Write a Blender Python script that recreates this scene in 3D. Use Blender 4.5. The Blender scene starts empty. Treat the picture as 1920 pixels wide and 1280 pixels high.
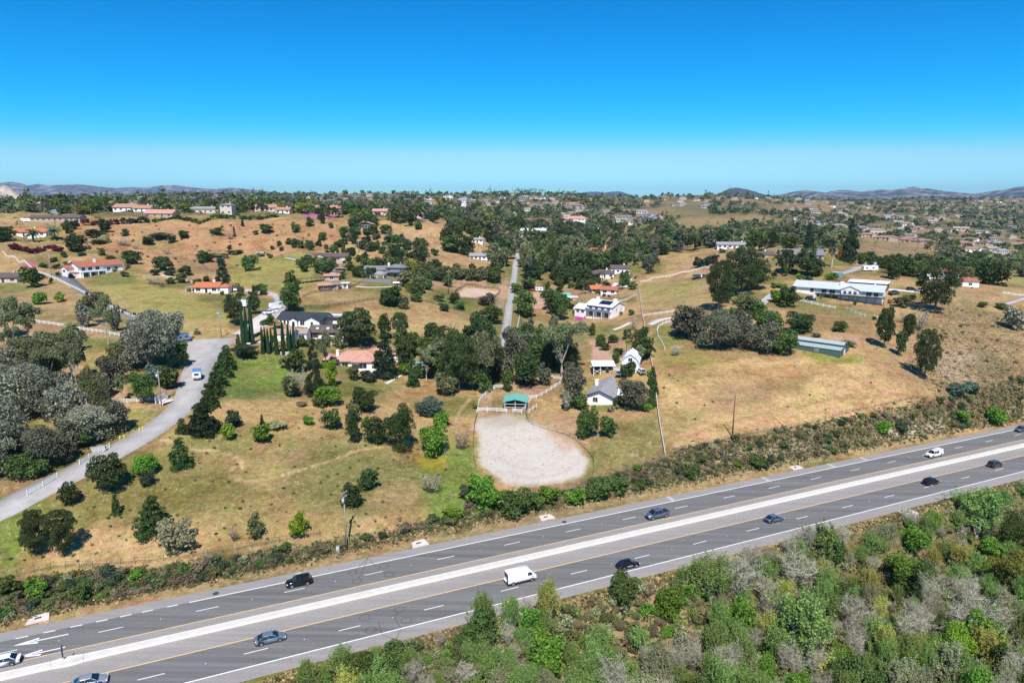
import bpy, bmesh, math, random
import numpy as np
from mathutils import Vector, Matrix, Euler

R = math.radians
random.seed(7)
rng = np.random.default_rng(11)
scene = bpy.context.scene
COL = scene.collection

# ------------------------------------------------------------------ camera
F_PX, PITCH, CAM_H = 1280.0, R(11.885), 69.92
cam_d = bpy.data.cameras.new('camera')
cam_d.sensor_width = 36.0
cam_d.lens = 24.0
cam_d.clip_start = 1.0
cam_d.clip_end = 60000.0
cam = bpy.data.objects.new('camera', cam_d)
cam.location = (0, 0, CAM_H)
cam.rotation_euler = (R(90) - PITCH, 0, 0)
COL.objects.link(cam)
scene.camera = cam

# ------------------------------------------------------------------ light
SUN_EL, SUN_AZ = R(54), R(0)          # the sun stands behind the camera, shadows run away along +Y
world = bpy.data.worlds.new('World')
scene.world = world
world.use_nodes = True
wn = world.node_tree.nodes
wl = world.node_tree.links
wn.clear()
w_out = wn.new('ShaderNodeOutputWorld')
w_bg = wn.new('ShaderNodeBackground')
w_sky = wn.new('ShaderNodeTexSky')
w_sky.sky_type = 'NISHITA'
w_sky.sun_disc = False
w_sky.sun_elevation = SUN_EL
w_sky.sun_rotation = R(180)
w_sky.altitude = 100
w_sky.air_density = 1.0
w_sky.dust_density = 0.0
w_sky.ozone_density = 3.0
w_a = wn.new('ShaderNodeVectorMath'); w_a.operation = 'SCALE'; w_a.inputs['Scale'].default_value = 0.11
w_g = wn.new('ShaderNodeGamma'); w_g.inputs['Gamma'].default_value = 1.35       # deep, clear-air blue
wl.new(w_sky.outputs[0], w_a.inputs[0]); wl.new(w_a.outputs[0], w_g.inputs['Color'])
w_s = wn.new('ShaderNodeSeparateColor'); w_c = wn.new('ShaderNodeCombineColor')
wl.new(w_g.outputs[0], w_s.inputs[0])
def w_math(op, src, val):
    q = wn.new('ShaderNodeMath'); q.operation = op; wl.new(src, q.inputs[0]); q.inputs[1].default_value = val; return q.outputs[0]
w_red = w_math('MULTIPLY', w_math('POWER', w_math('MULTIPLY', w_s.outputs[0], 1.836), 4.6), 1.75)
w_min = wn.new('ShaderNodeMath'); w_min.operation = 'SMOOTH_MIN'; w_min.inputs[2].default_value = 1.2
wl.new(w_red, w_min.inputs[0]); wl.new(w_math('MULTIPLY', w_s.outputs[1], 3.3), w_min.inputs[1])
wl.new(w_min.outputs[0], w_c.inputs[0])
wl.new(w_math('MULTIPLY', w_s.outputs[1], 7.3), w_c.inputs[1])
wl.new(w_math('MULTIPLY', w_s.outputs[2], 11.2), w_c.inputs[2])
wl.new(w_c.outputs[0], w_bg.inputs['Color'])
w_bg.inputs['Strength'].default_value = 0.10
wl.new(w_bg.outputs[0], w_out.inputs['Surface'])
sun_d = bpy.data.lights.new('sun', 'SUN')
sun_d.energy = 4.6
sun_d.angle = R(0.53)
sun_d.color = (1.0, 0.96, 0.90)
sun = bpy.data.objects.new('sun', sun_d)
sun.rotation_euler = (R(90) - SUN_EL, 0, 0)
sun.location = (0, -200, 300)
COL.objects.link(sun)
vs = scene.view_settings
vs.view_transform = 'Standard'
vs.look = 'None'
vs.exposure = 0.42
vs.gamma = 1.0
vs.use_curve_mapping = False
scene.render.engine = 'CYCLES'
cy = scene.cycles
cy.max_bounces = 5
cy.diffuse_bounces = 2
cy.glossy_bounces = 2
cy.transmission_bounces = 3
cy.transparent_max_bounces = 4
cy.volume_bounces = 0
cy.use_denoising = True

# ------------------------------------------------------------------ helpers
def link(o, parent=None):
    COL.objects.link(o)
    if parent is not None:
        o.parent = parent
    return o

def tag(o, label=None, cat=None, group=None, kind=None):
    if label: o['label'] = label
    if cat: o['category'] = cat
    if group: o['group'] = group
    if kind: o['kind'] = kind
    return o

def empty(name, loc=(0, 0, 0), rz=0.0):
    o = bpy.data.objects.new(name, None)
    o.empty_display_size = 0.5
    o.location = loc
    o.rotation_euler = (0, 0, rz)
    return link(o)

def mesh_np(name, verts, faces, smooth=False):
    """faces: (n,3) or (n,4) int array"""
    me = bpy.data.meshes.new(name)
    verts = np.asarray(verts, np.float32)
    faces = np.asarray(faces, np.int32)
    k = faces.shape[1]
    me.vertices.add(len(verts))
    me.vertices.foreach_set('co', verts.ravel())
    me.loops.add(faces.size)
    me.loops.foreach_set('vertex_index', faces.ravel())
    me.polygons.add(len(faces))
    me.polygons.foreach_set('loop_start', np.arange(0, faces.size, k, dtype=np.int32))
    if smooth:
        me.polygons.foreach_set('use_smooth', np.ones(len(faces), bool))
    me.update(calc_edges=True)
    return me

class MB:
    """collects boxes, prisms, tubes; build() links ONE mesh object"""
    def __init__(self):
        self.v, self.f, self.m = [], [], []
    def add(self, vs, fs, mi=0):
        b = len(self.v)
        self.v += [tuple(p) for p in vs]
        for f in fs:
            self.f.append(tuple(b + i for i in f)); self.m.append(mi)
        return self
    def box(self, x0, x1, y0, y1, z0, z1, mi=0):
        vs = [(x, y, z) for z in (z0, z1) for y in (y0, y1) for x in (x0, x1)]
        return self.add(vs, [(0,2,3,1),(4,5,7,6),(0,1,5,4),(2,6,7,3),(0,4,6,2),(1,3,7,5)], mi)
    def prism_x(self, poly, x0, x1, mi=0):
        """poly in (y,z), counter-clockwise seen from +x, extruded along x"""
        n = len(poly)
        vs = [(x0, y, z) for y, z in poly] + [(x1, y, z) for y, z in poly]
        fs = [tuple(range(n - 1, -1, -1)), tuple(range(n, 2 * n))]
        fs += [(i, (i + 1) % n, n + (i + 1) % n, n + i) for i in range(n)]
        return self.add(vs, fs, mi)
    def prism_y(self, poly, y0, y1, mi=0):
        """poly in (x,z), counter-clockwise seen from -y, extruded along y"""
        n = len(poly)
        vs = [(x, y0, z) for x, z in poly] + [(x, y1, z) for x, z in poly]
        fs = [tuple(range(n)), tuple(range(2 * n - 1, n - 1, -1))]
        fs += [(i, n + i, n + (i + 1) % n, (i + 1) % n) for i in range(n)]
        return self.add(vs, fs, mi)
    def prism_z(self, poly, z0, z1, mi=0):
        n = len(poly)
        vs = [(x, y, z0) for x, y in poly] + [(x, y, z1) for x, y in poly]
        fs = [tuple(range(n - 1, -1, -1)), tuple(range(n, 2 * n))]
        fs += [(i, (i + 1) % n, n + (i + 1) % n, n + i) for i in range(n)]
        return self.add(vs, fs, mi)
    def tube(self, pts, rad, n=6, mi=0, cap=True):
        pts = [Vector(p) for p in pts]
        rs = rad if isinstance(rad, (list, tuple)) else [rad] * len(pts)
        b = len(self.v)
        for i, p in enumerate(pts):
            d = (pts[min(i + 1, len(pts) - 1)] - pts[max(i - 1, 0)])
            if d.length < 1e-9: d = Vector((0, 0, 1))
            d.normalize()
            u = d.cross(Vector((0, 0, 1)))
            if u.length < 1e-3: u = Vector((1, 0, 0))
            u.normalize(); w = u.cross(d)
            for k in range(n):
                a = 2 * math.pi * k / n
                q = p + (u * math.cos(a) + w * math.sin(a)) * rs[i]
                self.v.append(tuple(q))
        for i in range(len(pts) - 1):
            for k in range(n):
                k2 = (k + 1) % n
                self.f.append((b + i*n + k, b + (i+1)*n + k, b + (i+1)*n + k2, b + i*n + k2)); self.m.append(mi)
        if cap:
            self.f.append(tuple(b + k for k in range(n))); self.m.append(mi)
            e = b + (len(pts) - 1) * n
            self.f.append(tuple(e + k for k in range(n - 1, -1, -1))); self.m.append(mi)
        return self
    def mesh(self, name, mats, smooth=False):
        me = bpy.data.meshes.new(name)
        me.from_pydata(self.v, [], self.f)
        if not isinstance(mats, (list, tuple)): mats = [mats]
        for m in mats: me.materials.append(m)
        if len(mats) > 1:
            me.polygons.foreach_set('material_index', np.array(self.m, np.int32))
        if smooth:
            me.polygons.foreach_set('use_smooth', np.ones(len(self.f), bool))
        me.update()
        return me
    def build(self, name, mats, parent=None, smooth=False, kind=None):
        o = bpy.data.objects.new(name, self.mesh(name, mats, smooth))
        link(o, parent)
        if kind: o['kind'] = kind
        return o

def copy_tree(o, parent=None):
    c = o.copy()
    COL.objects.link(c)
    c.parent = parent
    for ch in list(o.children):
        if ch.name in bpy.data.objects:
            copy_tree(ch, c)
    return c

# ------------------------------------------------------------------ numpy noise
def _hash(ix, iy, s):
    h = (ix.astype(np.int64) * 374761393 + iy.astype(np.int64) * 668265263 + s * 974711) & 0xffffffff
    h = ((h ^ (h >> 13)) * 1274126177) & 0xffffffff
    return ((h ^ (h >> 16)) & 0xffff) / 65535.0
def vnoise(x, y, s=0):
    ix, iy = np.floor(x), np.floor(y)
    fx, fy = x - ix, y - iy
    fx = fx * fx * (3 - 2 * fx); fy = fy * fy * (3 - 2 * fy)
    a = _hash(ix, iy, s); b = _hash(ix + 1, iy, s); c = _hash(ix, iy + 1, s); d = _hash(ix + 1, iy + 1, s)
    return (a * (1 - fx) + b * fx) * (1 - fy) + (c * (1 - fx) + d * fx) * fy
def fbm(x, y, s=0, o=4):
    r, amp, tot = 0, 1.0, 0
    for k in range(o):
        r = r + amp * vnoise(x, y, s + k * 17); tot += amp
        x, y, amp = x * 2.03 + 7.1, y * 2.03 + 3.7, amp * 0.5
    return r / tot           # 0..1
def sstep(a, b, x):
    t = np.clip((x - a) / (b - a), 0, 1)
    return t * t * (3 - 2 * t)

# ------------------------------------------------------------------ lens <-> world
SP, CP = math.sin(PITCH), math.cos(PITCH)
def at_depth(u, v, d):
    x = (u - 960.0) / F_PX; y = (640.0 - v) / F_PX
    return (x * d, (CP + y * SP) * d, CAM_H + (-SP + y * CP) * d)
def project(x, y, z):
    dz = z - CAM_H
    d = y * CP - dz * SP
    h = y * SP + dz * CP
    return 960.0 + F_PX * x / d, 640.0 - F_PX * h / d, d

# ------------------------------------------------------------------ terrain heights
CTRL = [  # (u, v, distance along the view axis)
 (370,712,200),(330,780,181),(410,640,235),(303,758,186),(240,825,167),(200,860,159),(100,915,148),(0,960,140),
 (646,1025,133),(1373,820,187),(995,850,182),(890,790,198),(1125,765,215),(965,765,212),(680,690,245),(1140,597,340),
 (945,640,291),(965,490,560),(955,560,395),(1600,568,315),(1550,668,240),(1400,720,224),(1250,700,224),(1245,850,179),
 (1500,790,202),(1750,740,222),(1727,718,220),(1850,650,262),(1880,575,312),(1770,535,350),(1900,552,335),
 (100,1040,132),(300,950,144),(150,955,142),(500,880,160),(600,760,199),(650,800,186),(450,690,224),(520,660,238),(570,612,270),
 (1105,815,190),(150,760,186),(50,640,236),(100,600,266),(250,600,268),(160,517,360),(300,560,305),(240,510,368),(20,527,345),
 (40,442,460),(420,412,560),(150,412,560),(560,409,570),(0,402,600),(680,427,560),(700,408,620),(400,470,462),(300,440,500),
 (500,440,510),(400,520,372),(480,495,420),(605,488,450),(620,520,375),(600,545,345),(720,537,355),(700,560,325),(700,600,290),
 (830,560,345),(890,550,375),(800,620,285),(870,600,312),(930,600,335),(740,450,520),(780,470,480),(850,420,620),(900,470,540),
 (900,510,450),(940,440,720),(965,470,640),(975,450,750),(1005,437,760),(1060,560,390),(1100,520,470),(1140,472,620),(1100,440,800),
 (1080,415,1000),(1250,560,350),(1250,610,290),(1215,640,265),(1220,520,430),(1350,505,430),(1380,462,560),(1450,600,285),(1500,620,265),
 (1350,650,255),(1300,600,292),(1430,490,432),(1500,482,442),(1640,500,400),(1700,512,370),(1650,530,342),
 (1700,470,700),(1900,527,560),(1800,480,750),(1900,450,1050),(1700,430,1100),(1600,420,1200),(1800,402,1800),(1500,402,1500),
 (1350,392,1500),(1350,430,950),(1250,387,1800),(1280,370,2200),(1400,367,2300),(1180,382,2800),(1000,366,2200),(900,370,2500),
 (950,400,1300),(800,397,1100),(700,369,2600),(600,392,1000),(550,368,2500),(400,382,1400),(300,368,2200),(200,378,1500),(100,375,2200),
 (0,376,2500),(50,388,1200),(1600,382,2500),(1700,374,3000),(1780,378,3500),(1840,373,3000),(1920,374,3000),(1920,402,2000),
 (-200,1000,135),(-200,640,235),(-200,500,380),(-200,400,640),(2100,640,270),(2100,700,215),(2150,450,1050),(-300,376,2500),(2200,376,3000),
 (1650,600,285),(1780,600,290),(1730,640,262),(1400,1150,129),(1800,1100,143),(1900,960,178),(1500,1060,146),(1200,1180,122),(850,1230,112),
]
EXTRA = [(-90, 45, -3), (0, 45, -7), (90, 45, -8), (60, 70, -7.5), (120, 80, -7.5), (0, 70, -5), (-60, 60, -2), (180, 110, -7), (230,130,-6),
         (-6000, 6500, 46), (-3000, 6500, 46), (0, 6500, 46), (3000, 6500, 46), (6000, 6500, 46),
         (-20000, 20000, 46), (-8000, 20000, 46), (0, 20000, 46), (8000, 20000, 46), (20000, 20000, 46)]
_c = [at_depth(*c) for c in CTRL] + EXTRA
_c = np.array(_c, float)
CA, CB, CZ = _c[:, 0] / _c[:, 1], np.log(_c[:, 1]), _c[:, 2]
def _tps(r2):
    return 0.5 * r2 * np.log(r2 + 1e-12)
_K = _tps((CA[:, None] - CA) ** 2 + (CB[:, None] - CB) ** 2) + np.eye(len(CA)) * 0.0012
_Pm = np.stack([np.ones_like(CA), CA, CB], 1)
_A = np.block([[_K, _Pm], [_Pm.T, np.zeros((3, 3))]])
_W = np.linalg.solve(_A, np.concatenate([CZ, np.zeros(3)]))

HW_TH, HW_G, HW_N = R(24.67), -0.01285, 111.8      # highway heading, grade, offset of the median
HE = np.array([math.cos(HW_TH), math.sin(HW_TH)]); HN = np.array([-math.sin(HW_TH), math.cos(HW_TH)])
def hw_sn(x, y):
    return x * HE[0] + y * HE[1], x * HN[0] + y * HN[1] - HW_N
def hw_pt(s, n, dz=0.0):
    return (s * HE[0] + (n + HW_N) * HN[0], s * HE[1] + (n + HW_N) * HN[1], HW_G * s + dz)

# grid in (x/y, ln y): cells stay square and shrink towards the camera
GA = np.linspace(-1.25, 1.25, 480)
GB = np.concatenate([np.arange(math.log(45), math.log(700), 0.0078), np.arange(math.log(700), math.log(20000), 0.02), [math.log(20000)]])
_ga, _gb = np.meshgrid(GA, GB)
GY = np.exp(_gb); GX = _ga * GY
_h = np.full(GX.size, _W[-3]) + _W[-2] * _ga.ravel() + _W[-1] * _gb.ravel()
for i0 in range(0, GX.size, 20000):
    sl = slice(i0, i0 + 20000)
    r2 = (_ga.ravel()[sl, None] - CA) ** 2 + (_gb.ravel()[sl, None] - CB) ** 2
    _h[sl] += _tps(r2) @ _W[:len(CA)]
GH = _h.reshape(GX.shape)
GH = np.where(GY > 6500, GH + (46 - GH) * sstep(6500, 9000, GY), GH)
GH += (fbm(GX / 9, GY / 9, 3, 3) - 0.5) * 0.8 * sstep(60, 140, GY)
_rg = np.abs(fbm(GX / 46, GY / 46, 8, 4) - .5) * 2
GH += (_rg - .35) * 10.0 * sstep(330, 430, GY) * (1 - sstep(1500, 3000, GY))
GH += (fbm(GX / 170, GY / 170, 5, 4) - 0.5) * 26 * sstep(700, 1500, GY) * (1 - sstep(5000, 8000, GY))
_s, _n = hw_sn(GX, GY)
_edge = np.maximum(np.abs(_n + 0.35) - 15.2, 0)
_wr = 1 - sstep(0.0, 9.0, _edge)
_wr = np.where(_edge <= 0.01, 1.0, _wr)
GH = GH * (1 - _wr) + (HW_G * _s - 0.10) * _wr

def height(x, y):
    x = np.asarray(x, float); y = np.asarray(y, float)
    yy = np.clip(y, 45.01, 19900)
    fa = np.clip((x / yy - GA[0]) / (GA[1] - GA[0]), 0, len(GA) - 1.001)
    lb = np.log(yy)
    fb = np.interp(lb, GB, np.arange(len(GB)))
    fb = np.clip(fb, 0, len(GB) - 1.001)
    ia, ib = fa.astype(int), fb.astype(int)
    ta, tb = fa - ia, fb - ib
    return (GH[ib, ia] * (1 - ta) + GH[ib, ia + 1] * ta) * (1 - tb) + (GH[ib + 1, ia] * (1 - ta) + GH[ib + 1, ia + 1] * ta) * tb

_DS = np.exp(np.linspace(math.log(60), math.log(15000), 1400))
def P(u, v):
    """point of the land seen at (u, v)"""
    x = (u - 960.0) / F_PX; y = (640.0 - v) / F_PX
    dy, dz = CP + y * SP, -SP + y * CP
    g = CAM_H + dz * _DS - height(x * _DS, dy * _DS)
    k = np.argmax(g < 0)
    if g[k] >= 0:
        k = np.argmin(np.abs(g) / _DS)
        d = _DS[k]
    else:
        k = max(k, 1)
        t = g[k - 1] / (g[k - 1] - g[k])
        d = _DS[k - 1] + t * (_DS[k] - _DS[k - 1])
    px, py = x * d, dy * d
    return Vector((px, py, float(height(px, py))))
def depth_of(p):
    return p[1] * CP - (p[2] - CAM_H) * SP
def px_m(p):
    """metres per photo pixel at p"""
    return depth_of(p) / F_PX

def smooth_line(pts, step=1.5):
    """Catmull-Rom through world points -> dense xy polyline"""
    pts = [Vector((p[0], p[1])) for p in pts]
    q = [pts[0] * 2 - pts[1]] + pts + [pts[-1] * 2 - pts[-2]]
    out = []
    for i in range(1, len(q) - 2):
        a, b, c, d = q[i-1], q[i], q[i+1], q[i+2]
        n = max(1, int((c - b).length / step))
        for k in range(n):
            t = k / n
            out.append(0.5 * ((2*b) + (c - a) * t + (2*a - 5*b + 4*c - d) * t*t + (-a + 3*b - 3*c + d) * t**3))
    out.append(pts[-1])
    return np.array([[p.x, p.y] for p in out])

def dist_poly(X, Y, L):
    """distance to polyline and index of nearest vertex parameter"""
    best = np.full(X.shape, 1e9); par = np.zeros(X.shape)
    for i in range(len(L) - 1):
        ax, ay = L[i]; bx, by = L[i+1]
        dx, dy = bx - ax, by - ay
        l2 = dx*dx + dy*dy + 1e-12
        t = np.clip(((X - ax) * dx + (Y - ay) * dy) / l2, 0, 1)
        d = np.hypot(X - ax - t*dx, Y - ay - t*dy)
        m = d < best
        best = np.where(m, d, best); par = np.where(m, i + t, par)
    return best, par

ROADS = []
def road(name, px, width, mat, label=None, kind='structure', lift=0.06, pave=True):
    """px: photo points; width in metres (number or list); carves a bed and lays a strip later"""
    wp = [P(u, v) for u, v in px]
    ws = width if isinstance(width, (list, tuple)) else [width] * len(px)
    L = smooth_line(wp, 1.5)
    # parameter for widths
    cum = np.concatenate([[0], np.cumsum(np.hypot(*np.diff(L, axis=0).T))])
    wpx = np.array([[p.x, p.y] for p in wp])
    idx = [int(np.argmin(np.hypot(L[:, 0] - a, L[:, 1] - b))) for a, b in wpx]
    W = np.interp(np.arange(len(L)), idx, ws)
    Z = height(L[:, 0], L[:, 1])
    k = 9
    Zp = np.concatenate([np.full(k, Z[0]), Z, np.full(k, Z[-1])])
    Z = np.convolve(Zp, np.ones(2*k+1) / (2*k+1), 'valid')
    carve(L, W, Z)
    ROADS.append((name, L, W, Z, mat, label, kind, lift))
def carve(L, W, Z):
    wm = float(W.max())
    x0, x1, y0, y1 = L[:,0].min()-wm-6, L[:,0].max()+wm+6, L[:,1].min()-wm-6, L[:,1].max()+wm+6
    m = (GX > x0) & (GX < x1) & (GY > y0) & (GY < y1)
    if m.any():
        d, par = dist_poly(GX[m], GY[m], L)
        hw = np.interp(par, np.arange(len(L)), W) / 2
        zr = np.interp(par, np.arange(len(L)), Z) - 0.10
        cell = GY[m] * 0.008
        w = 1 - sstep(0, 3.5, d - hw - cell)
        GH[m] = GH[m] * (1 - w) + zr * w
# ------------------------------------------------------------------ materials
MATS = {}
LEAF_GAIN = 2.1
def new_mat(name):
    m = bpy.data.materials.new(name); m.use_nodes = True
    nt = m.node_tree
    bs = nt.nodes['Principled BSDF']
    return m, nt, nt.nodes, nt.links, bs

def mat(name, col, rough=0.8, var=0.12, scale=3.0, metal=0.0, bump=0.0, bscale=None, spec=0.3, stretch=None, coat=0.0):
    if name in MATS: return MATS[name]
    m, nt, N, L, bs = new_mat(name)
    bs.inputs['Roughness'].default_value = rough
    bs.inputs['Metallic'].default_value = metal
    bs.inputs['Specular IOR Level'].default_value = spec
    if coat: bs.inputs['Coat Weight'].default_value = coat
    tc = N.new('ShaderNodeTexCoord')
    src = tc.outputs['Object']
    if stretch:
        mp = N.new('ShaderNodeMapping'); mp.inputs['Scale'].default_value = stretch
        L.new(src, mp.inputs['Vector']); src = mp.outputs[0]
    nz = N.new('ShaderNodeTexNoise'); nz.inputs['Scale'].default_value = scale; nz.inputs['Detail'].default_value = 5
    L.new(src, nz.inputs['Vector'])
    mr = N.new('ShaderNodeMapRange')
    mr.inputs['From Min'].default_value = 0.3; mr.inputs['From Max'].default_value = 0.7
    mr.inputs['To Min'].default_value = 1 - var; mr.inputs['To Max'].default_value = 1 + var
    L.new(nz.outputs['Fac'], mr.inputs['Value'])
    mx = N.new('ShaderNodeMix'); mx.data_type = 'RGBA'; mx.blend_type = 'MULTIPLY'
    mx.inputs[0].default_value = 1.0
    mx.inputs[6].default_value = (*col, 1)
    L.new(mr.outputs[0], mx.inputs[7])
    L.new(mx.outputs[2], bs.inputs['Base Color'])
    if bump:
        nb = N.new('ShaderNodeTexNoise'); nb.inputs['Scale'].default_value = bscale or scale * 4; nb.inputs['Detail'].default_value = 3
        L.new(src, nb.inputs['Vector'])
        bp = N.new('ShaderNodeBump'); bp.inputs['Strength'].default_value = 0.6; bp.inputs['Distance'].default_value = bump
        L.new(nb.outputs['Fac'], bp.inputs['Height']); L.new(bp.outputs[0], bs.inputs['Normal'])
    MATS[name] = m
    return m

def tile_mat(name, col, col2, size=0.35, axis='x'):
    """roof covering: courses and barrels as fine relief"""
    if name in MATS: return MATS[name]
    m, nt, N, L, bs = new_mat(name)
    bs.inputs['Roughness'].default_value = 0.85
    bs.inputs['Specular IOR Level'].default_value = 0.2
    tc = N.new('ShaderNodeTexCoord')
    nz = N.new('ShaderNodeTexNoise'); nz.inputs['Scale'].default_value = 2.2; nz.inputs['Detail'].default_value = 6
    L.new(tc.outputs['Object'], nz.inputs['Vector'])
    br = N.new('ShaderNodeTexBrick'); br.inputs['Scale'].default_value = 1.0
    br.inputs['Brick Width'].default_value = size * 1.2; br.inputs['Row Height'].default_value = size
    br.inputs['Mortar Size'].default_value = 0.03
    br.inputs['Color1'].default_value = (*col, 1); br.inputs['Color2'].default_value = (*col2, 1)
    br.inputs['Mortar'].default_value = (col[0]*.5, col[1]*.5, col[2]*.5, 1)
    L.new(tc.outputs['Object'], br.inputs['Vector'])
    mr = N.new('ShaderNodeMapRange'); mr.inputs['From Min'].default_value = .3; mr.inputs['From Max'].default_value = .7
    mr.inputs['To Min'].default_value = .8; mr.inputs['To Max'].default_value = 1.18
    L.new(nz.outputs['Fac'], mr.inputs['Value'])
    mx = N.new('ShaderNodeMix'); mx.data_type = 'RGBA'; mx.blend_type = 'MULTIPLY'; mx.inputs[0].default_value = 1
    L.new(br.outputs['Color'], mx.inputs[6]); L.new(mr.outputs[0], mx.inputs[7])
    L.new(mx.outputs[2], bs.inputs['Base Color'])
    MATS[name] = m
    return m

def leaf_mat(name, col, var=0.45, trans=0.32, hue=0.02):
    if name in MATS: return MATS[name]
    col = tuple(c * LEAF_GAIN for c in col)
    m, nt, N, L, bs = new_mat(name)
    N.remove(bs)
    out = N['Material Output']
    geo = N.new('ShaderNodeNewGeometry')
    oi = N.new('ShaderNodeObjectInfo')
    mr = N.new('ShaderNodeMapRange'); mr.inputs['To Min'].default_value = 1 - var; mr.inputs['To Max'].default_value = 1 + var
    L.new(geo.outputs['Random Per Island'], mr.inputs['Value'])
    mo = N.new('ShaderNodeMapRange'); mo.inputs['To Min'].default_value = 0.8; mo.inputs['To Max'].default_value = 1.25
    L.new(oi.outputs['Random'], mo.inputs['Value'])
    mh = N.new('ShaderNodeMapRange'); mh.inputs['To Min'].default_value = 0.5 - hue; mh.inputs['To Max'].default_value = 0.5 + hue
    L.new(oi.outputs['Random'], mh.inputs['Value'])
    mu = N.new('ShaderNodeMath'); mu.operation = 'MULTIPLY'
    L.new(mr.outputs[0], mu.inputs[0]); L.new(mo.outputs[0], mu.inputs[1])
    hs = N.new('ShaderNodeHueSaturation'); hs.inputs['Color'].default_value = (*col, 1)
    L.new(mh.outputs[0], hs.inputs['Hue']); L.new(mu.outputs[0], hs.inputs['Value'])
    df = N.new('ShaderNodeBsdfDiffuse'); tr = N.new('ShaderNodeBsdfTranslucent'); mx = N.new('ShaderNodeMixShader')
    mx.inputs[0].default_value = trans
    L.new(hs.outputs[0], df.inputs['Color']); L.new(hs.outputs[0], tr.inputs['Color'])
    L.new(df.outputs[0], mx.inputs[1]); L.new(tr.outputs[0], mx.inputs[2])
    L.new(mx.outputs[0], out.inputs['Surface'])
    MATS[name] = m
    return m

def ground_mat():
    m, nt, N, L, bs = new_mat('land')
    bs.inputs['Roughness'].default_value = 0.95
    bs.inputs['Specular IOR Level'].default_value = 0.1
    at = N.new('ShaderNodeAttribute'); at.attribute_name = 'cover'
    tc = N.new('ShaderNodeTexCoord')
    def noise(sc, det, rough=0.6):
        n = N.new('ShaderNodeTexNoise'); n.inputs['Scale'].default_value = sc; n.inputs['Detail'].default_value = det
        n.inputs['Roughness'].default_value = rough
        L.new(tc.outputs['Object'], n.inputs['Vector']); return n.outputs['Fac']
    def rng_(s, a, b, lo=0.32, hi=0.68):
        r = N.new('ShaderNodeMapRange'); r.inputs['From Min'].default_value = lo; r.inputs['From Max'].default_value = hi
        r.inputs['To Min'].default_value = a; r.inputs['To Max'].default_value = b
        L.new(s, r.inputs['Value']); return r.outputs[0]
    def mul(a, b):
        q = N.new('ShaderNodeMath'); q.operation = 'MULTIPLY'; L.new(a, q.inputs[0]); L.new(b, q.inputs[1]); return q.outputs[0]
    def mixc(fac, A, B, mode='MIX'):
        q = N.new('ShaderNodeMix'); q.data_type = 'RGBA'; q.blend_type = mode
        L.new(fac, q.inputs[0]); L.new(A, q.inputs[6])
        if isinstance(B, tuple): q.inputs[7].default_value = (*B, 1)
        else: L.new(B, q.inputs[7])
        return q.outputs[2]
    rough_ = at.outputs['Alpha']                         # 1 = tussocky grass, 0 = smooth dragged dirt
    c = at.outputs['Color']
    c = mixc(mul(rng_(noise(0.22, 8, .72), 0, .75, .50, .66), rough_), c, (.62, .56, .50), 'MULTIPLY')      # dry brown patches
    c = mixc(mul(rng_(noise(0.42, 8, .75), 0, .80, .50, .64), rough_), c, (.62, .86, .48), 'MULTIPLY')      # greener tussocks
    c = mixc(mul(rng_(noise(0.9, 8, .8), 0, .60, .54, .68), rough_), c, (.62, .50, .34), 'SCREEN' if False else 'MIX')   # bleached straw
    c = mixc(mul(rng_(noise(0.06, 8, .68), 0, .8, .50, .62), rough_), c, (.72, .62, .56), 'MULTIPLY')      # broad browner swathes
    c = mixc(mul(rng_(noise(0.17, 8, .78), 0, .75, .60, .68), rough_), c, (.40, .275, .185))                # bare soil
    mid = rng_(noise(0.75, 7, .75), 0.66, 1.30)
    fine = rng_(noise(4.0, 6, .8), 0.55, 1.45)
    f = mul(mid, fine)
    one = N.new('ShaderNodeMix'); one.data_type = 'FLOAT'
    sm = N.new('ShaderNodeMapRange'); sm.inputs['To Min'].default_value = .28; sm.inputs['To Max'].default_value = 1.0
    L.new(rough_, sm.inputs['Value']); L.new(sm.outputs[0], one.inputs[0]); one.inputs[2].default_value = 1.0; L.new(f, one.inputs[3])
    hs = N.new('ShaderNodeHueSaturation')
    L.new(c, hs.inputs['Color'])
    L.new(rng_(noise(0.13, 6, .7), 0.48, 0.52), hs.inputs['Hue'])
    L.new(one.outputs[0], hs.inputs['Value'])
    L.new(hs.outputs[0], bs.inputs['Base Color'])
    bp = N.new('ShaderNodeBump'); bp.inputs['Strength'].default_value = 0.9; bp.inputs['Distance'].default_value = 0.22
    L.new(noise(2.2, 6, .7), bp.inputs['Height']); L.new(bp.outputs[0], bs.inputs['Normal'])
    return m

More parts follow.
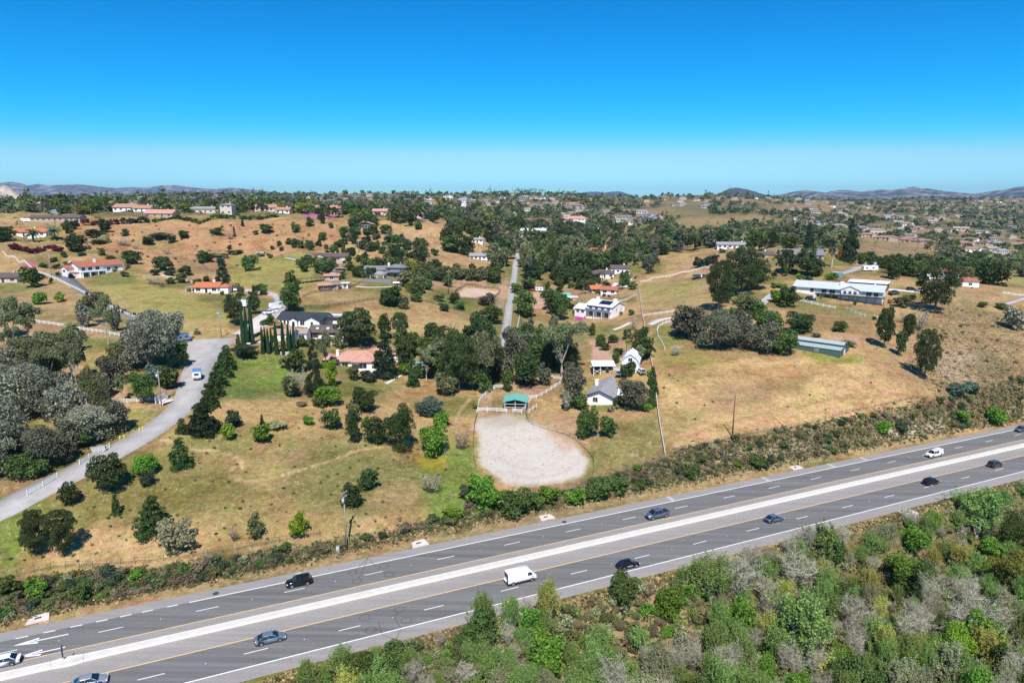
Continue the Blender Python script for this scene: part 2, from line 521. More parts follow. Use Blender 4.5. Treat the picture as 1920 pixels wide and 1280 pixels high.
def asphalt_mat(name, col, streak=0.0):
    """road surface; streak = wear along the travel direction"""
    m, nt, N, L, bs = new_mat(name)
    bs.inputs['Roughness'].default_value = 0.85; bs.inputs['Specular IOR Level'].default_value = 0.25
    tc = N.new('ShaderNodeTexCoord')
    mp = N.new('ShaderNodeMapping'); mp.inputs['Rotation'].default_value = (0, 0, -HW_TH if streak else 0)
    mp.inputs['Scale'].default_value = (0.02, 1.1, 1) if streak else (.3, .3, .3)
    L.new(tc.outputs['Object'], mp.inputs['Vector'])
    n1 = N.new('ShaderNodeTexNoise'); n1.inputs['Scale'].default_value = 1.0; n1.inputs['Detail'].default_value = 5
    L.new(mp.outputs[0], n1.inputs['Vector'])
    n2 = N.new('ShaderNodeTexNoise'); n2.inputs['Scale'].default_value = 2.5; n2.inputs['Detail'].default_value = 6; n2.inputs['Roughness'].default_value = .75
    L.new(tc.outputs['Object'], n2.inputs['Vector'])
    r1 = N.new('ShaderNodeMapRange'); r1.inputs['From Min'].default_value = .3; r1.inputs['From Max'].default_value = .7
    r1.inputs['To Min'].default_value = 1 - (streak or .15); r1.inputs['To Max'].default_value = 1 + (streak or .15)
    L.new(n1.outputs['Fac'], r1.inputs['Value'])
    r2 = N.new('ShaderNodeMapRange'); r2.inputs['From Min'].default_value = .3; r2.inputs['From Max'].default_value = .7
    r2.inputs['To Min'].default_value = .86; r2.inputs['To Max'].default_value = 1.14
    L.new(n2.outputs['Fac'], r2.inputs['Value'])
    mu = N.new('ShaderNodeMath'); mu.operation = 'MULTIPLY'; L.new(r1.outputs[0], mu.inputs[0]); L.new(r2.outputs[0], mu.inputs[1])
    mx = N.new('ShaderNodeMix'); mx.data_type = 'RGBA'; mx.blend_type = 'MULTIPLY'; mx.inputs[0].default_value = 1
    mx.inputs[6].default_value = (*col, 1); L.new(mu.outputs[0], mx.inputs[7])
    L.new(mx.outputs[2], bs.inputs['Base Color'])
    MATS[name] = m
    return m

M_LANE = asphalt_mat('lane_asphalt', (0.160, 0.153, 0.148), 0.22)
M_SHOULDER = asphalt_mat('shoulder_asphalt', (0.285, 0.262, 0.245), 0.10)
M_LOCAL = asphalt_mat('local_asphalt', (0.37, 0.35, 0.335))
M_DARKROAD = asphalt_mat('dark_asphalt', (0.15, 0.15, 0.16))
M_CONC = mat('concrete', (0.52, 0.48, 0.43), .85, .12, 1.2)
M_PALECONC = mat('pale_concrete', (0.62, 0.55, 0.50), .85, .12, 1.2)
M_BARRIER = mat('barrier_concrete', (0.68, 0.63, 0.56), .8, .06, .8)
M_PAINT = mat('road_paint_white', (0.80, 0.80, 0.78), .7, .10, 3)
M_YELLOW = mat('road_paint_yellow', (0.78, 0.50, 0.20), .7, .12, 3)
M_CUT = mat('loop_sealant', (0.035, 0.035, 0.04), .6, .1, 3)

# ------------------------------------------------------------------ local roads (beds are carved into the land first)
road('road', [(-170,1035),(-60,983),(0,955),(60,925),(150,880),(240,832),(310,790),(345,757),(362,722),(375,685),(388,655),(398,632)],
     [9,9,9,9,8.5,8,7.5,7.5,8,9,12.5,17], M_LOCAL)
road('driveway', [(170,842),(198,836),(212,839)], [4,5,5], M_LOCAL)
road('driveway', [(298,746),(312,748),(324,754)], [4,5,5.5], M_PALECONC)
road('driveway', [(448,628),(470,618),(492,600),(510,586),(530,570),(546,548)], [7,8,9,8,6,5], M_PALECONC)
road('courtyard', [(478,640),(520,634),(560,632),(600,634)], [6,9,9,6], M_PALECONC)
road('lane', [(936,665),(946,630),(953,590),(958,555),(962,530),(966,503),(969,480),(974,458),(982,440)], [4,4,4,4,4,4,4.5,5,6], M_LOCAL)
road('driveway', [(104,512),(128,525),(165,552),(212,576),(270,602)], [8,6,4,4,4], M_DARKROAD)
road('driveway', [(1388,612),(1402,592),(1424,572),(1450,553),(1488,540),(1524,532)], [3.4,3.6,4,4.5,5,5], M_LOCAL)
road('driveway', [(1556,517),(1585,508),(1610,499),(1640,494),(1622,489)], [5,5,6,7,5], M_LOCAL)
road('driveway', [(1620,538),(1680,543),(1730,548),(1760,541)], [7,7,6,4], M_PALECONC)
road('path', [(1872,572),(1895,566),(1925,557)], [3,3,3], M_LOCAL)
road('driveway', [(1216,610),(1238,600),(1268,592),(1290,586)], [3,3.5,3.5,3.5], M_CONC)
road('path', [(1149,619),(1166,612),(1184,602)], 1.6, M_PALECONC)
road('path', [(722,720),(745,708),(762,699),(770,688),(769,679)], 1.5, M_PALECONC)
road('ring_road', [(538,481),(552,487),(590,492),(628,497),(645,488),(657,480)], 4, M_LOCAL)
road('driveway', [(622,505),(626,515),(622,528)], 3.5, M_LOCAL)
road('path', [(668,536),(690,538),(715,538),(755,537)], 2.2, M_CONC)
road('driveway', [(516,577),(524,566),(519,556),(500,549),(470,545),(440,545)], [4,4,4,4,5,8], M_LOCAL)
road('driveway', [(1112,686),(1135,689),(1160,690),(1175,686)], [5,7,6,4], M_LOCAL)
road('street', [(1700,437),(1692,431),(1688,425),(1700,420)], [9,10,12,9], M_LOCAL)
road('driveway', [(1030,579),(1062,578),(1096,579)], [3,4,5], M_PALECONC)

for _r in ROADS:                                         # the through roads keep their own grade where drives meet them
    if _r[0] in ('road', 'lane'): carve(_r[1], _r[2], _r[3])

# ------------------------------------------------------------------ land cover
STRAW=(.46,.31,.155); TAN=(.33,.215,.115); BROWN=(.24,.155,.095); OLIVE=(.20,.185,.06); GREEN=(.125,.185,.035); LUSH=(.085,.17,.022)
DIRT=(.50,.34,.24); SAND=(.52,.44,.37); PINK=(.50,.33,.26); LITTER=(.14,.105,.07); PALE=(.55,.45,.36); SCRUB=(.17,.135,.08); DKGREEN=(.055,.075,.03)
GU, GV, GD = project(GX, GY, GH)
cov = np.zeros(GX.shape + (3,))
n1 = fbm(GX / 34, GY / 34, 21, 5); n2 = fbm(GX / 14, GY / 14, 33, 5); n3 = fbm(GX / 60, GY / 60, 44, 4)
def C(c): return np.array(c)
t = sstep(.42, .60, n1)[..., None]
cov = C(STRAW) * (1 - t) + C(OLIVE) * t
t = (sstep(.55, .70, n2) * .75)[..., None]
cov = cov * (1 - t) + C(TAN) * t
# distance: the far hills are scrubbier
t = sstep(620, 1100, GY)[..., None]
far_c = C((.13, .125, .065)) * (1 - sstep(.52, .62, n3)[..., None]) + C((.30, .215, .12)) * sstep(.52, .62, n3)[..., None]
cov = cov * (1 - t) + far_c * t
JU = (fbm(GX / 7, GY / 7, 61, 4) - .5); JV = (fbm(GX / 7, GY / 7, 77, 4) - .5)
ruf = np.ones(GX.shape)
def paint(poly, col, a=1.0, feather=6, jit=26, dmin=0, dmax=1e9, smooth=0.0):
    us = [p[0] for p in poly]; vs_ = [p[1] for p in poly]
    pad = feather + jit
    m = (GU > min(us)-pad) & (GU < max(us)+pad) & (GV > min(vs_)-pad) & (GV < max(vs_)+pad) & (GD > dmin) & (GD < dmax)
    if not m.any(): return
    u = GU[m] + JU[m] * jit * 2; v = GV[m] + JV[m] * jit
    ins = np.zeros(u.shape, bool)
    j = len(poly) - 1
    for i in range(len(poly)):
        xi, yi = poly[i]; xj, yj = poly[j]
        c = ((yi > v) != (yj > v)) & (u < (xj - xi) * (v - yi) / ((yj - yi) or 1e-9) + xi)
        ins ^= c; j = i
    d, _ = dist_poly(u, v, list(poly) + [poly[0]])
    sd = np.where(ins, d, -d)
    w = (sstep(-feather, feather, sd) * a)[:, None]
    cov[m] = cov[m] * (1 - w) + C(col) * w
    if smooth: ruf[m] = ruf[m] * (1 - w[:, 0] * smooth)
def stroke(line, col, wpx=4, a=1.0, jit=6, dmin=0, dmax=1e9):
    us = [p[0] for p in line]; vs_ = [p[1] for p in line]
    m = (GU > min(us)-20) & (GU < max(us)+20) & (GV > min(vs_)-20) & (GV < max(vs_)+20) & (GD > dmin) & (GD < dmax)
    if not m.any(): return
    d, _ = dist_poly(GU[m] + JU[m]*jit, (GV[m] + JV[m]*jit), line)
    w = ((1 - sstep(wpx*.4, wpx, d)) * a)[:, None]
    cov[m] = cov[m] * (1 - w) + C(col) * w

# left pasture
paint([(0,1080),(0,990),(200,880),(330,800),(480,760),(700,760),(880,800),(890,940),(640,1005),(300,1055)], (.27,.24,.085), .55, 20, 40)
paint([(430,668),(545,672),(560,700),(540,745),(480,755),(410,745)], (.17,.25,.045), .92, 8, 16)
paint([(440,690),(520,692),(500,710),(440,712)], OLIVE, .7, 8, 14)
paint([(405,730),(530,728),(500,752),(410,752)], (.10,.13,.05), .6, 8, 14)
paint([(440,752),(640,745),(800,770),(860,800),(700,812),(520,800),(430,790)], STRAW, .75, 14, 22)
paint([(740,690),(850,690),(900,740),(700,745),(640,730)], STRAW, .85, 10, 14)
paint([(660,712),(760,716),(720,745),(640,745),(620,725)], GREEN, .7, 10, 14)
paint([(540,830),(700,830),(830,880),(860,930),(700,980),(520,930)], (.19,.185,.062), .85, 22, 34)
paint([(800,840),(890,840),(890,930),(900,975),(820,975),(780,920)], (.15,.24,.04), .85, 18, 26)
paint([(780,858),(830,855),(835,880),(790,880)], (.40,.36,.03), .8, 5, 12)
paint([(0,985),(90,930),(70,1000),(40,1065),(0,1075)], (.17,.24,.045), .8, 16, 22)
paint([(380,800),(480,800),(470,850),(330,850),(320,820)], (.19,.19,.06), .7, 14, 22)
paint([(60,1010),(380,960),(560,960),(620,1005),(300,1055),(40,1070)], STRAW, .55, 18, 34)
paint([(470,835),(600,840),(560,870),(470,872)], TAN, .6, 14, 24)
paint([(240,905),(420,880),(500,930),(330,960),(200,950)], (.21,.19,.065), .6, 18, 30)
stroke([(302,822),(345,838),(400,845),(440,857),(447,868),(432,882),(432,894),(455,902),(480,902),(520,893),(600,870),(680,842),(735,838)], (.58,.42,.24), 2.6, .8)
stroke([(360,842),(420,850),(452,862),(455,880),(445,893)], (.58,.42,.24), 2.4, .75)
stroke([(890,740),(870,760),(855,785),(862,810)], (.50,.38,.22), 4, .8)
# arena and paddocks
paint([(893,800),(905,780),(955,775),(1000,792),(1050,812),(1085,835),(1098,865),(1092,890),(1060,905),(1000,908),(940,903),(905,880),(893,845)], (.57,.545,.51), 1, 6, 18, smooth=.9)
paint([(905,775),(960,772),(1000,790),(950,800),(905,800)], (.36,.30,.2), .5, 8, 10)
paint([(893,730),(925,728),(922,775),(895,775)], DIRT, .8, 4, 6)
paint([(960,700),(1045,705),(1045,722),(1000,745),(975,735),(930,740)], (.42,.28,.2), .9, 4, 8)
paint([(952,752),(990,752),(985,768),(945,770)], (.5,.36,.22), .9, 3, 5)
paint([(992,790),(1040,745),(1100,755),(1225,765),(1240,770),(1240,780),(1090,790),(1070,830),(1040,815)], STRAW, .8, 8, 12)
paint([(1040,780),(1090,800),(1130,815),(1090,830),(1060,850),(1020,800)], DIRT, .6, 6, 12)
paint([(1110,820),(1230,770),(1243,850),(1150,885),(1110,890)], (.22,.20,.075), .8, 10, 16)
paint([(1105,758),(1155,752),(1180,765),(1110,770)], GREEN, .8, 4, 6)
paint([(1105,830),(1125,870),(1105,905),(1085,908),(1098,870)], GREEN, .6, 5, 10)
for k_ in range(4):
    f_ = .45 + .16 * k_
    stroke([(995 + 98*f_*math.cos(a), 850 + 50*f_*math.sin(a)) for a in np.linspace(0.3 + k_, 5.6 + k_, 26)], [(.58,.50,.43),(.44,.37,.31)][k_ % 2], 3.2, .3, 12)
paint([(60,1000),(240,985),(420,1000),(380,1045),(90,1062)], (.52,.36,.19), .5, 14, 34)
paint([(640,985),(760,960),(720,1000),(650,1010)], (.50,.34,.19), .5, 12, 24)
paint([(700,920),(790,900),(770,950),(700,955)], (.44,.29,.17), .5, 12, 26)
# right field
paint([(1235,670),(1500,665),(1690,690),(1750,742),(1600,790),(1400,815),(1250,845)], (.56,.38,.195), .85, 10, 24)
paint([(1230,655),(1320,655),(1380,675),(1300,690),(1235,690)], (.26,.24,.06), .8, 8, 18)
paint([(1320,720),(1430,715),(1450,760),(1330,775)], BROWN, .55, 14, 26)
paint([(1420,715),(1520,705),(1500,735),(1430,735)], (.24,.17,.07), .75, 8, 18)
paint([(1250,690),(1400,690),(1420,705),(1250,710)], (.27,.18,.08), .6, 8, 18)
paint([(1235,700),(1330,700),(1300,720),(1240,715)], (.26,.25,.08), .5, 8, 18)
paint([(1240,760),(1330,765),(1300,805),(1245,830)], (.27,.24,.09), .6, 10, 20)
paint([(1500,660),(1630,668),(1610,680),(1530,682)], (.27,.27,.05), .9, 4, 8)
paint([(1330,650),(1470,660),(1500,672),(1330,672),(1240,660)], TAN, .5, 8, 14)
# right hillside
paint([(1600,590),(1700,600),(1760,690),(1740,740),(1640,700),(1600,640)], (.36,.24,.13), .7, 12, 24, 180, 420)
paint([(1760,560),(1920,600),(1920,740),(1760,740),(1740,640)], (.33,.24,.14), .8, 14, 24, 180, 420)
paint([(1760,650),(1840,660),(1880,690),(1790,720),(1745,690)], (.46,.39,.33), .6, 12, 34, 180, 420)
paint([(1830,640),(1900,690),(1880,720),(1820,690)], (.17,.15,.08), .7, 10, 26, 180, 420)
paint([(1470,575),(1600,580),(1650,600),(1600,625),(1480,615)], (.27,.19,.09), .8, 8, 14, 180, 420)
paint([(1490,572),(1560,572),(1640,585),(1660,590),(1560,588)], (.21,.20,.07), .8, 5, 8, 180, 420)
paint([(1560,630),(1620,632),(1600,645),(1545,640)], PINK, .7, 5, 10, 180, 420)
paint([(1590,515),(1700,520),(1730,535),(1640,540),(1580,525)], (.42,.27,.16), .9, 5, 8, 250, 480)
paint([(1780,535),(1850,530),(1920,560),(1880,580),(1790,560)], (.42,.28,.16), .7, 8, 14, 250, 420)
# road bank right and left (scrub soil)
paint([(640,1010),(900,975),(1090,900),(1250,850),(1400,815),(1600,790),(1760,740),(1920,700),(1920,790),(1700,820),(1400,890),(1000,975),(800,1010),(560,1065),(200,1120),(0,1170),(0,1085),(300,1060)], SCRUB, .8, 8, 14, 90, 300)
paint([(1300,860),(1500,825),(1500,845),(1330,880)], PALE, .45, 8, 34)
paint([(1640,800),(1770,790),(1760,810),(1640,820)], (.62,.52,.43), .75, 6, 28)
stroke([(0,1165),(300,1112),(640,1050),(1000,975),(1300,905),(1600,845),(1920,785)], (.36,.27,.16), 9, .8, 16)
# thicket floor
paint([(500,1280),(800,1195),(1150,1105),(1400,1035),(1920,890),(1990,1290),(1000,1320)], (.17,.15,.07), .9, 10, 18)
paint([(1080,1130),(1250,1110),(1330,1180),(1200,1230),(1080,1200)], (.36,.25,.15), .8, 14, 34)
# middle valley
paint([(960,625),(1160,625),(1170,640),(1000,650),(965,645)], (.17,.19,.055), .8, 6, 12)
paint([(975,612),(1060,614),(1050,640),(985,640)], GREEN, .8, 6, 12)
paint([(1080,605),(1200,610),(1190,622),(1100,625)], GREEN, .7, 5, 10)
paint([(970,600),(1110,600),(1120,612),(980,615)], (.40,.28,.17), .6, 4, 8)
paint([(1062,580),(1100,585),(1090,600),(1060,600)], GREEN, .6, 4, 6)
paint([(1075,599),(1090,588),(1104,588),(1090,601)], (.52,.04,.42), 1, 2, 2)
paint([(1108,645),(1145,645),(1148,675),(1112,675)], PINK, 1, 2, 4, smooth=.8)
paint([(1000,650),(1060,650),(1060,672),(1000,672)], PINK, .9, 3, 5, smooth=.8)
paint([(1100,635),(1170,637),(1165,645),(1105,645)], PINK, .9, 3, 6)
paint([(1145,650),(1175,652),(1170,675),(1150,675)], (.30,.20,.13), .9, 3, 6)
paint([(1000,548),(1015,548),(1015,560),(1030,562),(1050,565),(1045,578),(998,578)], PINK, 1, 2, 5, smooth=.8)
paint([(1040,545),(1100,535),(1200,540),(1200,555),(1100,560),(1060,565)], (.40,.27,.17), .7, 5, 8)
paint([(1170,530),(1195,522),(1196,545),(1175,548)], (.34,.27,.13), .9, 4, 6)
paint([(1200,530),(1360,520),(1370,560),(1290,580),(1200,590)], (.40,.31,.15), .85, 6, 12)
paint([(1205,535),(1300,530),(1300,550),(1210,560)], (.30,.27,.09), .7, 6, 12)
paint([(1205,595),(1290,588),(1290,605),(1210,610)], TAN, .7, 5, 8)
paint([(1215,605),(1300,612),(1310,640),(1230,655)], (.20,.21,.055), .85, 6, 12)
paint([(1240,500),(1350,470),(1440,470),(1440,495),(1330,505),(1250,525)], (.44,.29,.17), .8, 6, 10)
paint([(1310,500),(1360,490),(1375,500),(1320,512)], (.30,.18,.11), .8, 4, 8)
paint([(1350,470),(1400,465),(1400,480),(1360,485)], (.27,.22,.11), .7, 4, 8)
# meadow in front of the cypresses and centre fields
paint([(575,580),(660,575),(760,585),(880,600),(930,625),(920,635),(800,640),(680,605)], (.47,.34,.17), .85, 6, 12)
paint([(575,545),(700,548),(760,550),(850,575),(890,590),(760,570),(650,575)], (.36,.26,.13), .7, 6, 10)
paint([(780,548),(880,560),(895,590),(830,575)], GREEN, .75, 4, 8)
paint([(570,575),(620,573),(610,582),(572,583)], GREEN, .8, 3, 6)
paint([(640,648),(720,642),(790,650),(780,670),(650,665)], (.36,.24,.14), .7, 5, 8)
paint([(800,518),(910,520),(920,540),(880,545),(815,540)], (.44,.29,.19), .8, 4, 8)
paint([(857,552),(868,542),(900,540),(935,546),(928,556),(895,559),(865,558)], (.62,.46,.36), 1, 2, 3, smooth=.9)
paint([(935,530),(955,520),(945,580),(930,580)], (.44,.31,.25), .7, 4, 6)
paint([(880,485),(940,488),(925,500),(885,500)], GREEN, .6, 3, 6, 300, 900)
paint([(884,482),(918,482),(916,486),(886,486)], (.5,.05,.4), 1, 1.5, 2, 300, 900)
# left slopes
paint([(160,535),(240,505),(280,530),(340,550),(400,570),(440,600),(420,620),(350,625),(280,600),(200,560)], (.33,.30,.095), .9, 6, 12)
paint([(150,525),(200,510),(250,515),(255,535),(170,535)], (.14,.17,.05), .75, 5, 10)
paint([(345,600),(430,600),(420,622),(345,622)], (.46,.33,.16), .8, 5, 10)
paint([(0,500),(110,500),(250,570),(265,600),(160,620),(0,610)], (.38,.27,.15), .6, 8, 18)
paint([(0,535),(50,530),(60,545),(0,550)], GREEN, .6, 4, 10)
paint([(60,580),(150,590),(150,600),(70,600)], (.27,.24,.09), .6, 5, 10)
paint([(140,420),(250,420),(430,415),(640,410),(680,440),(640,460),(560,470),(440,500),(330,500),(200,470),(110,440)], (.46,.265,.145), .9, 8, 16, 380, 700)
paint([(270,435),(340,440),(350,460),(290,470),(250,455)], (.29,.23,.10), .6, 8, 14, 380, 700)
paint([(330,480),(420,500),(430,520),(340,510)], (.26,.17,.10), .8, 5, 10, 300, 600)
paint([(430,480),(560,480),(590,500),(585,540),(520,545),(430,530)], (.31,.29,.085), .9, 6, 10, 300, 600)
paint([(470,515),(560,515),(555,530),(480,532)], (.26,.21,.09), .6, 5, 10, 300, 600)
paint([(500,480),(580,485),(600,490),(520,490)], GREEN, .7, 3, 8, 300, 600)
paint([(0,625),(60,600),(200,620),(280,640),(210,660),(100,650)], (.40,.27,.17), .7, 8, 14)
paint([(140,632),(250,642),(260,655),(150,650)], GREEN, .8, 4, 8)
paint([(160,655),(215,650),(220,690),(180,700),(160,680)], (.27,.25,.07), .7, 6, 10)
paint([(70,705),(130,700),(150,735),(70,735)], (.22,.24,.06), .7, 6, 10)
paint([(200,700),(240,690),(245,770),(150,800),(140,760)], (.42,.28,.18), .7, 6, 10)
paint([(230,770),(310,755),(320,775),(270,800),(225,825),(210,815)], (.26,.24,.08), .85, 5, 8)
paint([(340,635),(365,640),(345,720),(300,770),(270,770),(320,700)], (.36,.25,.18), .8, 5, 8)
paint([(40,500),(62,487),(68,500),(60,505)], (.46,.12,.22), .9, 2, 3, 300, 500)
paint([(0,375),(140,405),(0,440)], (.42,.30,.16), .6, 6, 10, 420, 900)
paint([(948,640),(975,590),(978,600),(966,645)], LUSH, .9, 3, 4)
paint([(0,362),(700,366),(700,402),(560,402),(440,404),(280,408),(140,404),(0,394)], (.15,.135,.07), .85, 3, 8, 560, 3000)
# central ridge
paint([(690,450),(760,430),(850,440),(930,470),(930,500),(870,500),(800,480),(760,500),(690,490),(665,480)], (.46,.30,.17), .85, 6, 12, 380, 900)
paint([(720,450),(770,450),(775,475),(740,480)], (.30,.25,.12), .7, 5, 10, 380, 900)
paint([(760,405),(785,402),(792,410),(770,412)], (.5,.06,.42), 1, 1.5, 2, 450, 900)
paint([(570,400),(630,400),(632,408),(568,408)], (.5,.10,.36), .7, 1.5, 3, 450, 900)
paint([(780,410),(870,420),(940,455),(960,460),(940,470),(860,455),(790,430)], (.44,.28,.16), .8, 5, 10, 450, 900)
# right valley beyond the hill
paint([(1600,455),(1700,455),(1760,480),(1740,500),(1660,490),(1600,480)], (.27,.195,.115), .9, 5, 10, 450, 1100)
paint([(1760,470),(1830,470),(1800,490),(1750,490)], (.30,.23,.13), .8, 5, 10, 450, 1100)
paint([(1820,465),(1855,460),(1850,480),(1800,485)], (.27,.26,.09), .8, 5, 8, 450, 1100)
paint([(1885,518),(1930,515),(1930,545),(1885,545)], (.30,.29,.11), .9, 4, 6, 450, 800)
paint([(1190,395),(1260,385),(1260,405),(1195,410)], (.32,.21,.13), .8, 3, 8, 1000, 2600)
paint([(1240,372),(1330,380),(1330,410),(1250,410)], (.20,.18,.09), .7, 4, 10, 1000, 2600)
paint([(1260,410),(1420,400),(1480,415),(1400,420),(1300,440),(1265,425)], (.33,.24,.12), .75, 4, 10, 600, 2200)
paint([(1430,385),(1540,380),(1580,395),(1440,400)], (.30,.21,.12), .8, 4, 10, 900, 2600)
paint([(960,410),(1030,412),(1045,430),(965,430)], (.42,.27,.16), .9, 3, 8, 600, 1300)
paint([(1075,420),(1130,420),(1130,432),(1080,432)], (.22,.20,.09), .7, 3, 8, 600, 1300)
paint([(1170,455),(1230,450),(1225,470),(1175,470)], (.40,.29,.15), .8, 3, 8, 450, 1000)
paint([(1115,453),(1160,450),(1165,460),(1115,465)], (.42,.29,.19), .8, 3, 8, 450, 1000)
paint([(1860,366),(1900,366),(1890,375),(1850,375)], (.36,.25,.15), .8, 2, 6, 1800, 6000)

for ln, cl_, w_, a_ in [
 ([(290,452),(340,458),(400,470),(470,468),(540,462),(620,472)], (.30,.19,.11), 2.2, .6), ([(200,432),(300,428),(420,430),(560,424),(650,432)], (.32,.2,.12), 2.0, .5),
 ([(420,505),(470,492),(520,478),(560,470)], (.22,.16,.09), 2.5, .6), ([(690,470),(740,462),(770,448),(790,432)], (.5,.38,.24), 2.5, .7), ([(720,500),(745,480),(752,455),(748,442)], (.5,.4,.25), 2.5, .6),
 ([(1250,832),(1340,800),(1480,762),(1600,742),(1720,738)], (.30,.20,.11), 4, .5), ([(1240,690),(1330,702),(1440,698),(1560,700),(1660,712)], (.5,.37,.2), 3, .5),
 ([(1250,735),(1380,742),(1520,728),(1650,735)], (.5,.37,.2), 3, .45), ([(1600,600),(1660,640),(1690,690),(1730,730)], (.26,.18,.1), 4, .5), ([(1790,560),(1810,600),(1850,640),(1900,680)], (.5,.38,.27), 3, .6),
 ([(1750,600),(1820,622),(1920,650)], (.26,.19,.12), 4, .5), ([(640,590),(720,598),(800,612),(900,622)], (.5,.38,.21), 2.5, .5), ([(1130,640),(1148,625),(1150,615)], (.55,.4,.28), 2.5, .8),
 ([(0,640),(80,648),(180,668),(240,690)], (.5,.36,.23), 3, .6), ([(930,760),(960,775),(985,785),(1000,780)], (.5,.38,.26), 4, .6), ([(1000,790),(1030,760),(1040,748)], (.5,.36,.22), 4, .6)]:
    stroke(ln, cl_, w_, a_)
# ------------------------------------------------------------------ the ground sheet
nr, nc = GX.shape
idx = np.arange(nr * nc).reshape(nr, nc)
quads = np.stack([idx[:-1, :-1], idx[:-1, 1:], idx[1:, 1:], idx[1:, :-1]], -1).reshape(-1, 4)
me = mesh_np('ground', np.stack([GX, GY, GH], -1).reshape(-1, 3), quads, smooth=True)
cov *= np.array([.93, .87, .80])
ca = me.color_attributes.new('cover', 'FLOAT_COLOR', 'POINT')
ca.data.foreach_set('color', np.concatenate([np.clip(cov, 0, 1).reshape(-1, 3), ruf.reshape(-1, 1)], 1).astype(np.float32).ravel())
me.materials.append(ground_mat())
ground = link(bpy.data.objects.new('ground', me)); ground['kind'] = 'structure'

def strip(L, W, Z, lift, ncross=3):
    d = np.gradient(L, axis=0); d /= np.hypot(d[:, 0], d[:, 1])[:, None] + 1e-9
    nrm = np.stack([-d[:, 1], d[:, 0]], 1)
    vs_ = []
    for k in range(ncross):
        t = (k / (ncross - 1) - .5)
        vs_.append(np.concatenate([L + nrm * (W * t)[:, None], (Z + lift + 0.03 * (1 - abs(t) * 2))[:, None]], 1))
    n = len(L)
    # skirt so the edge never hangs open
    for t in (-.5, .5):
        vs_.append(np.concatenate([L + nrm * ((W + .1) * t)[:, None], (Z - 0.5)[:, None]], 1))
    order = [ncross] + list(range(ncross)) + [ncross + 1]
    V = np.concatenate([vs_[o] for o in order]); fs = []
    for c in range(len(order) - 1):
        a = np.arange(n - 1)
        fs.append(np.stack([c*n + a, c*n + a + 1, (c+1)*n + a + 1, (c+1)*n + a], 1)[:, ::-1])
    return mesh_np('strip', V, np.concatenate(fs))
for (name, L, W, Z, m_, label, kind, lift) in ROADS:
    me = strip(L, W, Z, lift); me.name = name; me.materials.append(m_)
    o = link(bpy.data.objects.new(name, me)); o['kind'] = kind

# ------------------------------------------------------------------ the highway
S0, S1 = -190.0, 620.0
def hw_sheet(n0, n1, z, s0=S0, s1=S1, step=20.0):
    k = max(1, int((s1 - s0) / step))
    ss = np.linspace(s0, s1, k + 1)
    mb = MB()
    for i in range(k):
        a, b = ss[i], ss[i + 1]
        mb.add([hw_pt(a, n0, z), hw_pt(b, n0, z), hw_pt(b, n1, z), hw_pt(a, n1, z)], [(0, 1, 2, 3)])
    return mb
def hw_hit(u, v, dz=0.0):
    x = (u - 960.0) / F_PX; y = (640.0 - v) / F_PX
    d = np.array([x, CP + y * SP, -SP + y * CP])
    de = d[0] * HE[0] + d[1] * HE[1]
    t_ = -(CAM_H - dz) / (d[2] - HW_G * de)
    return hw_sn(d[0] * t_, d[1] * t_)
hwy = MB()
ss = np.linspace(S0, S1, 42)
for i in range(41):                                     # slab with a low edge on both sides
    a, b = ss[i], ss[i + 1]
    hwy.add([hw_pt(a, -14.6, .0), hw_pt(b, -14.6, .0), hw_pt(b, 13.3, .0), hw_pt(a, 13.3, .0)], [(0, 1, 2, 3)])
    hwy.add([hw_pt(a, -14.9, -.6), hw_pt(b, -14.9, -.6), hw_pt(b, -14.6, .0), hw_pt(a, -14.6, .0)], [(0, 1, 2, 3)])
    hwy.add([hw_pt(a, 13.3, .0), hw_pt(b, 13.3, .0), hw_pt(b, 13.6, -.6), hw_pt(a, 13.6, -.6)], [(0, 1, 2, 3)])
highway = hwy.build('highway', M_SHOULDER); highway['kind'] = 'structure'
hw_sheet(-11.75, -4.55, .004).build('carriageway', M_LANE, highway)
hw_sheet(3.72, 10.55, .004).build('carriageway', M_LANE, highway)
hw_sheet(-11.88, -11.66, .008).build('edge_line', M_PAINT, highway)
hw_sheet(-4.66, -4.46, .008).build('edge_line', M_YELLOW, highway)
hw_sheet(3.66, 3.84, .008).build('edge_line', M_YELLOW, highway)
s_solid = hw_hit(354.6, 1127)[0]
hw_sheet(10.42, 10.64, .008, s_solid, S1).build('edge_line', M_PAINT, highway)
for (u, v) in [(28.7,1197.6),(80.5,1187),(132,1175),(180,1165),(225.2,1154.6),(266.4,1146),(313.4,1136)]:
    s = hw_hit(u, v)[0]
    hw_sheet(10.42, 10.64, .008, s, s + 1.7).build('lane_marking', M_PAINT, highway)
for k in range(-8, 38):
    s = -13.39 + 14.68 * k
    hw_sheet(-8.32, -8.16, .008, s, s + 3.6).build('lane_marking', M_PAINT, highway)
    s = -20.02 + 14.58 * k
    hw_sheet(7.06, 7.22, .008, s, s + 3.6).build('lane_marking', M_PAINT, highway)
for k in range(-8, 38):                                  # raised reflectors between the dashes
    for n_, s_ in ((-8.24, -4.2 + 14.68 * k), (7.14, -10.9 + 14.58 * k)):
        q = hw_pt(s_, n_)
        MB().box(q[0]-.07, q[0]+.07, q[1]-.07, q[1]+.07, q[2], q[2]+.03).build('reflector', M_PAINT, highway)
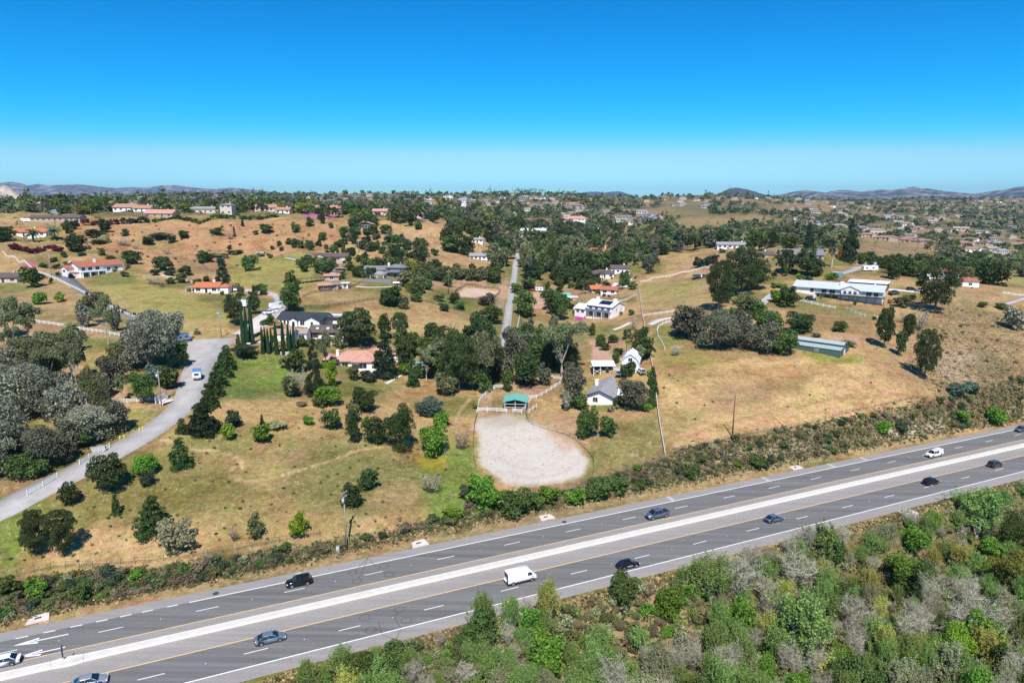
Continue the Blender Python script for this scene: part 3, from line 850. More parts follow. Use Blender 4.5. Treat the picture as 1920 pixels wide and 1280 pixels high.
def arrow(tail, tip):
    s0, n0 = hw_hit(*tail); s1, n1 = hw_hit(*tip)
    n1 = n0 = (n0 + n1) / 2
    mb = MB()
    def poly(pts): mb.add([hw_pt(a, b, .009) for a, b in pts], [tuple(range(len(pts)))])
    poly([(s1 + 2.2, n0 - .12), (s0, n0 - .12), (s0, n0 + .12), (s1 + 2.2, n0 + .12)])
    poly([(s1, n0), (s1 + 3.3, n0 - .78), (s1 + 3.5, n0 - .42), (s1 + 1.3, n0 - .1)])
    poly([(s1 + 1.3, n0 + .1), (s1 + 3.5, n0 + .42), (s1 + 3.3, n0 + .78), (s1, n0)])
    poly([(s1, n0), (s1 + 1.3, n0 - .1), (s1 + 2.3, n0 - .125), (s1 + 2.3, n0 + .125), (s1 + 1.3, n0 + .1)])
    mb.build('arrow_marking', M_PAINT, highway)
arrow((128.7, 1186.9), (24, 1211)); arrow((123, 1210.6), (28, 1234.5))
def ring(u, v, r=.92):
    s, n = hw_hit(u, v); mb = MB(); k = 28
    for i in range(k):
        a, b = 2*math.pi*i/k, 2*math.pi*(i+1)/k
        mb.add([hw_pt(s + q*math.cos(t_), n + q*math.sin(t_), .010) for q, t_ in ((r, a), (r, b), (r-.09, b), (r-.09, a))], [(3, 2, 1, 0)])
    mb.build('loop_cut', M_CUT, highway)
    return s, n
def cut(pts):
    mb = MB()
    for (a, b), (c, d) in zip(pts[:-1], pts[1:]):
        l = math.hypot(c - a, d - b) or 1
        ox, oy = -(d - b) / l * .035, (c - a) / l * .035
        mb.add([hw_pt(a+ox, b+oy, .0105), hw_pt(a-ox, b-oy, .0105), hw_pt(c-ox, d-oy, .0105), hw_pt(c+ox, d+oy, .0105)], [(0, 1, 2, 3)])
    mb.build('loop_cut', M_CUT, highway)
def c2(x, y): return (480 + x / 3.765, 940 + y / 3.765)
for q in [(768,818),(1012,762),(810,905),(1062,838),(682,500),(905,453),(940,513),(715,562)]: ring(*c2(*q))
cut([hw_hit(*c2(*q)) for q in [(865,848),(890,935),(985,975),(1025,900)]])
cut([hw_hit(*c2(*q)) for q in [(1005,780),(978,815),(1020,890)]])
cut([hw_hit(*c2(*q)) for q in [(790,395),(760,470),(725,545)]])
cut([hw_hit(*c2(*q)) for q in [(790,395),(840,450),(855,475)]])
cut([hw_hit(*c2(*q)) for q in [(790,395),(700,490)]])
for (u, v) in [(404.5,1112),(1058,978)]:                 # manholes in the shoulder
    s, n = hw_hit(u, v)
    MB().prism_z([tuple(np.array(hw_pt(s + .55*math.cos(a), n + .55*math.sin(a)))[:2]) for a in np.linspace(0, 2*math.pi, 17)[:-1]], HW_G*s - .05, HW_G*s + .03).build('manhole_cover', mat('cast_iron', (.06,.055,.055), .6), highway)
# paler patches across the far shoulder
for u, v in [(1263,938),(1440,900),(1560,873),(1620,860),(560,1078)]:
    s, n = hw_hit(u, v)
    hw_sheet(10.75, 13.2, .005, s - .5, s + .6, 5).build('patch', mat('pale_patch', (.42,.41,.40), .85, .1, 1), highway)

# median barrier, three sections; the middle one flares round the sign post
bar = empty('median_barrier', hw_pt(0, 0, .0))
tag(bar, 'long pale concrete barrier down the middle of the highway', 'barrier')
def bar_section(ss_, flare):
    mb = MB(); prev = None
    for s, f in zip(ss_, flare):
        prof = [(-.32 - f, 0), (-.30 - f, .08), (-.17 - f, .30), (-.13 - f, 1.02), (.13 + f, 1.02), (.17 + f, .30), (.30 + f, .08), (.32 + f, 0)]
        ring_ = [Vector(hw_pt(s, n, z)) - Vector(hw_pt(0, 0)) for n, z in prof]
        b = len(mb.v); mb.v += [tuple(p) for p in ring_]
        if prev is not None:
            for i in range(7):
                mb.f.append((prev + i, b + i, b + i + 1, prev + i + 1)); mb.m.append(0)
        prev = b
    n_ = 8
    mb.f.append(tuple(range(n_))); mb.m.append(0)
    mb.f.append(tuple(range(len(mb.v) - 1, len(mb.v) - 1 - n_, -1))); mb.m.append(0)
    return mb.build('barrier_section', M_BARRIER, bar)
sa, sb = hw_hit(94, 1262)[0], hw_hit(156, 1244)[0]
bar_section([S0, (S0 + sa) / 2, sa - .04], [0, 0, .05])
bar_section([sa, sa + (sb-sa)*.3, sa + (sb-sa)*.6, sa + (sb-sa)*.85, sb], [.05, .30, .34, .2, .08])
bar_section([sb + .04, sb + 4, 60, 300, S1], [.08, 0, 0, 0, 0])

# ------------------------------------------------------------------ mountains
def mountain_mat(name, col, rock):
    m, nt, N, L, bs = new_mat(name)
    bs.inputs['Roughness'].default_value = 1; bs.inputs['Specular IOR Level'].default_value = 0
    tc = N.new('ShaderNodeTexCoord')
    n = N.new('ShaderNodeTexNoise'); n.inputs['Scale'].default_value = .006; n.inputs['Detail'].default_value = 9; n.inputs['Roughness'].default_value = .72
    L.new(tc.outputs['Object'], n.inputs['Vector'])
    cr = N.new('ShaderNodeValToRGB')
    cr.color_ramp.elements[0].position = .46; cr.color_ramp.elements[0].color = (*col, 1)
    cr.color_ramp.elements[1].position = .64; cr.color_ramp.elements[1].color = (*rock, 1)
    L.new(n.outputs['Fac'], cr.inputs['Fac']); L.new(cr.outputs[0], bs.inputs['Base Color'])
    return m
MM_D = mountain_mat('mountain_chaparral', (.035,.045,.04), (.10,.10,.085))
MM_R = mountain_mat('mountain_rock', (.03,.036,.034), (.34,.30,.27))
MM_W = mountain_mat('pale_rock', (.10,.10,.07), (.62,.50,.42))
def mountain(sky, D, half, m_, seed, name='mountain'):
    us = np.linspace(sky[0][0], sky[-1][0], 220)
    vv = np.interp(us, [p[0] for p in sky], [p[1] for p in sky]) - 2.5
    tt = np.linspace(-1, 1, 60)
    X = np.zeros((60, 220)); Y = X.copy(); Z = X.copy()
    for j, t_ in enumerate(tt):
        y = D + half * t_
        x = (us - 960) / F_PX * D / CP * 0.985
        top = np.array([at_depth(u, v, D / (CP + (640 - v) / F_PX * SP))[2] for u, v in zip(us, vv)])
        prof = np.clip(1 - abs(t_), 0, 1) ** 0.8
        rug = (fbm(x / (half * .22), np.full_like(x, y) / (half * .22), seed, 5) - .5)
        X[j] = x; Y[j] = y
        Z[j] = 30 + (top - 30) * prof * (1 - .75 * np.abs(rug) * (1 - prof ** 6)) + rug * 60 * (half / 2000) * (prof < .97) * prof
    n_ = np.arange(60 * 220).reshape(60, 220)
    q = np.stack([n_[:-1, :-1], n_[:-1, 1:], n_[1:, 1:], n_[1:, :-1]], -1).reshape(-1, 4)
    me = mesh_np(name, np.stack([X, Y, Z], -1).reshape(-1, 3), q, True)
    me.materials.append(m_)
    o = link(bpy.data.objects.new(name, me)); o['kind'] = 'structure'
    return o
mountain([(-260,345),(-150,340),(0,342),(30,346),(52,343),(80,351),(100,347),(120,350),(140,349),(175,348),(205,352),(240,355),(270,353),(295,355),(325,350),(350,349),(380,354),(420,357),(450,354),(480,357),(520,362),(570,371)], 13000, 2200, MM_R, 3)
mountain([(1050,371),(1065,364),(1085,364),(1100,362),(1115,361.5),(1128,364),(1140,361.5),(1155,361),(1165,364),(1185,371)], 11000, 1500, MM_D, 5)
mountain([(1335,371),(1345,362),(1355,356),(1368,353.5),(1385,357),(1400,361),(1420,371)], 7000, 800, MM_D, 7)
mountain([(1455,372),(1480,361),(1495,359),(1510,361),(1530,365),(1545,361),(1560,358.5),(1575,360),(1590,363),(1610,360),(1630,358),(1660,359),(1680,354),(1690,352.5),(1705,356),(1730,359),(1750,364),(1765,369),(1785,376)], 10000, 1800, MM_R, 9)
mountain([(1835,373),(1860,362),(1880,356),(1905,349),(1920,347),(1990,343),(2060,348),(2150,360),(2200,372)], 8500, 1700, MM_R, 11)
mountain([(12,372),(25,357),(31,350),(42,350),(50,357),(62,372)], 1700, 130, MM_W, 13, 'rocky_knoll')

# ------------------------------------------------------------------ the air
hz = MB().box(-26000, 26000, -400, 23000, -25, 420).build('haze', [])
hm = bpy.data.materials.new('air'); hm.use_nodes = True
hn = hm.node_tree.nodes; hn.remove(hn['Principled BSDF'])
pv = hn.new('ShaderNodeVolumePrincipled')
pv.inputs['Color'].default_value = (.46, .69, 1.0, 1)
pv.inputs['Density'].default_value = 3.7e-5
pv.inputs['Anisotropy'].default_value = 0.0
hm.node_tree.links.new(pv.outputs[0], hn['Material Output'].inputs['Volume'])
hz.data.materials.append(hm); hz['kind'] = 'stuff'
def in_poly(u, v, poly):
    ins = False; j = len(poly) - 1
    for i in range(len(poly)):
        xi, yi = poly[i]; xj, yj = poly[j]
        if (yi > v) != (yj > v) and u < (xj - xi) * (v - yi) / ((yj - yi) or 1e-9) + xi: ins = not ins
        j = i
    return ins
def sample_poly(poly, n, mind=8, seed=1, ky=1.6):
    r = random.Random(seed); us = [p[0] for p in poly]; vs_ = [p[1] for p in poly]; out = []
    for _ in range(n * 60):
        u, v = r.uniform(min(us), max(us)), r.uniform(min(vs_), max(vs_))
        if not in_poly(u, v, poly): continue
        if any((u-a)**2 + ((v-b)*ky)**2 < mind*mind for a, b in out): continue
        out.append((u, v))
        if len(out) >= n: break
    return out
# ------------------------------------------------------------------ vegetation prototypes (unit boxes: 1 wide, 1 high)
def leaves(pts, nrm, size, r, aspect=.55):
    n = len(pts)
    nn = nrm * .7 + r.normal(size=(n, 3)) * .75
    nn /= np.linalg.norm(nn, axis=1)[:, None] + 1e-9
    a = np.cross(nn, r.normal(size=(n, 3))); a /= np.linalg.norm(a, axis=1)[:, None] + 1e-9
    b = np.cross(nn, a)
    s = (size * r.uniform(.65, 1.35, n))[:, None]
    a = a * s; b = b * s * aspect
    V = np.stack([pts - a, pts - b, pts + a, pts + b], 1).reshape(-1, 3)
    return V
def blobs(cl, total, size, r, inner=.25):
    """cl: list of (centre, radii) ; leaves on and inside every clump"""
    vol = np.array([np.prod(np.maximum(c[1], 1e-3)) ** (2/3) for c in cl]); vol = vol / vol.sum()
    out = []
    for (c, rad), w in zip(cl, vol):
        n = max(4, int(total * w))
        d = r.normal(size=(n, 3)); d /= np.linalg.norm(d, axis=1)[:, None]
        d[:, 2] = np.where(d[:, 2] < -.55, -d[:, 2], d[:, 2])
        q = np.where(r.uniform(size=n) < inner, r.uniform(.3, .8, n), r.uniform(.78, 1.06, n))[:, None]
        out.append(leaves(np.array(c) + d * np.array(rad) * q, d, np.full(n, size), r))
    return np.concatenate(out)
def finish(name, V, k=4):
    f = np.arange(len(V)).reshape(-1, k)
    return mesh_np(name, V, f)
def norm_unit(V, limbs=None):
    lo, hi = V.min(0), V.max(0)
    sx = max(hi[0] - lo[0], hi[1] - lo[1]); c = (lo + hi) / 2
    s = np.array([1 / sx, 1 / sx, 1 / hi[2]])
    o = np.array([c[0], c[1], 0])
    return (V - o) * s, o, s
LOD = {'X': (9500, .019), 'L': (3600, .034), 'M': (1100, .062), 'S': (260, .13)}

def limb_mesh(segs, o, s, n=5):
    mb = MB()
    for pts, rad in segs:
        P_ = [tuple((np.array(p) - o) * s) for p in pts]
        mb.tube(P_, [q for q in rad], n, cap=False)
    return mb

def make_proto(arch, lod, seed):
    r = np.random.default_rng(seed * 131 + 17)
    n, ls = LOD[lod]
    segs = []; cl = []
    if arch in ('round', 'bush', 'willow'):
        zc, rz, k = {'round': (.46, .42, 22), 'bush': (.44, .38, 20), 'willow': (.54, .38, 46)}[arch]
        lob = [r.normal(size=3) for _ in range(4)]
        for i in range(k):
            d = r.normal(size=3); d /= np.linalg.norm(d)
            if r.uniform() < .55:
                d = lob[i % 4] / np.linalg.norm(lob[i % 4]) + d * .55; d /= np.linalg.norm(d)
            if d[2] < -.75 and arch == 'willow': d[2] *= -.6
            q = r.uniform(.45, 1.15)
            c = np.array([0, 0, zc]) + d * np.array([.33, .33, rz]) * q
            rr = r.uniform(.11, .21) * (.55 if arch == 'willow' else 1)
            cl.append((c, np.array([rr, rr, rr * r.uniform(.7, 1.0)])))
        if arch != 'willow': cl.append((np.array([0, 0, zc]), np.array([.30, .30, rz * .8])))
        nl = {'round': 5, 'bush': 4, 'willow': 9}[arch]
        tw = {'round': .022, 'bush': .014, 'willow': .013}[arch]
        z0 = .18 if arch == 'round' else .05
        if arch == 'round': segs.append(([(0, 0, -.05), (.01, 0, .12), (0, .01, .32)], [tw*1.5, tw*1.2, tw]))
        for i in range(nl):
            c = cl[(i * 3) % k][0]
            mid = c * np.array([.45, .45, .62]); mid[2] = max(mid[2], z0 + .05)
            segs.append(([(r.normal()*.01, r.normal()*.01, 0 if arch != 'round' else z0), mid, c * np.array([1, 1, 1.02])], [tw, tw*.7, tw*.25]))
        if arch == 'willow': n = int(n * 1.05)
    elif arch == 'open':                       # eucalyptus: bare forked trunk, airy clumps
        nl = r.integers(3, 5)
        segs.append(([(0, 0, -.05), (.015, .01, .2), (.0, 0, .34)], [.028, .022, .018]))
        for i in range(nl):
            a = 2 * math.pi * (i + r.uniform(0, .7)) / nl
            rad = r.uniform(.16, .36); top = r.uniform(.68, .93)
            tip = np.array([math.cos(a) * rad, math.sin(a) * rad, top])
            segs.append(([(0, 0, .30), tip * np.array([.45, .45, .62]), tip], [.017, .012, .005]))
            for j in range(4):
                t_ = r.uniform(.55, 1.05)
                c = tip * np.array([t_, t_, .55 + .42 * t_]) + r.normal(size=3) * np.array([.09, .09, .07])
                c[2] = min(max(c[2], .36), .90)
                rr = r.uniform(.09, .165)
                cl.append((c, np.array([rr, rr, rr * .8])))
        cl.append((np.array([0, 0, .86]), np.array([.15, .15, .12])))
        n = int(n * .75)
    elif arch in ('cone', 'irr'):
        segs.append(([(0, 0, -.05), (.005, .005, .4), (0, 0, .92)], [.03, .02, .006]))
        lv = 9 if arch == 'cone' else 8
        for j in range(lv):
            z = (.10 if arch == 'cone' else .26) + (.84 if arch == 'cone' else .66) * j / (lv - 1)
            rad = (.44 * (1 - z) ** .75 + .03) if arch == 'cone' else (.40 * math.sin(math.pi * min(1, (1.12 - z) * .98)) ** .7 + .02) * r.uniform(.65, 1.1)
            kk = max(2, int(2 + rad * 12))
            for i in range(kk):
                a = 2 * math.pi * (i + r.uniform(0, .8)) / kk
                q = rad * r.uniform(.6, 1.12)
                rr = (.10 + rad * .16) * r.uniform(.75, 1.15)
                c = np.array([math.cos(a) * q, math.sin(a) * q, z + r.normal() * .025 - (q * .12 if arch == 'cone' else 0)])
                cl.append((c, np.array([rr, rr, rr * (.42 if arch == 'cone' else .55)])))
                if i % 2 == 0: segs.append(([(0, 0, z - .03), tuple(c)], [.009, .004]))
        cl.append((np.array([0, 0, .95]), np.array([.05, .05, .06])))
        n = int(n * 1.15)
    if arch == 'column':
        z = r.uniform(0.02, 1, n) ; a = r.uniform(0, 2 * math.pi, n)
        rad = .47 * np.clip((1 - z), 0, 1) ** .5 * np.clip(z * 9 + .45, 0, 1) * (1 + .10 * np.sin(a * 3 + z * 9)) * r.uniform(.8, 1.04, n)
        pts = np.stack([rad * np.cos(a), rad * np.sin(a), z], 1)
        nr_ = np.stack([np.cos(a), np.sin(a), np.full(n, .25)], 1)
        V = leaves(pts, nr_, np.full(n, ls * 1.9), r, .8)
        V[:, 2] = np.clip(V[:, 2], 0, 1.01)
        segs.append(([(0, 0, -.03), (0, 0, .5)], [.08, .04]))
    elif arch == 'bare':
        V = []
        tw = {'X': .003, 'L': .0045, 'M': .008, 'S': .014}[lod]
        def twig(a, b, w):
            a, b = np.array(a), np.array(b); d = b - a
            s_ = np.cross(d, r.normal(size=3)); s_ /= np.linalg.norm(s_) + 1e-9
            V.extend([a - s_ * w, a + s_ * w, b + s_ * w * .3, b - s_ * w * .3])
        ns, nb, nt_ = {'X': (15, 11, 14), 'L': (11, 9, 11), 'M': (8, 7, 6), 'S': (6, 4, 3)}[lod]
        for i in range(ns):
            a = 2 * math.pi * (i + r.uniform(0, .8)) / ns; q = r.uniform(.15, .42); top = r.uniform(.6, .92)
            tip = np.array([math.cos(a) * q, math.sin(a) * q, top])
            segs.append(([(r.normal()*.03, r.normal()*.03, -.03), tip * np.array([.5, .5, .5]), tip], [.013, .008, .003]))
            for j in range(nb):
                t_ = r.uniform(.25, 1); s0 = tip * np.array([t_ ** .8, t_ ** .8, t_])
                e = s0 + np.array([r.normal() * .12, r.normal() * .12, r.uniform(.02, .2)])
                twig(s0, e, tw * 1.2)
                for k in range(nt_):
                    u_ = r.uniform(.2, 1); b0 = s0 + (e - s0) * u_
                    twig(b0, b0 + np.array([r.normal() * .07, r.normal() * .07, r.uniform(-.01, .11)]), tw)
        V = np.array(V)
        V[:, 2] = np.maximum(V[:, 2], 0.01)
    elif arch in ('fan', 'date'):
        V = []
        if arch == 'fan':
            segs.append(([(0, 0, -.02), (.02, 0, .45), (0, 0, .82)], [.05, .04, .045]))
            for i in range(34):
                a = r.uniform(0, 2 * math.pi); el = r.uniform(-.9, 1.3)
                d = np.array([math.cos(a) * math.cos(el), math.sin(a) * math.cos(el), math.sin(el) * .42])
                c = np.array([0, 0, .83]); t0 = c + d * .18; t1 = c + d * .48 * r.uniform(.8, 1.1) - np.array([0, 0, .03])
                sd = np.cross(d, [0, 0, 1]); sd /= np.linalg.norm(sd) + 1e-9
                for k in (-2, -1, 0, 1, 2):
                    e = t1 + sd * k * .07 - np.array([0, 0, .012 * abs(k)]) - d * .03 * abs(k)
                    V.extend([t0 - sd * .012, t0 + sd * .012, e + sd * .028, e - sd * .028])
        else:
            segs.append(([(0, 0, -.02), (0, 0, .2), (0, 0, .45)], [.06, .055, .065]))
            for i in range(30):
                a = r.uniform(0, 2 * math.pi); el = r.uniform(.0, 1.35)
                h = np.array([math.cos(a), math.sin(a), 0]); sd = np.array([-math.sin(a), math.cos(a), 0])
                L_ = .5 * r.uniform(.85, 1.05); prev = None
                for k in range(7):
                    t_ = k / 6
                    p = np.array([0, 0, .45]) + h * L_ * t_ * math.cos(el * (1 - t_ * .5)) + np.array([0, 0, L_ * (math.sin(el) * t_ * 1.25 - .75 * t_ * t_)])
                    w = .055 * math.sin(math.pi * (.12 + .86 * t_)) + .006
                    if prev is not None:
                        p0, w0 = prev
                        V.extend([p0, p, p + sd * w - np.array([0, 0, w * .55]), p0 + sd * w0 - np.array([0, 0, w0 * .55])])
                        V.extend([p, p0, p0 - sd * w0 - np.array([0, 0, w0 * .55]), p - sd * w - np.array([0, 0, w * .55])])
                    prev = (p, w)
        V = np.array(V)
    elif arch == 'willow':                     # feathery: leaflets strung along upright shoots
        ns = {'X': 420, 'L': 200, 'M': 90, 'S': 36}[lod]; nl_ = n // ns
        ci = r.integers(0, len(cl), ns)
        st = np.array([cl[i][0] for i in ci]) + r.normal(size=(ns, 3)) * np.array([.075, .075, .06])
        dr = st - np.array([0, 0, .25]); dr /= np.linalg.norm(dr, axis=1)[:, None]
        dr = dr * .8 + np.array([0, 0, .9]) + r.normal(size=(ns, 3)) * .3; dr /= np.linalg.norm(dr, axis=1)[:, None]
        t_ = r.uniform(-.3, 1, (ns, nl_, 1)); ln_ = r.uniform(.09, .20, (ns, 1, 1))
        pts = (st[:, None] + dr[:, None] * t_ * ln_ + r.normal(size=(ns, nl_, 3)) * .016).reshape(-1, 3)
        V = leaves(pts, np.repeat(dr, nl_, 0) * np.array([1, 1, .2]), np.full(len(pts), ls * .95), r, .42)
        V[:, 2] = np.maximum(V[:, 2], .01)
    elif arch != 'column':
        V = blobs(cl, n, ls, r)
        V[:, 2] = np.maximum(V[:, 2], .01)
    Vn, o, s = norm_unit(V)
    crown = finish(arch + '_crown', Vn)
    trunk = limb_mesh(segs, o, s, 5 if lod != 'S' else 3) if segs else None
    return crown, trunk

BARK = mat('bark', (.11, .085, .065), .95, .3, 6)
BARK_PALE = mat('pale_bark', (.42, .38, .33), .9, .25, 5)
BARK_GREY = mat('grey_bark', (.23, .20, .175), .95, .25, 6)
LM = {
 'ok': leaf_mat('oak_leaf', (.033, .049, .017)), 'gr': leaf_mat('mid_leaf', (.050, .074, .021)), 'br': leaf_mat('fresh_leaf', (.070, .122, .018)),
 'eu': leaf_mat('gum_leaf', (.098, .106, .052)), 'sv': leaf_mat('silver_leaf', (.138, .142, .100)), 'pn': leaf_mat('pine_needle', (.039, .053, .019)),
 'co': leaf_mat('conifer_needle', (.035, .058, .018)), 'dk': leaf_mat('dark_needle', (.021, .034, .016)), 'cy': leaf_mat('cypress_leaf', (.016, .036, .016), .35, .1),
 'bk': leaf_mat('brown_grey_leaf', (.078, .078, .050)), 'wi': leaf_mat('willow_leaf', (.105, .152, .042), .5, .3), 'wy': leaf_mat('yellow_willow_leaf', (.22, .22, .055), .4, .3),
 'lm': leaf_mat('lime_leaf', (.11, .16, .016)), 'gs': leaf_mat('sage_leaf', (.16, .155, .085)), 'bs': leaf_mat('dark_shrub_leaf', (.034, .048, .026)),
 'bl': leaf_mat('blue_green_leaf', (.058, .085, .060)), 'fp': leaf_mat('palm_frond', (.085, .105, .035)), 'dp': leaf_mat('date_frond', (.065, .085, .040)),
 'ba': leaf_mat('bare_twig', (.195, .185, .135), .35, .05), 'bb': leaf_mat('brown_twig', (.17, .125, .10), .35, .05), 'og': leaf_mat('orange_leaf', (.2, .08, .02)),
 'bv': leaf_mat('wine_leaf', (.085, .020, .026)), 'mg': leaf_mat('magenta_flower', (.30, .03, .25)), 'sc': leaf_mat('scrub_leaf', (.080, .085, .035)), 'sb': leaf_mat('brown_scrub_leaf', (.115, .090, .055)),
 'wg': leaf_mat('grey_willow_leaf', (.155, .160, .085), .5, .3), 'ye': leaf_mat('yellow_green_leaf', (.12, .125, .025)), 'rd': leaf_mat('olive_leaf', (.085, .090, .040)),
}
# kind: (shape, leaf, bark, words, category)
KIND = {
 'ok': ('round', 'ok', BARK, 'dark green round-crowned tree', 'tree'), 'gr': ('round', 'gr', BARK, 'mid green broadleaf tree', 'tree'),
 'br': ('bush', 'br', BARK, 'fresh green leafy bush', 'bush'), 'eu': ('open', 'eu', BARK_PALE, 'airy grey-green eucalyptus with pale trunk', 'tree'),
 'sv': ('bush', 'sv', BARK_GREY, 'silver-grey leaved tree', 'tree'), 'pn': ('irr', 'pn', BARK, 'spreading olive-green pine', 'tree'),
 'co': ('cone', 'co', BARK, 'green conical conifer', 'tree'), 'dk': ('cone', 'dk', BARK, 'very dark tall conifer', 'tree'),
 'cy': ('column', 'cy', BARK, 'slim dark green columnar cypress', 'tree'), 'bk': ('round', 'bk', BARK, 'brownish-grey dense tree', 'tree'),
 'wi': ('willow', 'wi', BARK_PALE, 'green willow with pale stems', 'tree'), 'wy': ('willow', 'wy', BARK_PALE, 'pale yellow flowering willow', 'tree'),
 'lm': ('bush', 'lm', BARK, 'bright lime-green bush', 'bush'), 'gs': ('bush', 'gs', BARK, 'pale sage-coloured shrub', 'shrub'),
 'bs': ('bush', 'bs', BARK, 'dark green shrub', 'shrub'), 'bl': ('bush', 'bl', BARK, 'blue-green shrub', 'shrub'), 'gb': ('bush', 'gr', BARK, 'mid green rounded shrub', 'shrub'),
 'fp': ('fan', 'fp', BARK_GREY, 'tall fan palm', 'palm'), 'dp': ('date', 'dp', BARK, 'stout date palm with arching fronds', 'palm'),
 'ba': ('bare', 'ba', BARK_GREY, 'leafless grey twiggy tree', 'tree'), 'bb': ('bare', 'bb', BARK, 'bare brown twiggy shrub', 'shrub'),
 'og': ('cone', 'og', BARK, 'orange-leaved narrow tree', 'tree'), 'bv': ('bush', 'bv', BARK, 'wine-red flowering hedge bush', 'bush'),
 'mg': ('bush', 'mg', BARK, 'magenta flowering bush', 'bush'), 'sc': ('bush', 'sc', BARK, 'low green-brown scrub', 'shrub'), 'sb': ('bush', 'sb', BARK, 'low brown scrub', 'shrub'),
 'od': ('bush', 'ok', BARK, 'dark green rounded shrub', 'shrub'), 'gd': ('bush', 'gr', BARK, 'mid green spreading shrub', 'shrub'), 'rb': ('bush', 'rd', BARK, 'olive-green spreading shrub', 'shrub'), 'bd': ('bush', 'bk', BARK, 'brownish-grey spreading tree', 'tree'),
 'wg': ('willow', 'wg', BARK_PALE, 'grey-green willow with pale stems', 'tree'), 'ye': ('round', 'ye', BARK, 'yellow-green leafy tree', 'tree'), 'rd': ('round', 'rd', BARK, 'olive-green round tree', 'tree'),
}
NAMES = {'od': 'evergreen_shrub', 'gd': 'spreading_shrub', 'rb': 'olive_shrub', 'sc': 'scrub_shrub', 'sb': 'scrub_shrub', 'gs': 'sage_shrub', 'bl': 'juniper_shrub', 'gr': 'broadleaf_tree', 'rd': 'olive_tree', 'sv': 'silver_tree', 'bk': 'acacia_tree', 'bd': 'acacia_tree', 'ye': 'pepper_tree', 'og': 'autumn_tree', 'eu': 'eucalyptus_tree', 'pn': 'pine_tree', 'co': 'conifer', 'dk': 'conifer', 'cy': 'cypress_tree', 'wi': 'willow', 'wy': 'willow', 'wg': 'willow', 'fp': 'fan_palm',
         'dp': 'date_palm', 'ok': 'oak_tree', 'ba': 'bare_tree', 'bb': 'bare_shrub', 'bv': 'hedge_bush', 'mg': 'flowering_bush'}
PROTO = {}
NVAR = {'round': 5, 'bush': 4, 'open': 4, 'irr': 4, 'cone': 2, 'willow': 3, 'bare': 2, 'column': 1, 'fan': 1, 'date': 1}
def proto(arch, lod, k):
    key = (arch, lod, k % NVAR[arch])
    if key not in PROTO:
        crown, tr = make_proto(arch, lod, 10 + key[2] * 7 + len(PROTO))
        crown.materials.append(LM['ok'])
        tm = tr.mesh('trunk', BARK) if tr else None
        PROTO[key] = (crown, tm)
    return PROTO[key]
_tc = [0]
def plant(kind, p, w, h, label, group=None, lod='M', name=None, lean=0.0):
    """w, h in metres; a thing with trunk and crown (shrubs are one leafy mesh)"""
    arch, leaf, bark, words, cat = KIND[kind]
    _tc[0] += 1
    k = _tc[0]
    crown, tm = proto(arch, lod, k)
    nm = name or NAMES.get(kind, {'tree': 'tree', 'shrub': 'shrub', 'bush': 'bush', 'palm': 'fan_palm'}[cat])
    rz = random.uniform(0, 6.28)
    def mk(n_, me, m_, par):
        o = bpy.data.objects.new(n_, me); COL.objects.link(o)
        o.material_slots[0].link = 'OBJECT'; o.material_slots[0].material = m_
        o.parent = par
        return o
    if cat in ('shrub', 'bush') and arch != 'bare':
        root = mk(nm, crown, LM[leaf], None)
    else:
        root = bpy.data.objects.new(nm, None); COL.objects.link(root)
        root.empty_display_size = .2
        mk('crown', crown, LM[leaf], root)
        if tm is not None: mk('trunk', tm, bark, root)
    root.location = (p[0], p[1], p[2] - .03 * h)
    root.scale = (w, w * random.uniform(.9, 1.1), h)
    root.rotation_euler = (0, lean, rz) if not lean else (lean, 0, 0)
    tag(root, label, cat, group)
    return root
def lod_for(wpx, hpx):
    q = max(wpx, hpx)
    return 'X' if q > 85 else 'L' if q > 52 else ('M' if q > 19 else 'S')
def plants(where, rows):
    """rows of (kind, u, v_base, w_px, h_px); where completes the label"""
    fx = {'ok': 'od', 'gr': 'gd', 'rd': 'rb', 'bk': 'bd'}
    rows = [((fx.get(r_[0], r_[0]) if r_[3] > 1.12 * r_[4] else r_[0]),) + tuple(r_[1:]) for r_ in rows]
    cnt = {}
    for r_ in rows: cnt[r_[0]] = cnt.get(r_[0], 0) + 1
    big = {}
    for k in cnt:
        hs = sorted([r_[4] for r_ in rows if r_[0] == k]); big[k] = hs
    for i, (k, u, v, w, h) in enumerate(rows):
        p = P(u, v - .10 * min(w, h))
        s = px_m(p)
        words = KIND[k][3]
        g = None
        if cnt[k] > 1:
            hs = big[k]
            pre = 'large ' if h >= hs[-1] and hs[-1] > 1.25 * hs[0] else ('small ' if h <= hs[0] and hs[-1] > 1.25 * hs[0] else '')
            words = pre + words
            g = words + ' ' + where
        words = words.strip()
        plant(k, p, w * s, h * s * 1.04, words + ' ' + where, g, lod_for(w, h))

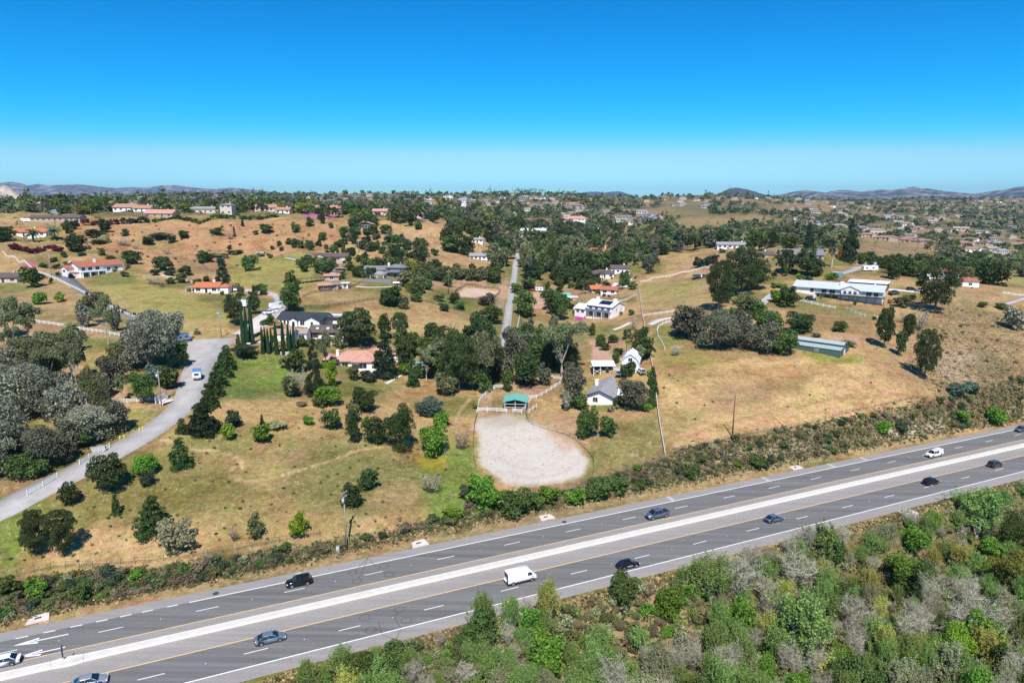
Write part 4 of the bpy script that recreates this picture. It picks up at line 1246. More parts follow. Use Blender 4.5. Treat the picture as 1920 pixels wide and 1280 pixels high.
plants('in the dense grove left of the curving road', [
 ('sv',20,800,120,115),('sv',85,795,112,112),('sv',128,800,80,80),('sv',30,875,130,130),('bk',90,880,90,84),('sv',-12,905,95,110),('gr',40,895,55,46),
 ('bk',146,842,70,58),('sv',172,815,105,52),('gr',150,838,80,45),('bk',222,812,62,62),('bk',112,870,66,56),('gb',172,826,50,32),('gr',70,898,46,36),
 ('sv',15,712,70,60),('bk',20,740,80,60),('gr',60,745,60,60),('rd',90,700,70,75),('rd',65,690,50,55)])
plants('behind the white fence at the left grove', [
 ('eu',32,652,60,92),('eu',58,645,52,72),('eu',12,640,55,70),('eu',96,738,62,88),('eu',138,732,60,112),('eu',150,737,46,122),('eu',201,662,42,108),
 ('sv',160,617,30,52),('sv',215,624,32,52),('eu',182,612,44,62),('rd',185,784,54,98),('eu',233,757,30,58),('gr',268,762,58,60),('dp',137,642,42,34),('gb',168,598,36,34)])
plants('beside the upper bend of the curving road', [
 ('sv',282,705,112,112),('sv',318,645,64,60),('gr',328,692,50,52),('gr',316,733,46,46),('sv',300,655,84,62),('sv',262,690,60,70),('gr',277,622,34,30),('gs',368,628,14,14),('bl',290,725,40,40)])
plants('in the row right of the curving road', [
 ('co',428,688,34,40),('co',421,703,36,42),('co',412,724,38,44),('co',404,745,38,46),('co',394,768,42,48),('dk',384,817,70,60),('co',340,813,32,28),('co',376,800,34,38),('bs',455,668,60,20),('co',447,657,16,30)])
for (u, v, w, h) in [(457,647,9.5,70),(464,647,9.5,72),(473,645,11,84)]:
    p = P(u, v); s = px_m(p)
    plant('cy', p, w*s, h*s*1.03, 'tall dark columnar cypress in the close clump of three beside the pale driveway', 'clump of three cypresses', 'L')
for (u, v, w, h) in [(493,663,8,52),(498,658,7,48),(504,663,8,48),(510,659,7,46),(519,664,10,60),(532.5,664,10,62),(542.5,661,9,55),(547,658,6,42),(552,658,8.5,54)]:
    p = P(u, v); s = px_m(p)
    plant('cy', p, w*s, h*s*1.03, 'dark columnar cypress in the long row along the low wall', 'row of cypresses along the low wall', 'L')
plants('standing on the open pasture', [
 ('lm',428,828,30,34),('bs',438,804,35,34),('br',490,830,44,36),('dk',491,797,11,20),('gs',518,804,46,13),('br',578,798,24,20),('gr',622,810,42,40),
 ('ok',662,834,34,68),('rd',664,792,30,42),('ok',703,836,52,54),('ok',752,850,68,90),('br',686,802,18,22),('ok',685,776,60,44),('bl',805,779,64,30),
 ('br',814,858,62,60),('bb',868,846,46,44),('br',828,802,38,28),('lm',892,768,15,15),('ok',690,922,44,44),('ok',660,952,48,48),('bb',812,932,52,46),
 ('gr',600,765,30,24),('bs',671,735,16,10)])
plants('on the grass slope above the highway', [
 ('br',273,890,56,36),('bs',278,912,34,28),('pn',203,928,74,74),('co',340,880,50,58),('co',220,965,24,40),('pn',132,950,44,44),('pn',68,1046,60,92),('pn',120,1053,58,98),
 ('co',290,1006,78,74),('gs',335,1036,82,58),('rd',481,1010,40,50),('bb',436,1020,30,30),('lm',560,1008,40,48),('bb',394,1072,26,46)])
plants('beside the pink-roofed house', [
 ('dk',592,745,46,110),('gr',548,700,52,42),('eu',612,695,32,72),('lm',622,727,30,54),('br',615,763,52,40),('rd',545,747,40,40),('ba',556,742,38,56),('gs',565,762,22,10),
 ('pn',668,657,78,72),('pn',722,640,28,52),('pn',751,640,36,54),('dk',722,713,64,84),('pn',756,692,30,52),('co',775,727,28,64),('gr',662,714,26,28),('eu',668,716,24,34),('bs',690,717,34,22),('br',755,705,34,22),
 ('lm',770,642,13,10),('lm',787,643,13,12),('br',755,644,12,10),('gb',560,648,14,12),('gb',568,650,20,17)])
plants('in the tall stand behind the teal shelter', [
 ('ok',818,652,58,42),('gr',828,692,54,46),('gr',800,674,42,36),('eu',822,702,42,62),('pn',862,742,72,118),('ok',908,668,56,82),('ok',882,655,42,46),('eu',916,738,52,114),('eu',896,705,44,82),
 ('rd',836,744,52,46),('bk',965,690,54,78),('bb',851,650,16,48),('pn',888,735,56,74),('ok',925,720,50,80),('gr',905,738,40,50),('ok',935,705,46,60),('bk',948,720,40,50),('gr',790,712,26,30),('pn',842,715,40,60)])
plants('around the grey-roofed white house', [
 ('ok',985,730,72,68),('gr',950,736,26,42),('eu',1052,722,92,112),('gr',1068,702,46,56),('bk',1073,766,56,84),('gr',1088,772,32,32),('sv',1062,772,22,42),
 ('bk',1185,776,68,62),('ok',1178,708,34,30),('ok',1204,678,50,52),('co',1222,722,24,34),('co',1224,742,24,34),('co',1221,764,26,34),('gb',1160,762,22,18),('gb',1102,826,48,60),('gb',1142,822,42,42),
 ('br',1210,772,30,18),('ok',1030,700,50,60),('gr',1005,690,40,50),('bk',1020,725,30,44),('eu',1198,690,26,44),('gb',1121,700,12,14),('gb',1139,700,8,14),('ok',1000,700,50,50)])
plants('in the paddocks along the straight lane', [
 ('fp',996,640,18,30),('fp',1178,692,20,72),('gr',984,600,46,50),('gr',1050,604,44,54),('ok',1040,592,36,46),('eu',992,528,48,72),('ok',1010,527,30,30),('gr',970,552,26,20),('ba',1185,622,26,34),('gb',1183,592,14,12),
 ('bs',1022,581,14,8),('bs',1034,581,14,8),('bs',1068,580,26,12),('ok',1060,535,58,36),('ok',1098,540,34,34),('ok',1078,530,36,34),('fp',1050,548,14,24),('fp',1070,548,14,26),('fp',1095,553,22,26),('fp',1020,553,18,22),('fp',980,545,22,20),
 ('fp',1128,535,18,26),('gb',985,560,26,16),('lm',970,565,12,8)])
plants('on the slope below the long white ranch house', [
 ('pn',1346,588,54,96),('pn',1388,562,80,92),('pn',1422,548,48,58),('rd',1400,592,56,40),('ok',1360,570,40,50),('bk',1300,642,76,66),('bk',1346,664,92,76),('bk',1386,655,66,70),('bk',1426,668,62,64),('gr',1468,670,64,48),
 ('gr',1440,628,54,44),('ok',1500,627,58,40),('sv',1406,642,32,44),('ok',1480,580,42,40),('br',1456,569,30,24),('gb',1573,624,32,20),('br',1350,610,36,30),('gr',1420,600,34,34),('bk',1275,632,40,40),('ba',1270,668,34,22),('gr',1380,612,40,34)])
plants('around the long white ranch house on the hill', [
 ('pn',1474,517,42,48),('pn',1510,522,48,54),('ok',1530,522,34,36),('eu',1556,507,58,74),('og',1576,488,13,44),('dk',1590,492,38,80),('ok',1673,527,28,44),('br',1560,526,26,15),
 ('pn',1752,595,80,100),('pn',1656,657,38,80),('pn',1702,642,24,54),('pn',1688,669,20,50),('pn',1733,717,50,98),('rd',1690,578,32,24),('ba',1722,622,46,42),('bb',1700,610,40,30),('rd',1804,531,40,30),
 ('ok',1838,535,60,46),('ok',1870,540,46,46),('ok',1778,505,40,28),('gb',1842,577,20,11),('gb',1880,580,28,11),('sv',1905,622,48,44),('gb',1665,590,12,10),('gb',1712,563,16,12),('lm',1498,528,16,16),('br',1467,540,30,8),
 ('gs',1590,650,40,14),('bl',1530,632,20,8),('gb',1640,600,12,8),('fp',1593,583,10,12),('br',1512,543,14,12)])
plants('on the dry slope below the mesa', [
 ('ok',145,473,44,30),('ok',180,446,42,16),('ok',197,438,26,26),('ok',234,444,18,14),('ok',278,461,26,16),('ok',322,456,22,14),('ok',346,448,26,15),('ok',407,441,28,14),('ok',382,491,28,20),('ok',430,469,12,10),
 ('ok',249,498,46,26),('ok',305,510,44,26),('ok',308,497,24,16),('ok',347,517,28,18),('rd',340,532,28,20),('dk',417,542,32,56),('gr',470,510,36,30),('ok',500,438,28,17),('gr',554,438,22,20),('gr',582,426,20,18),
 ('ok',603,421,18,24),('gr',620,429,13,12),('bs',292,517,22,12),('bs',300,445,50,8),('ba',225,460,34,14),('ba',255,468,26,14),('ba',310,478,24,14),('ba',430,450,28,16),('bs',320,517,24,10),('gs',190,458,40,14),('ba',290,535,44,18),
 ('dk',440,445,8,20),('dk',455,425,8,18),('gs',405,482,34,8),('bs',440,475,40,6),('bs',555,460,24,12),('gr',605,452,20,16),('bs',580,465,22,14),('gr',640,462,16,14),('gr',480,440,16,8)])
plants('on the ridge behind the grey hillside house', [
 ('ok',665,434,30,26),('gr',645,446,22,20),('dk',645,458,13,32),('dk',664,458,12,28),('ok',690,425,26,22),('gr',700,440,24,18),('ok',770,425,30,26),('gr',785,432,18,18),('ok',815,420,28,22),('gr',798,412,26,14),
 ('pn',790,508,36,60),('ok',740,484,28,24),('gr',692,507,34,22),('rd',716,505,34,22),('gr',741,505,34,22),('rd',762,504,30,20),('ok',815,480,18,14),('ok',817,502,22,16),('gr',848,476,50,34),('ok',872,482,42,38),('ok',838,455,34,26),
 ('ok',920,452,38,34),('gr',895,450,24,26),('ok',905,430,24,24),('ba',730,478,26,18),('bs',752,450,14,12),('gr',720,440,20,18),('ok',934,482,42,38),('gr',940,500,34,26),('gr',878,440,26,30),('bk',926,455,32,34),('gr',860,445,22,20),
 ('bk',885,425,40,30),('gr',850,425,26,18)])
plants('in the olive row beside the brown paddock fence', [
 ('rd',828,522,28,22),('rd',846,524,28,22),('rd',864,525,28,22),('rd',882,527,28,24),('rd',898,529,28,24),('gr',926,534,30,32),('gr',930,520,24,26),('rd',912,527,22,20)])
plants('around the hillside house with grey roofs', [
 ('gr',545,589,54,54),('gr',550,547,36,38),('gr',605,512,32,24),('gr',628,505,14,14),('ok',732,578,46,40),('rd',757,581,24,24),('ok',742,570,26,34),('ok',722,574,26,30),('rd',768,543,44,34),('gr',781,555,26,24),('gr',740,510,24,26),('gr',672,522,30,22),('ye',762,520,36,30),
 ('rd',790,540,30,26),('gr',800,545,26,20),('bk',914,577,36,26),('gr',920,606,54,32),('gr',655,508,12,14),('bl',578,485,16,8),('bl',592,487,10,6),('ok',500,610,14,14),('pn',440,613,40,62),('pn',478,592,30,46),('lm',618,622,8,6),('gb',600,624,10,8),
 ('bs',582,620,10,7),('gb',640,612,12,8),('gr',508,608,16,20)])
plants('near the white house with a red tile roof', [
 ('gr',65,542,48,40),('lm',112,568,22,20),('br',76,573,28,24),('gb',96,532,10,12),('gb',44,532,6,8),('gr',190,480,16,14),('ok',210,498,24,18),('br',207,490,18,12),('fp',188,510,14,22),('bs',135,523,14,10),('dp',62,456,34,24),('dp',100,452,30,24),('fp',38,440,18,24),
 ('ok',5,455,60,28),('gr',125,440,22,26),('ok',140,432,24,18),('ba',95,432,30,18),('gr',137,460,26,22),('bs',165,555,12,8),('bs',180,566,12,8),('bs',205,575,12,8),('bs',232,588,12,8),('bs',250,594,12,8),('ba',120,428,20,12)])
# hedges
def hedge(kind, pts, w, h, label):
    for (a, b) in zip(pts[:-1], pts[1:]):
        A, B = P(*a), P(*b); L_ = (B - A).length; n = max(1, int(L_ / (w * .7)))
        for i in range(n):
            q = A.lerp(B, (i + .5) / n); q.z = float(height(q.x, q.y))
            plant(kind, q, w * random.uniform(.95, 1.3), h * random.uniform(.85, 1.15), label, label, 'S', 'hedge_bush')
hedge('bv', [(155,422),(225,420)], 6.5, 5.0, 'wine-red flowering bush in the hedge at the mesa edge')
hedge('bs', [(225,420),(282,418)], 6.0, 5.0, 'dark bush in the hedge at the mesa edge')
hedge('bv', [(20,466),(118,472)], 5.0, 4.0, 'dark wine-red bush in the hedge below the red-roofed house')
hedge('gb', [(285,415),(440,411)], 6.0, 3.6, 'clipped green hedge bush along the mesa rim')
hedge('gb', [(448,409),(522,408)], 6.0, 3.6, 'clipped green hedge bush in front of the terrace walls')
hedge('bs', [(1305,503),(1345,492)], 8, 7, 'blue-green bush in the row beside the white field fence')
# ------------------------------------------------------------------ buildings
W_WHITE = mat('white_wall', (.86, .84, .80), .8, .06, 1.5); W_CREAM = mat('cream_wall', (.62, .52, .42), .85, .08, 1.5); W_GREY = mat('grey_wall', (.22, .23, .25), .8, .1, 1.5)
W_TAN = mat('tan_wall', (.46, .36, .28), .85, .1, 1.5); W_BROWN = mat('brown_wall', (.14, .10, .08), .85, .15, 2); W_PINK = mat('pink_wall', (.55, .38, .31), .85, .1, 1.5)
W_GREEN = mat('green_metal_wall', (.07, .125, .11), .6, .08, 1.5); W_DARK = mat('dark_timber', (.035, .03, .028), .8, .2, 3); W_BLUE = mat('blue_metal', (.20, .32, .45), .6, .08, 2)
T_RED = tile_mat('red_tile', (.46, .17, .10), (.38, .13, .075)); T_ORANGE = tile_mat('orange_tile', (.60, .20, .09), (.52, .16, .07)); T_PINK = tile_mat('pink_tile', (.62, .33, .26), (.54, .27, .20))
T_BROWN = tile_mat('brown_shingle', (.16, .115, .105), (.12, .085, .08)); T_GREY = tile_mat('grey_shingle', (.24, .23, .24), (.19, .185, .19)); T_LGREY = tile_mat('pale_grey_shingle', (.36, .35, .36), (.29, .28, .29))
T_DARK = tile_mat('charcoal_shingle', (.055, .06, .075), (.04, .045, .055)); T_WHITE = mat('white_roof', (.78, .79, .80), .7, .05, 1.5); T_TEAL = mat('teal_metal_roof', (.14, .43, .35), .55, .07, 1.5)
T_SALMON = tile_mat('salmon_tile', (.50, .26, .18), (.43, .21, .14)); T_PALE = mat('pale_blue_roof', (.48, .51, .53), .6, .06, 1.2); T_TAN = tile_mat('tan_shingle', (.42, .33, .27), (.35, .27, .22)); T_GALV = mat('galvanised_roof', (.36, .41, .41), .5, .08, 1.2)
GLASS = mat('window_glass', (.025, .032, .042), .12, .1, 2, spec=.6); FRAME = mat('white_frame', (.78, .78, .76), .6, .03, 2); SOLAR = mat('solar_panel', (.012, .018, .04), .2, .1, 4, spec=.6)
DOOR = mat('garage_door', (.66, .63, .58), .7, .05, 1); TRIM = mat('dark_trim', (.05, .055, .065), .7, .1, 3); RAIL = mat('dark_railing', (.03, .027, .026), .7, .1, 3)

def wing(root, x0, x1, y0, y1, h, roof='gx', rise=1.6, wm=None, rm=None, z0=0.0, oh=.5, deep=2.5, walls=True, t=.2):
    zb = z0 - deep
    xm, ym = (x0 + x1) / 2, (y0 + y1) / 2
    e = .015
    if walls:
        w = MB()
        if roof == 'gx': w.prism_x([(y0, zb), (y1, zb), (y1, z0 + h), (ym, z0 + h + rise), (y0, z0 + h)], x0, x1)
        elif roof == 'gy': w.prism_y([(x0, zb), (x1, zb), (x1, z0 + h), (xm, z0 + h + rise), (x0, z0 + h)], y0, y1)
        elif roof == 'gam': w.prism_y([(x0, zb), (x1, zb), (x1, z0 + h), (x1 - (x1-x0)*.18, z0 + h + rise*.62), (xm, z0 + h + rise), (x0 + (x1-x0)*.18, z0 + h + rise*.62), (x0, z0 + h)], y0, y1)
        else: w.box(x0, x1, y0, y1, zb, z0 + h)
        w.build('wall', wm, root)
    r = MB(); H = z0 + h + e
    if roof == 'gx':
        hw_ = (y1 - y0) / 2; d = oh * rise / hw_
        r.prism_x([(y0 - oh, H - d), (ym, H + rise), (y1 + oh, H - d), (y1 + oh, H - d + t), (ym, H + rise + t), (y0 - oh, H - d + t)], x0 - oh, x1 + oh)
    elif roof == 'gy':
        hw_ = (x1 - x0) / 2; d = oh * rise / hw_
        r.prism_y([(x0 - oh, H - d), (xm, H + rise), (x1 + oh, H - d), (x1 + oh, H - d + t), (xm, H + rise + t), (x0 - oh, H - d + t)], y0 - oh, y1 + oh)
    elif roof == 'gam':
        q = (x1 - x0) * .18
        pr = [(x0 - .25, H - .1), (x0 + q, H + rise * .62), (xm, H + rise), (x1 - q, H + rise * .62), (x1 + .25, H - .1)]
        r.prism_y(pr + [(a, b + t) for a, b in pr[::-1]], y0 - .4, y1 + .4)
    elif roof == 'hip':
        a, b, c, d_ = x0 - oh, x1 + oh, y0 - oh, y1 + oh
        k = min(b - a, d_ - c) / 2
        if b - a >= d_ - c: rd = [(a + k, ym), (b - k, ym)]
        else: rd = [(xm, c + k), (xm, d_ - k)]
        vs_ = [(a, c, H), (b, c, H), (b, d_, H), (a, d_, H), (a, c, H + .15), (b, c, H + .15), (b, d_, H + .15), (a, d_, H + .15), (*rd[0], H + rise), (*rd[1], H + rise)]
        fs = [(3, 2, 1, 0), (0, 1, 5, 4), (1, 2, 6, 5), (2, 3, 7, 6), (3, 0, 4, 7)]
        fs += [(4, 5, 9, 8), (5, 6, 9), (6, 7, 8, 9), (7, 4, 8)] if b - a >= d_ - c else [(4, 5, 8), (5, 6, 9, 8), (6, 7, 9), (7, 4, 8, 9)]
        r.add(vs_, fs)
    elif roof == 'flat': r.box(x0 - oh, x1 + oh, y0 - oh, y1 + oh, H, H + t)
    elif roof == 'shed': r.prism_x([(y0 - oh, H), (y1 + oh, H + rise), (y1 + oh, H + rise + t), (y0 - oh, H + t)], x0 - oh, x1 + oh)
    if roof != 'none': return r.build('roof', rm, root)

def win(root, face, a, z, w, h, at, glass=None, name='window', bars=1, frame=None):
    """face f/b/l/r at coordinate 'at'; a = centre along the wall, z = sill height"""
    fr, gl = MB(), MB(); b = .09
    def bx(mb, a0, a1, z0, z1, p0, p1):
        if face == 'f': mb.box(a0, a1, at - p1, at - p0, z0, z1)
        elif face == 'b': mb.box(a0, a1, at + p0, at + p1, z0, z1)
        elif face == 'l': mb.box(at - p1, at - p0, a0, a1, z0, z1)
        else: mb.box(at + p0, at + p1, a0, a1, z0, z1)
    for q in ((a-w/2-b, a-w/2, z-b, z+h+b), (a+w/2, a+w/2+b, z-b, z+h+b)): bx(fr, *q, -.02, .07)
    for q in ((a-w/2, a+w/2, z-b, z), (a-w/2, a+w/2, z+h, z+h+b)): bx(fr, *q, -.02, .065)
    for i in range(bars):
        c = a - w/2 + w * (i + 1) / (bars + 1); bx(fr, c-.03, c+.03, z, z+h, .0, .05)
    o = fr.build(name, frame or FRAME, root)
    bx(gl, a-w/2, a+w/2, z, z+h, .004, .03)
    gl.build('pane', glass or GLASS, o)
    return o
def door(root, face, a, z, w, h, at, m_=None, name='door'):
    mb = MB()
    if face == 'f': mb.box(a-w/2, a+w/2, at-.06, at+.02, z, z+h)
    elif face == 'l': mb.box(at-.06, at+.02, a-w/2, a+w/2, z, z+h)
    else: mb.box(at-.02, at+.06, a-w/2, a+w/2, z, z+h)
    return mb.build(name, m_ or DOOR, root)
def chimney(root, x, y, z0, z1, w=.9, m_=None):
    mb = MB().box(x-w/2, x+w/2, y-w/2, y+w/2, z0, z1); mb.box(x-w/2-.1, x+w/2+.1, y-w/2-.1, y+w/2+.1, z1, z1+.15)
    return mb.build('chimney', m_ or W_WHITE, root)
def house(name, u, v, yaw, label, cat='house', group=None, dz=0.0):
    p = P(u, v)
    o = empty(name, (p.x, p.y, p.z + dz), R(yaw))
    return tag(o, label, cat, group)
def posts(root, pts, z0, z1, w, m_, name='post'):
    for x, y in pts: MB().box(x-w/2, x+w/2, y-w/2, y+w/2, z0, z1).build(name, m_, root)
def panel(root, name, poly, th, m_):
    """poly: 4 points of a flat panel, given thickness upwards"""
    a, b, c = (Vector(p) for p in poly[:3]); n = (b - a).cross(c - a).normalized() * th
    mb = MB(); k = len(poly)
    mb.add([Vector(p) for p in poly] + [Vector(p) + n for p in poly], [tuple(range(k - 1, -1, -1)), tuple(range(k, 2*k))] + [(i, (i+1) % k, k + (i+1) % k, k + i) for i in range(k)])
    return mb.build(name, m_, root)

# 1 long white ranch house on the hill (root at its near right corner)
h = house('ranch_house', 1652, 571, -36, 'long white two-storey ranch house with pale blue roof and dark deck', dz=.2)
wing(h, -38, 0, 0, 11, 5.6, 'gx', 2.2, W_WHITE, T_PALE, oh=.9)
wing(h, -17, -9.5, -.9, 5, 5.65, 'gy', 1.55, W_WHITE, T_PALE, oh=.35, deep=-3.1)
MB().box(-28, 1.6, -3.0, -.02, 2.75, 2.95).build('deck', W_DARK, h)
rl = MB()
for i in range(61): rl.box(-28 + i*.49, -27.88 + i*.49, -3.0, -2.9, 2.95, 3.9)
rl.box(-28, 1.6, -3.04, -2.86, 3.9, 4.05); rl.box(-28, 1.6, -2.98, -2.92, 3.4, 3.44)
rl.build('deck_railing', RAIL, h, kind='stuff')
posts(h, [(-27.5 + i*3.6, -2.85) for i in range(9)], -2, 2.75, .22, W_DARK)
for a in (-3.2, -6.2, -9.2, -12.4): door(h, 'f', a, .2, 2.7, 2.1, 0, mat('pale_blue_door', (.55, .60, .66), .6, .05, 1), 'garage_door')
for a, w in ((-2.4, 1.8), (-5.4, 2.2), (-21, 2.4), (-24.6, 2.2), (-30, 1.6)): win(h, 'f', a, 3.2, w, 1.8, 0)
for a, w in ((-11, 1.2), (-13.2, 1.2), (-15.4, 1.2)): win(h, 'f', a, 3.6, w, 1.4, -.9)
for a in (-19.5, -23, -26): win(h, 'f', a, .2, 2.4, 2.0, 0, name='patio_door')
win(h, 'r', 3.5, 3.3, 1.3, 1.3, 0)
chimney(h, -17.5, 3.2, 5.5, 8.6, 1.5); chimney(h, -4, 5.5, 6.5, 8.3, .6)
MB().box(-27.6, -27.3, -9, -.1, -2.5, 2.4).box(-35, -27.6, -.4, -.05, -2.5, 1.4).build('retaining_wall', W_WHITE, h)
h = house('outbuilding', 1590, 538, -36, 'low dark-roofed garage with white fascia behind the ranch house', 'garage')
wing(h, 0, 17, 0, 7, 2.6, 'shed', .5, W_DARK, T_WHITE, oh=.4)
door(h, 'f', 5, 0, 4, 2.1, 0, W_DARK, 'garage_door')
h = house('storage_container', 1578, 521, -36, 'blue-grey storage container beside the hill driveway', 'container')
wing(h, -5, 0, 0, 3, 2.7, 'flat', 0, W_BLUE, T_PALE, oh=.02, t=.08); door(h, 'r', 1.5, .1, 2.4, 2.4, 0, W_BLUE, 'container_door')

# 2 white gable house with grey roof
h = house('gable_house', 1124, 759, -20, 'white single-storey house with weathered grey shingle roof and gable end')
wing(h, -4.1, 4.1, 0, 21, 3.0, 'gy', 1.7, W_WHITE, T_LGREY, oh=.7)
wing(h, 4.0, 9.5, 4, 12, 2.7, 'shed', .5, W_WHITE, T_WHITE, oh=.3)
win(h, 'f', -1.4, .9, 1.5, 1.5, 0); win(h, 'r', 2.2, 1.0, 1.2, 1.2, 4.1); win(h, 'l', 4, 1.0, 1.2, 1.2, -4.1); win(h, 'f', 6.5, .9, 1.6, 1.3, 4)
chimney(h, -3.2, 10, 2.8, 5.4, 1.0); door(h, 'l', 1.2, 0, .95, 2.05, -4.1, W_DARK)
r = MB(); r.prism_y([(-4.9, 2.55), (0, 4.6), (4.9, 2.55), (4.9, 2.85), (0, 4.9), (-4.9, 2.85)], -.78, -.705); r.build('fascia', TRIM, h)
# 3 white barn with gambrel roof
h = house('gambrel_barn', 1181, 700, -14, 'small white gambrel-roofed barn beside the grey-roofed house', 'barn')
wing(h, -2.9, 2.9, 0, 9, 3.6, 'gam', 3.1, W_WHITE, T_WHITE)
win(h, 'f', 0, 4.2, 1.3, 1.2, 0, name='loft_window'); door(h, 'f', 0, 0, 2.2, 2.5, 0, W_WHITE, 'barn_door'); win(h, 'r', 4, 1.2, 1, 1, 2.9)
# 4 open stable
h = house('open_stable', 1132, 700, 2, 'open-fronted stable with low white metal roof behind the grey-roofed house', 'stable')
wing(h, -3.6, 3.6, 0, 4, 2.6, 'shed', .8, W_WHITE, T_WHITE, walls=False, oh=.4)
posts(h, [(-3.5, .1), (-1.2, .1), (1.2, .1), (3.5, .1), (-3.5, 3.9), (3.5, 3.9)], -1, 2.65, .18, W_WHITE)
MB().box(-3.5, 3.5, 3.85, 3.98, -1, 3.2).build('back_wall', W_BROWN, h)
for a, b in ((-3.4, -1.3), (-1.1, 1.1), (1.3, 3.4)):
    MB().tube([(a, .1, .2), (b, .1, 1.3)], .06, 4).tube([(a, .1, 1.3), (b, .1, .2)], .06, 4).build('stall_gate', W_WHITE, h)
# 5 pink-roofed house
h = house('tiled_house', 672, 691, 6, 'white single-storey house with pink clay tile hip roofs and chimney')
wing(h, -9, 7.5, 0, 9.5, 2.9, 'hip', 2.7, W_WHITE, T_PINK, oh=.9)
wing(h, -12.5, -8.5, 1.2, 8, 2.8, 'hip', 1.8, W_WHITE, T_PINK, oh=.8)
wing(h, -1.5, 5.5, -1.6, 5, 2.88, 'hip', 2.2, W_WHITE, T_PINK, oh=.8)
wing(h, 3, 11, 8, 16, 3.3, 'hip', 2.4, W_WHITE, T_PINK, oh=.8); wing(h, 11, 15, 9, 15, 3.0, 'hip', 1.6, W_WHITE, T_PINK, oh=.7)
for a, w in ((-7.6, 1.5), (-4.6, 2.0)): win(h, 'f', a, .8, w, 1.5, 0)
win(h, 'f', 1.8, .4, 2.6, 1.9, -1.6); win(h, 'f', 6.6, .8, 1.2, 1.4, 0); win(h, 'l', 4, .9, 1.5, 1.3, -12.5); win(h, 'f', 9, 1, 1.8, 1.4, 8)
chimney(h, -7.4, 3, 3.0, 6.2, .95)
MB().box(-12, 9, -4.2, -.05, -1.5, .04).build('patio', M_PALECONC, h)
# 6 white house with charcoal roof
h = house('modern_house', 562, 612, -9, 'white house with charcoal gable roof and black carport beyond the cypress row')
wing(h, -9, 9.5, 0, 9.5, 3.0, 'gx', 1.9, W_WHITE, T_DARK, oh=.5)
wing(h, 3.2, 9.4, -2.4, 5, 2.95, 'gy', 1.5, W_WHITE, T_DARK, oh=.5)
wing(h, -3.4, -.6, -1.1, 3, 2.7, 'gy', .8, W_WHITE, T_DARK, oh=.3)
wing(h, 9.9, 18, 0, 7, 2.7, 'flat', 0, W_DARK, W_DARK, walls=False, oh=.2); wing(h, 2, 15, 9.6, 12, 3.0, 'flat', 0, W_WHITE, T_WHITE, oh=.3)
posts(h, [(10.2, .1), (13.5, .1), (17.7, .1), (17.7, 6.8)], -1.5, 2.7, .25, W_DARK)
for a in (-7.8, -6.2, -4.8): win(h, 'f', a, .8, .8, 1.6, 0, bars=0)
win(h, 'f', 6.3, .9, .9, 1.5, -2.4, bars=0); door(h, 'f', -2, 0, 1, 2.1, -1.1, W_DARK); win(h, 'f', 1.4, .6, 2.2, 1.8, 0); win(h, 'r', 1, .8, 1.6, 1.5, 9.4)
# 7 stables, cottages and quonset hut by the cypresses
h = house('stable_block', 613, 635, -2, 'long stable block with brown shingle roof and skylights', 'stable')
wing(h, -6.4, 8, 0, 6.5, 2.7, 'gx', 1.8, W_BROWN, T_BROWN, oh=.6)
for a in (-3.8, .2, 4.2): panel(h, 'skylight', [(a-.5, .9, 3.55), (a+.5, .9, 3.55), (a+.5, 1.7, 4.0), (a-.5, 1.7, 4.0)], .08, FRAME)
for a in (-4.5, -1, 2.5): door(h, 'f', a, 0, 1.4, 2.2, 0, W_DARK, 'stall_door')
h = house('cottage', 566, 639, -2, 'small white cottage with tan gable roof beside the stable block')
wing(h, -5.6, 1.3, 1.5, 6, 2.6, 'gx', 1.2, W_WHITE, T_TAN, oh=.4); wing(h, -5.4, -2.2, 0, 4, 2.6, 'gy', 1.1, W_WHITE, T_TAN, oh=.35)
win(h, 'f', -3.8, 1.7, .9, .9, 0); win(h, 'f', -3.8, .3, .9, .8, 0); win(h, 'f', -.6, .7, 2.0, 1.2, 1.5)
h = house('cottage', 536, 639, -2, 'small white cottage half hidden behind the cypress row')
wing(h, -3.6, 2.6, 0, 5, 2.6, 'gx', 1.2, W_WHITE, T_TAN, oh=.4); win(h, 'f', -1, .8, 1.4, 1.2, 0)
h = house('quonset_hut', 618, 643, -2, 'white arched quonset hut in front of the stable block', 'shed')
mb = MB(); n = 14; mb.prism_x([(2.4 - 2.4*math.cos(math.pi*i/n), 3.0*math.sin(math.pi*i/n) - .4) for i in range(n + 1)], -4.4, 5); mb.build('shell', W_WHITE, h)
for a in range(-3, 5): 
    rb = MB(); rb.prism_x([(2.4 - 2.46*math.cos(math.pi*i/n), 3.06*math.sin(math.pi*i/n) - .4) for i in range(n + 1)], a - .05, a + .05); rb.build('rib', FRAME, h)
# 8 white house with red tile roof and balcony
h = house('hacienda', 152, 521, 56, 'white two-storey house with red tile roof and long balcony', dz=.2)
wing(h, 0, 12, 0, 13, 5.6, 'gx', 2.3, W_WHITE, T_RED, oh=.8); wing(h, 12, 22, .5, 11.5, 3.6, 'gx', 2.2, W_WHITE, T_RED, z0=1.8, oh=.7)
wing(h, -3.6, .5, 6.5, 12.5, 4.6, 'gx', 1.2, W_WHITE, T_RED, oh=.5)
wing(h, -2.2, 0, 1.2, 6.3, 2.3, 'flat', 0, W_WHITE, T_RED, oh=.25, t=.35)
MB().box(0, 12.5, -2.2, -.02, 2.7, 2.95).box(0, 12.5, -2.2, -2.05, 2.95, 3.6).build('balcony', W_WHITE, h); posts(h, [(.3, -2), (4, -2), (8, -2), (12, -2)], -2, 2.7, .35, W_WHITE)
for a, w in ((1.6, 1.6), (5, 2), (8.6, 2)): win(h, 'f', a, 3.1, w, 1.9, 0)
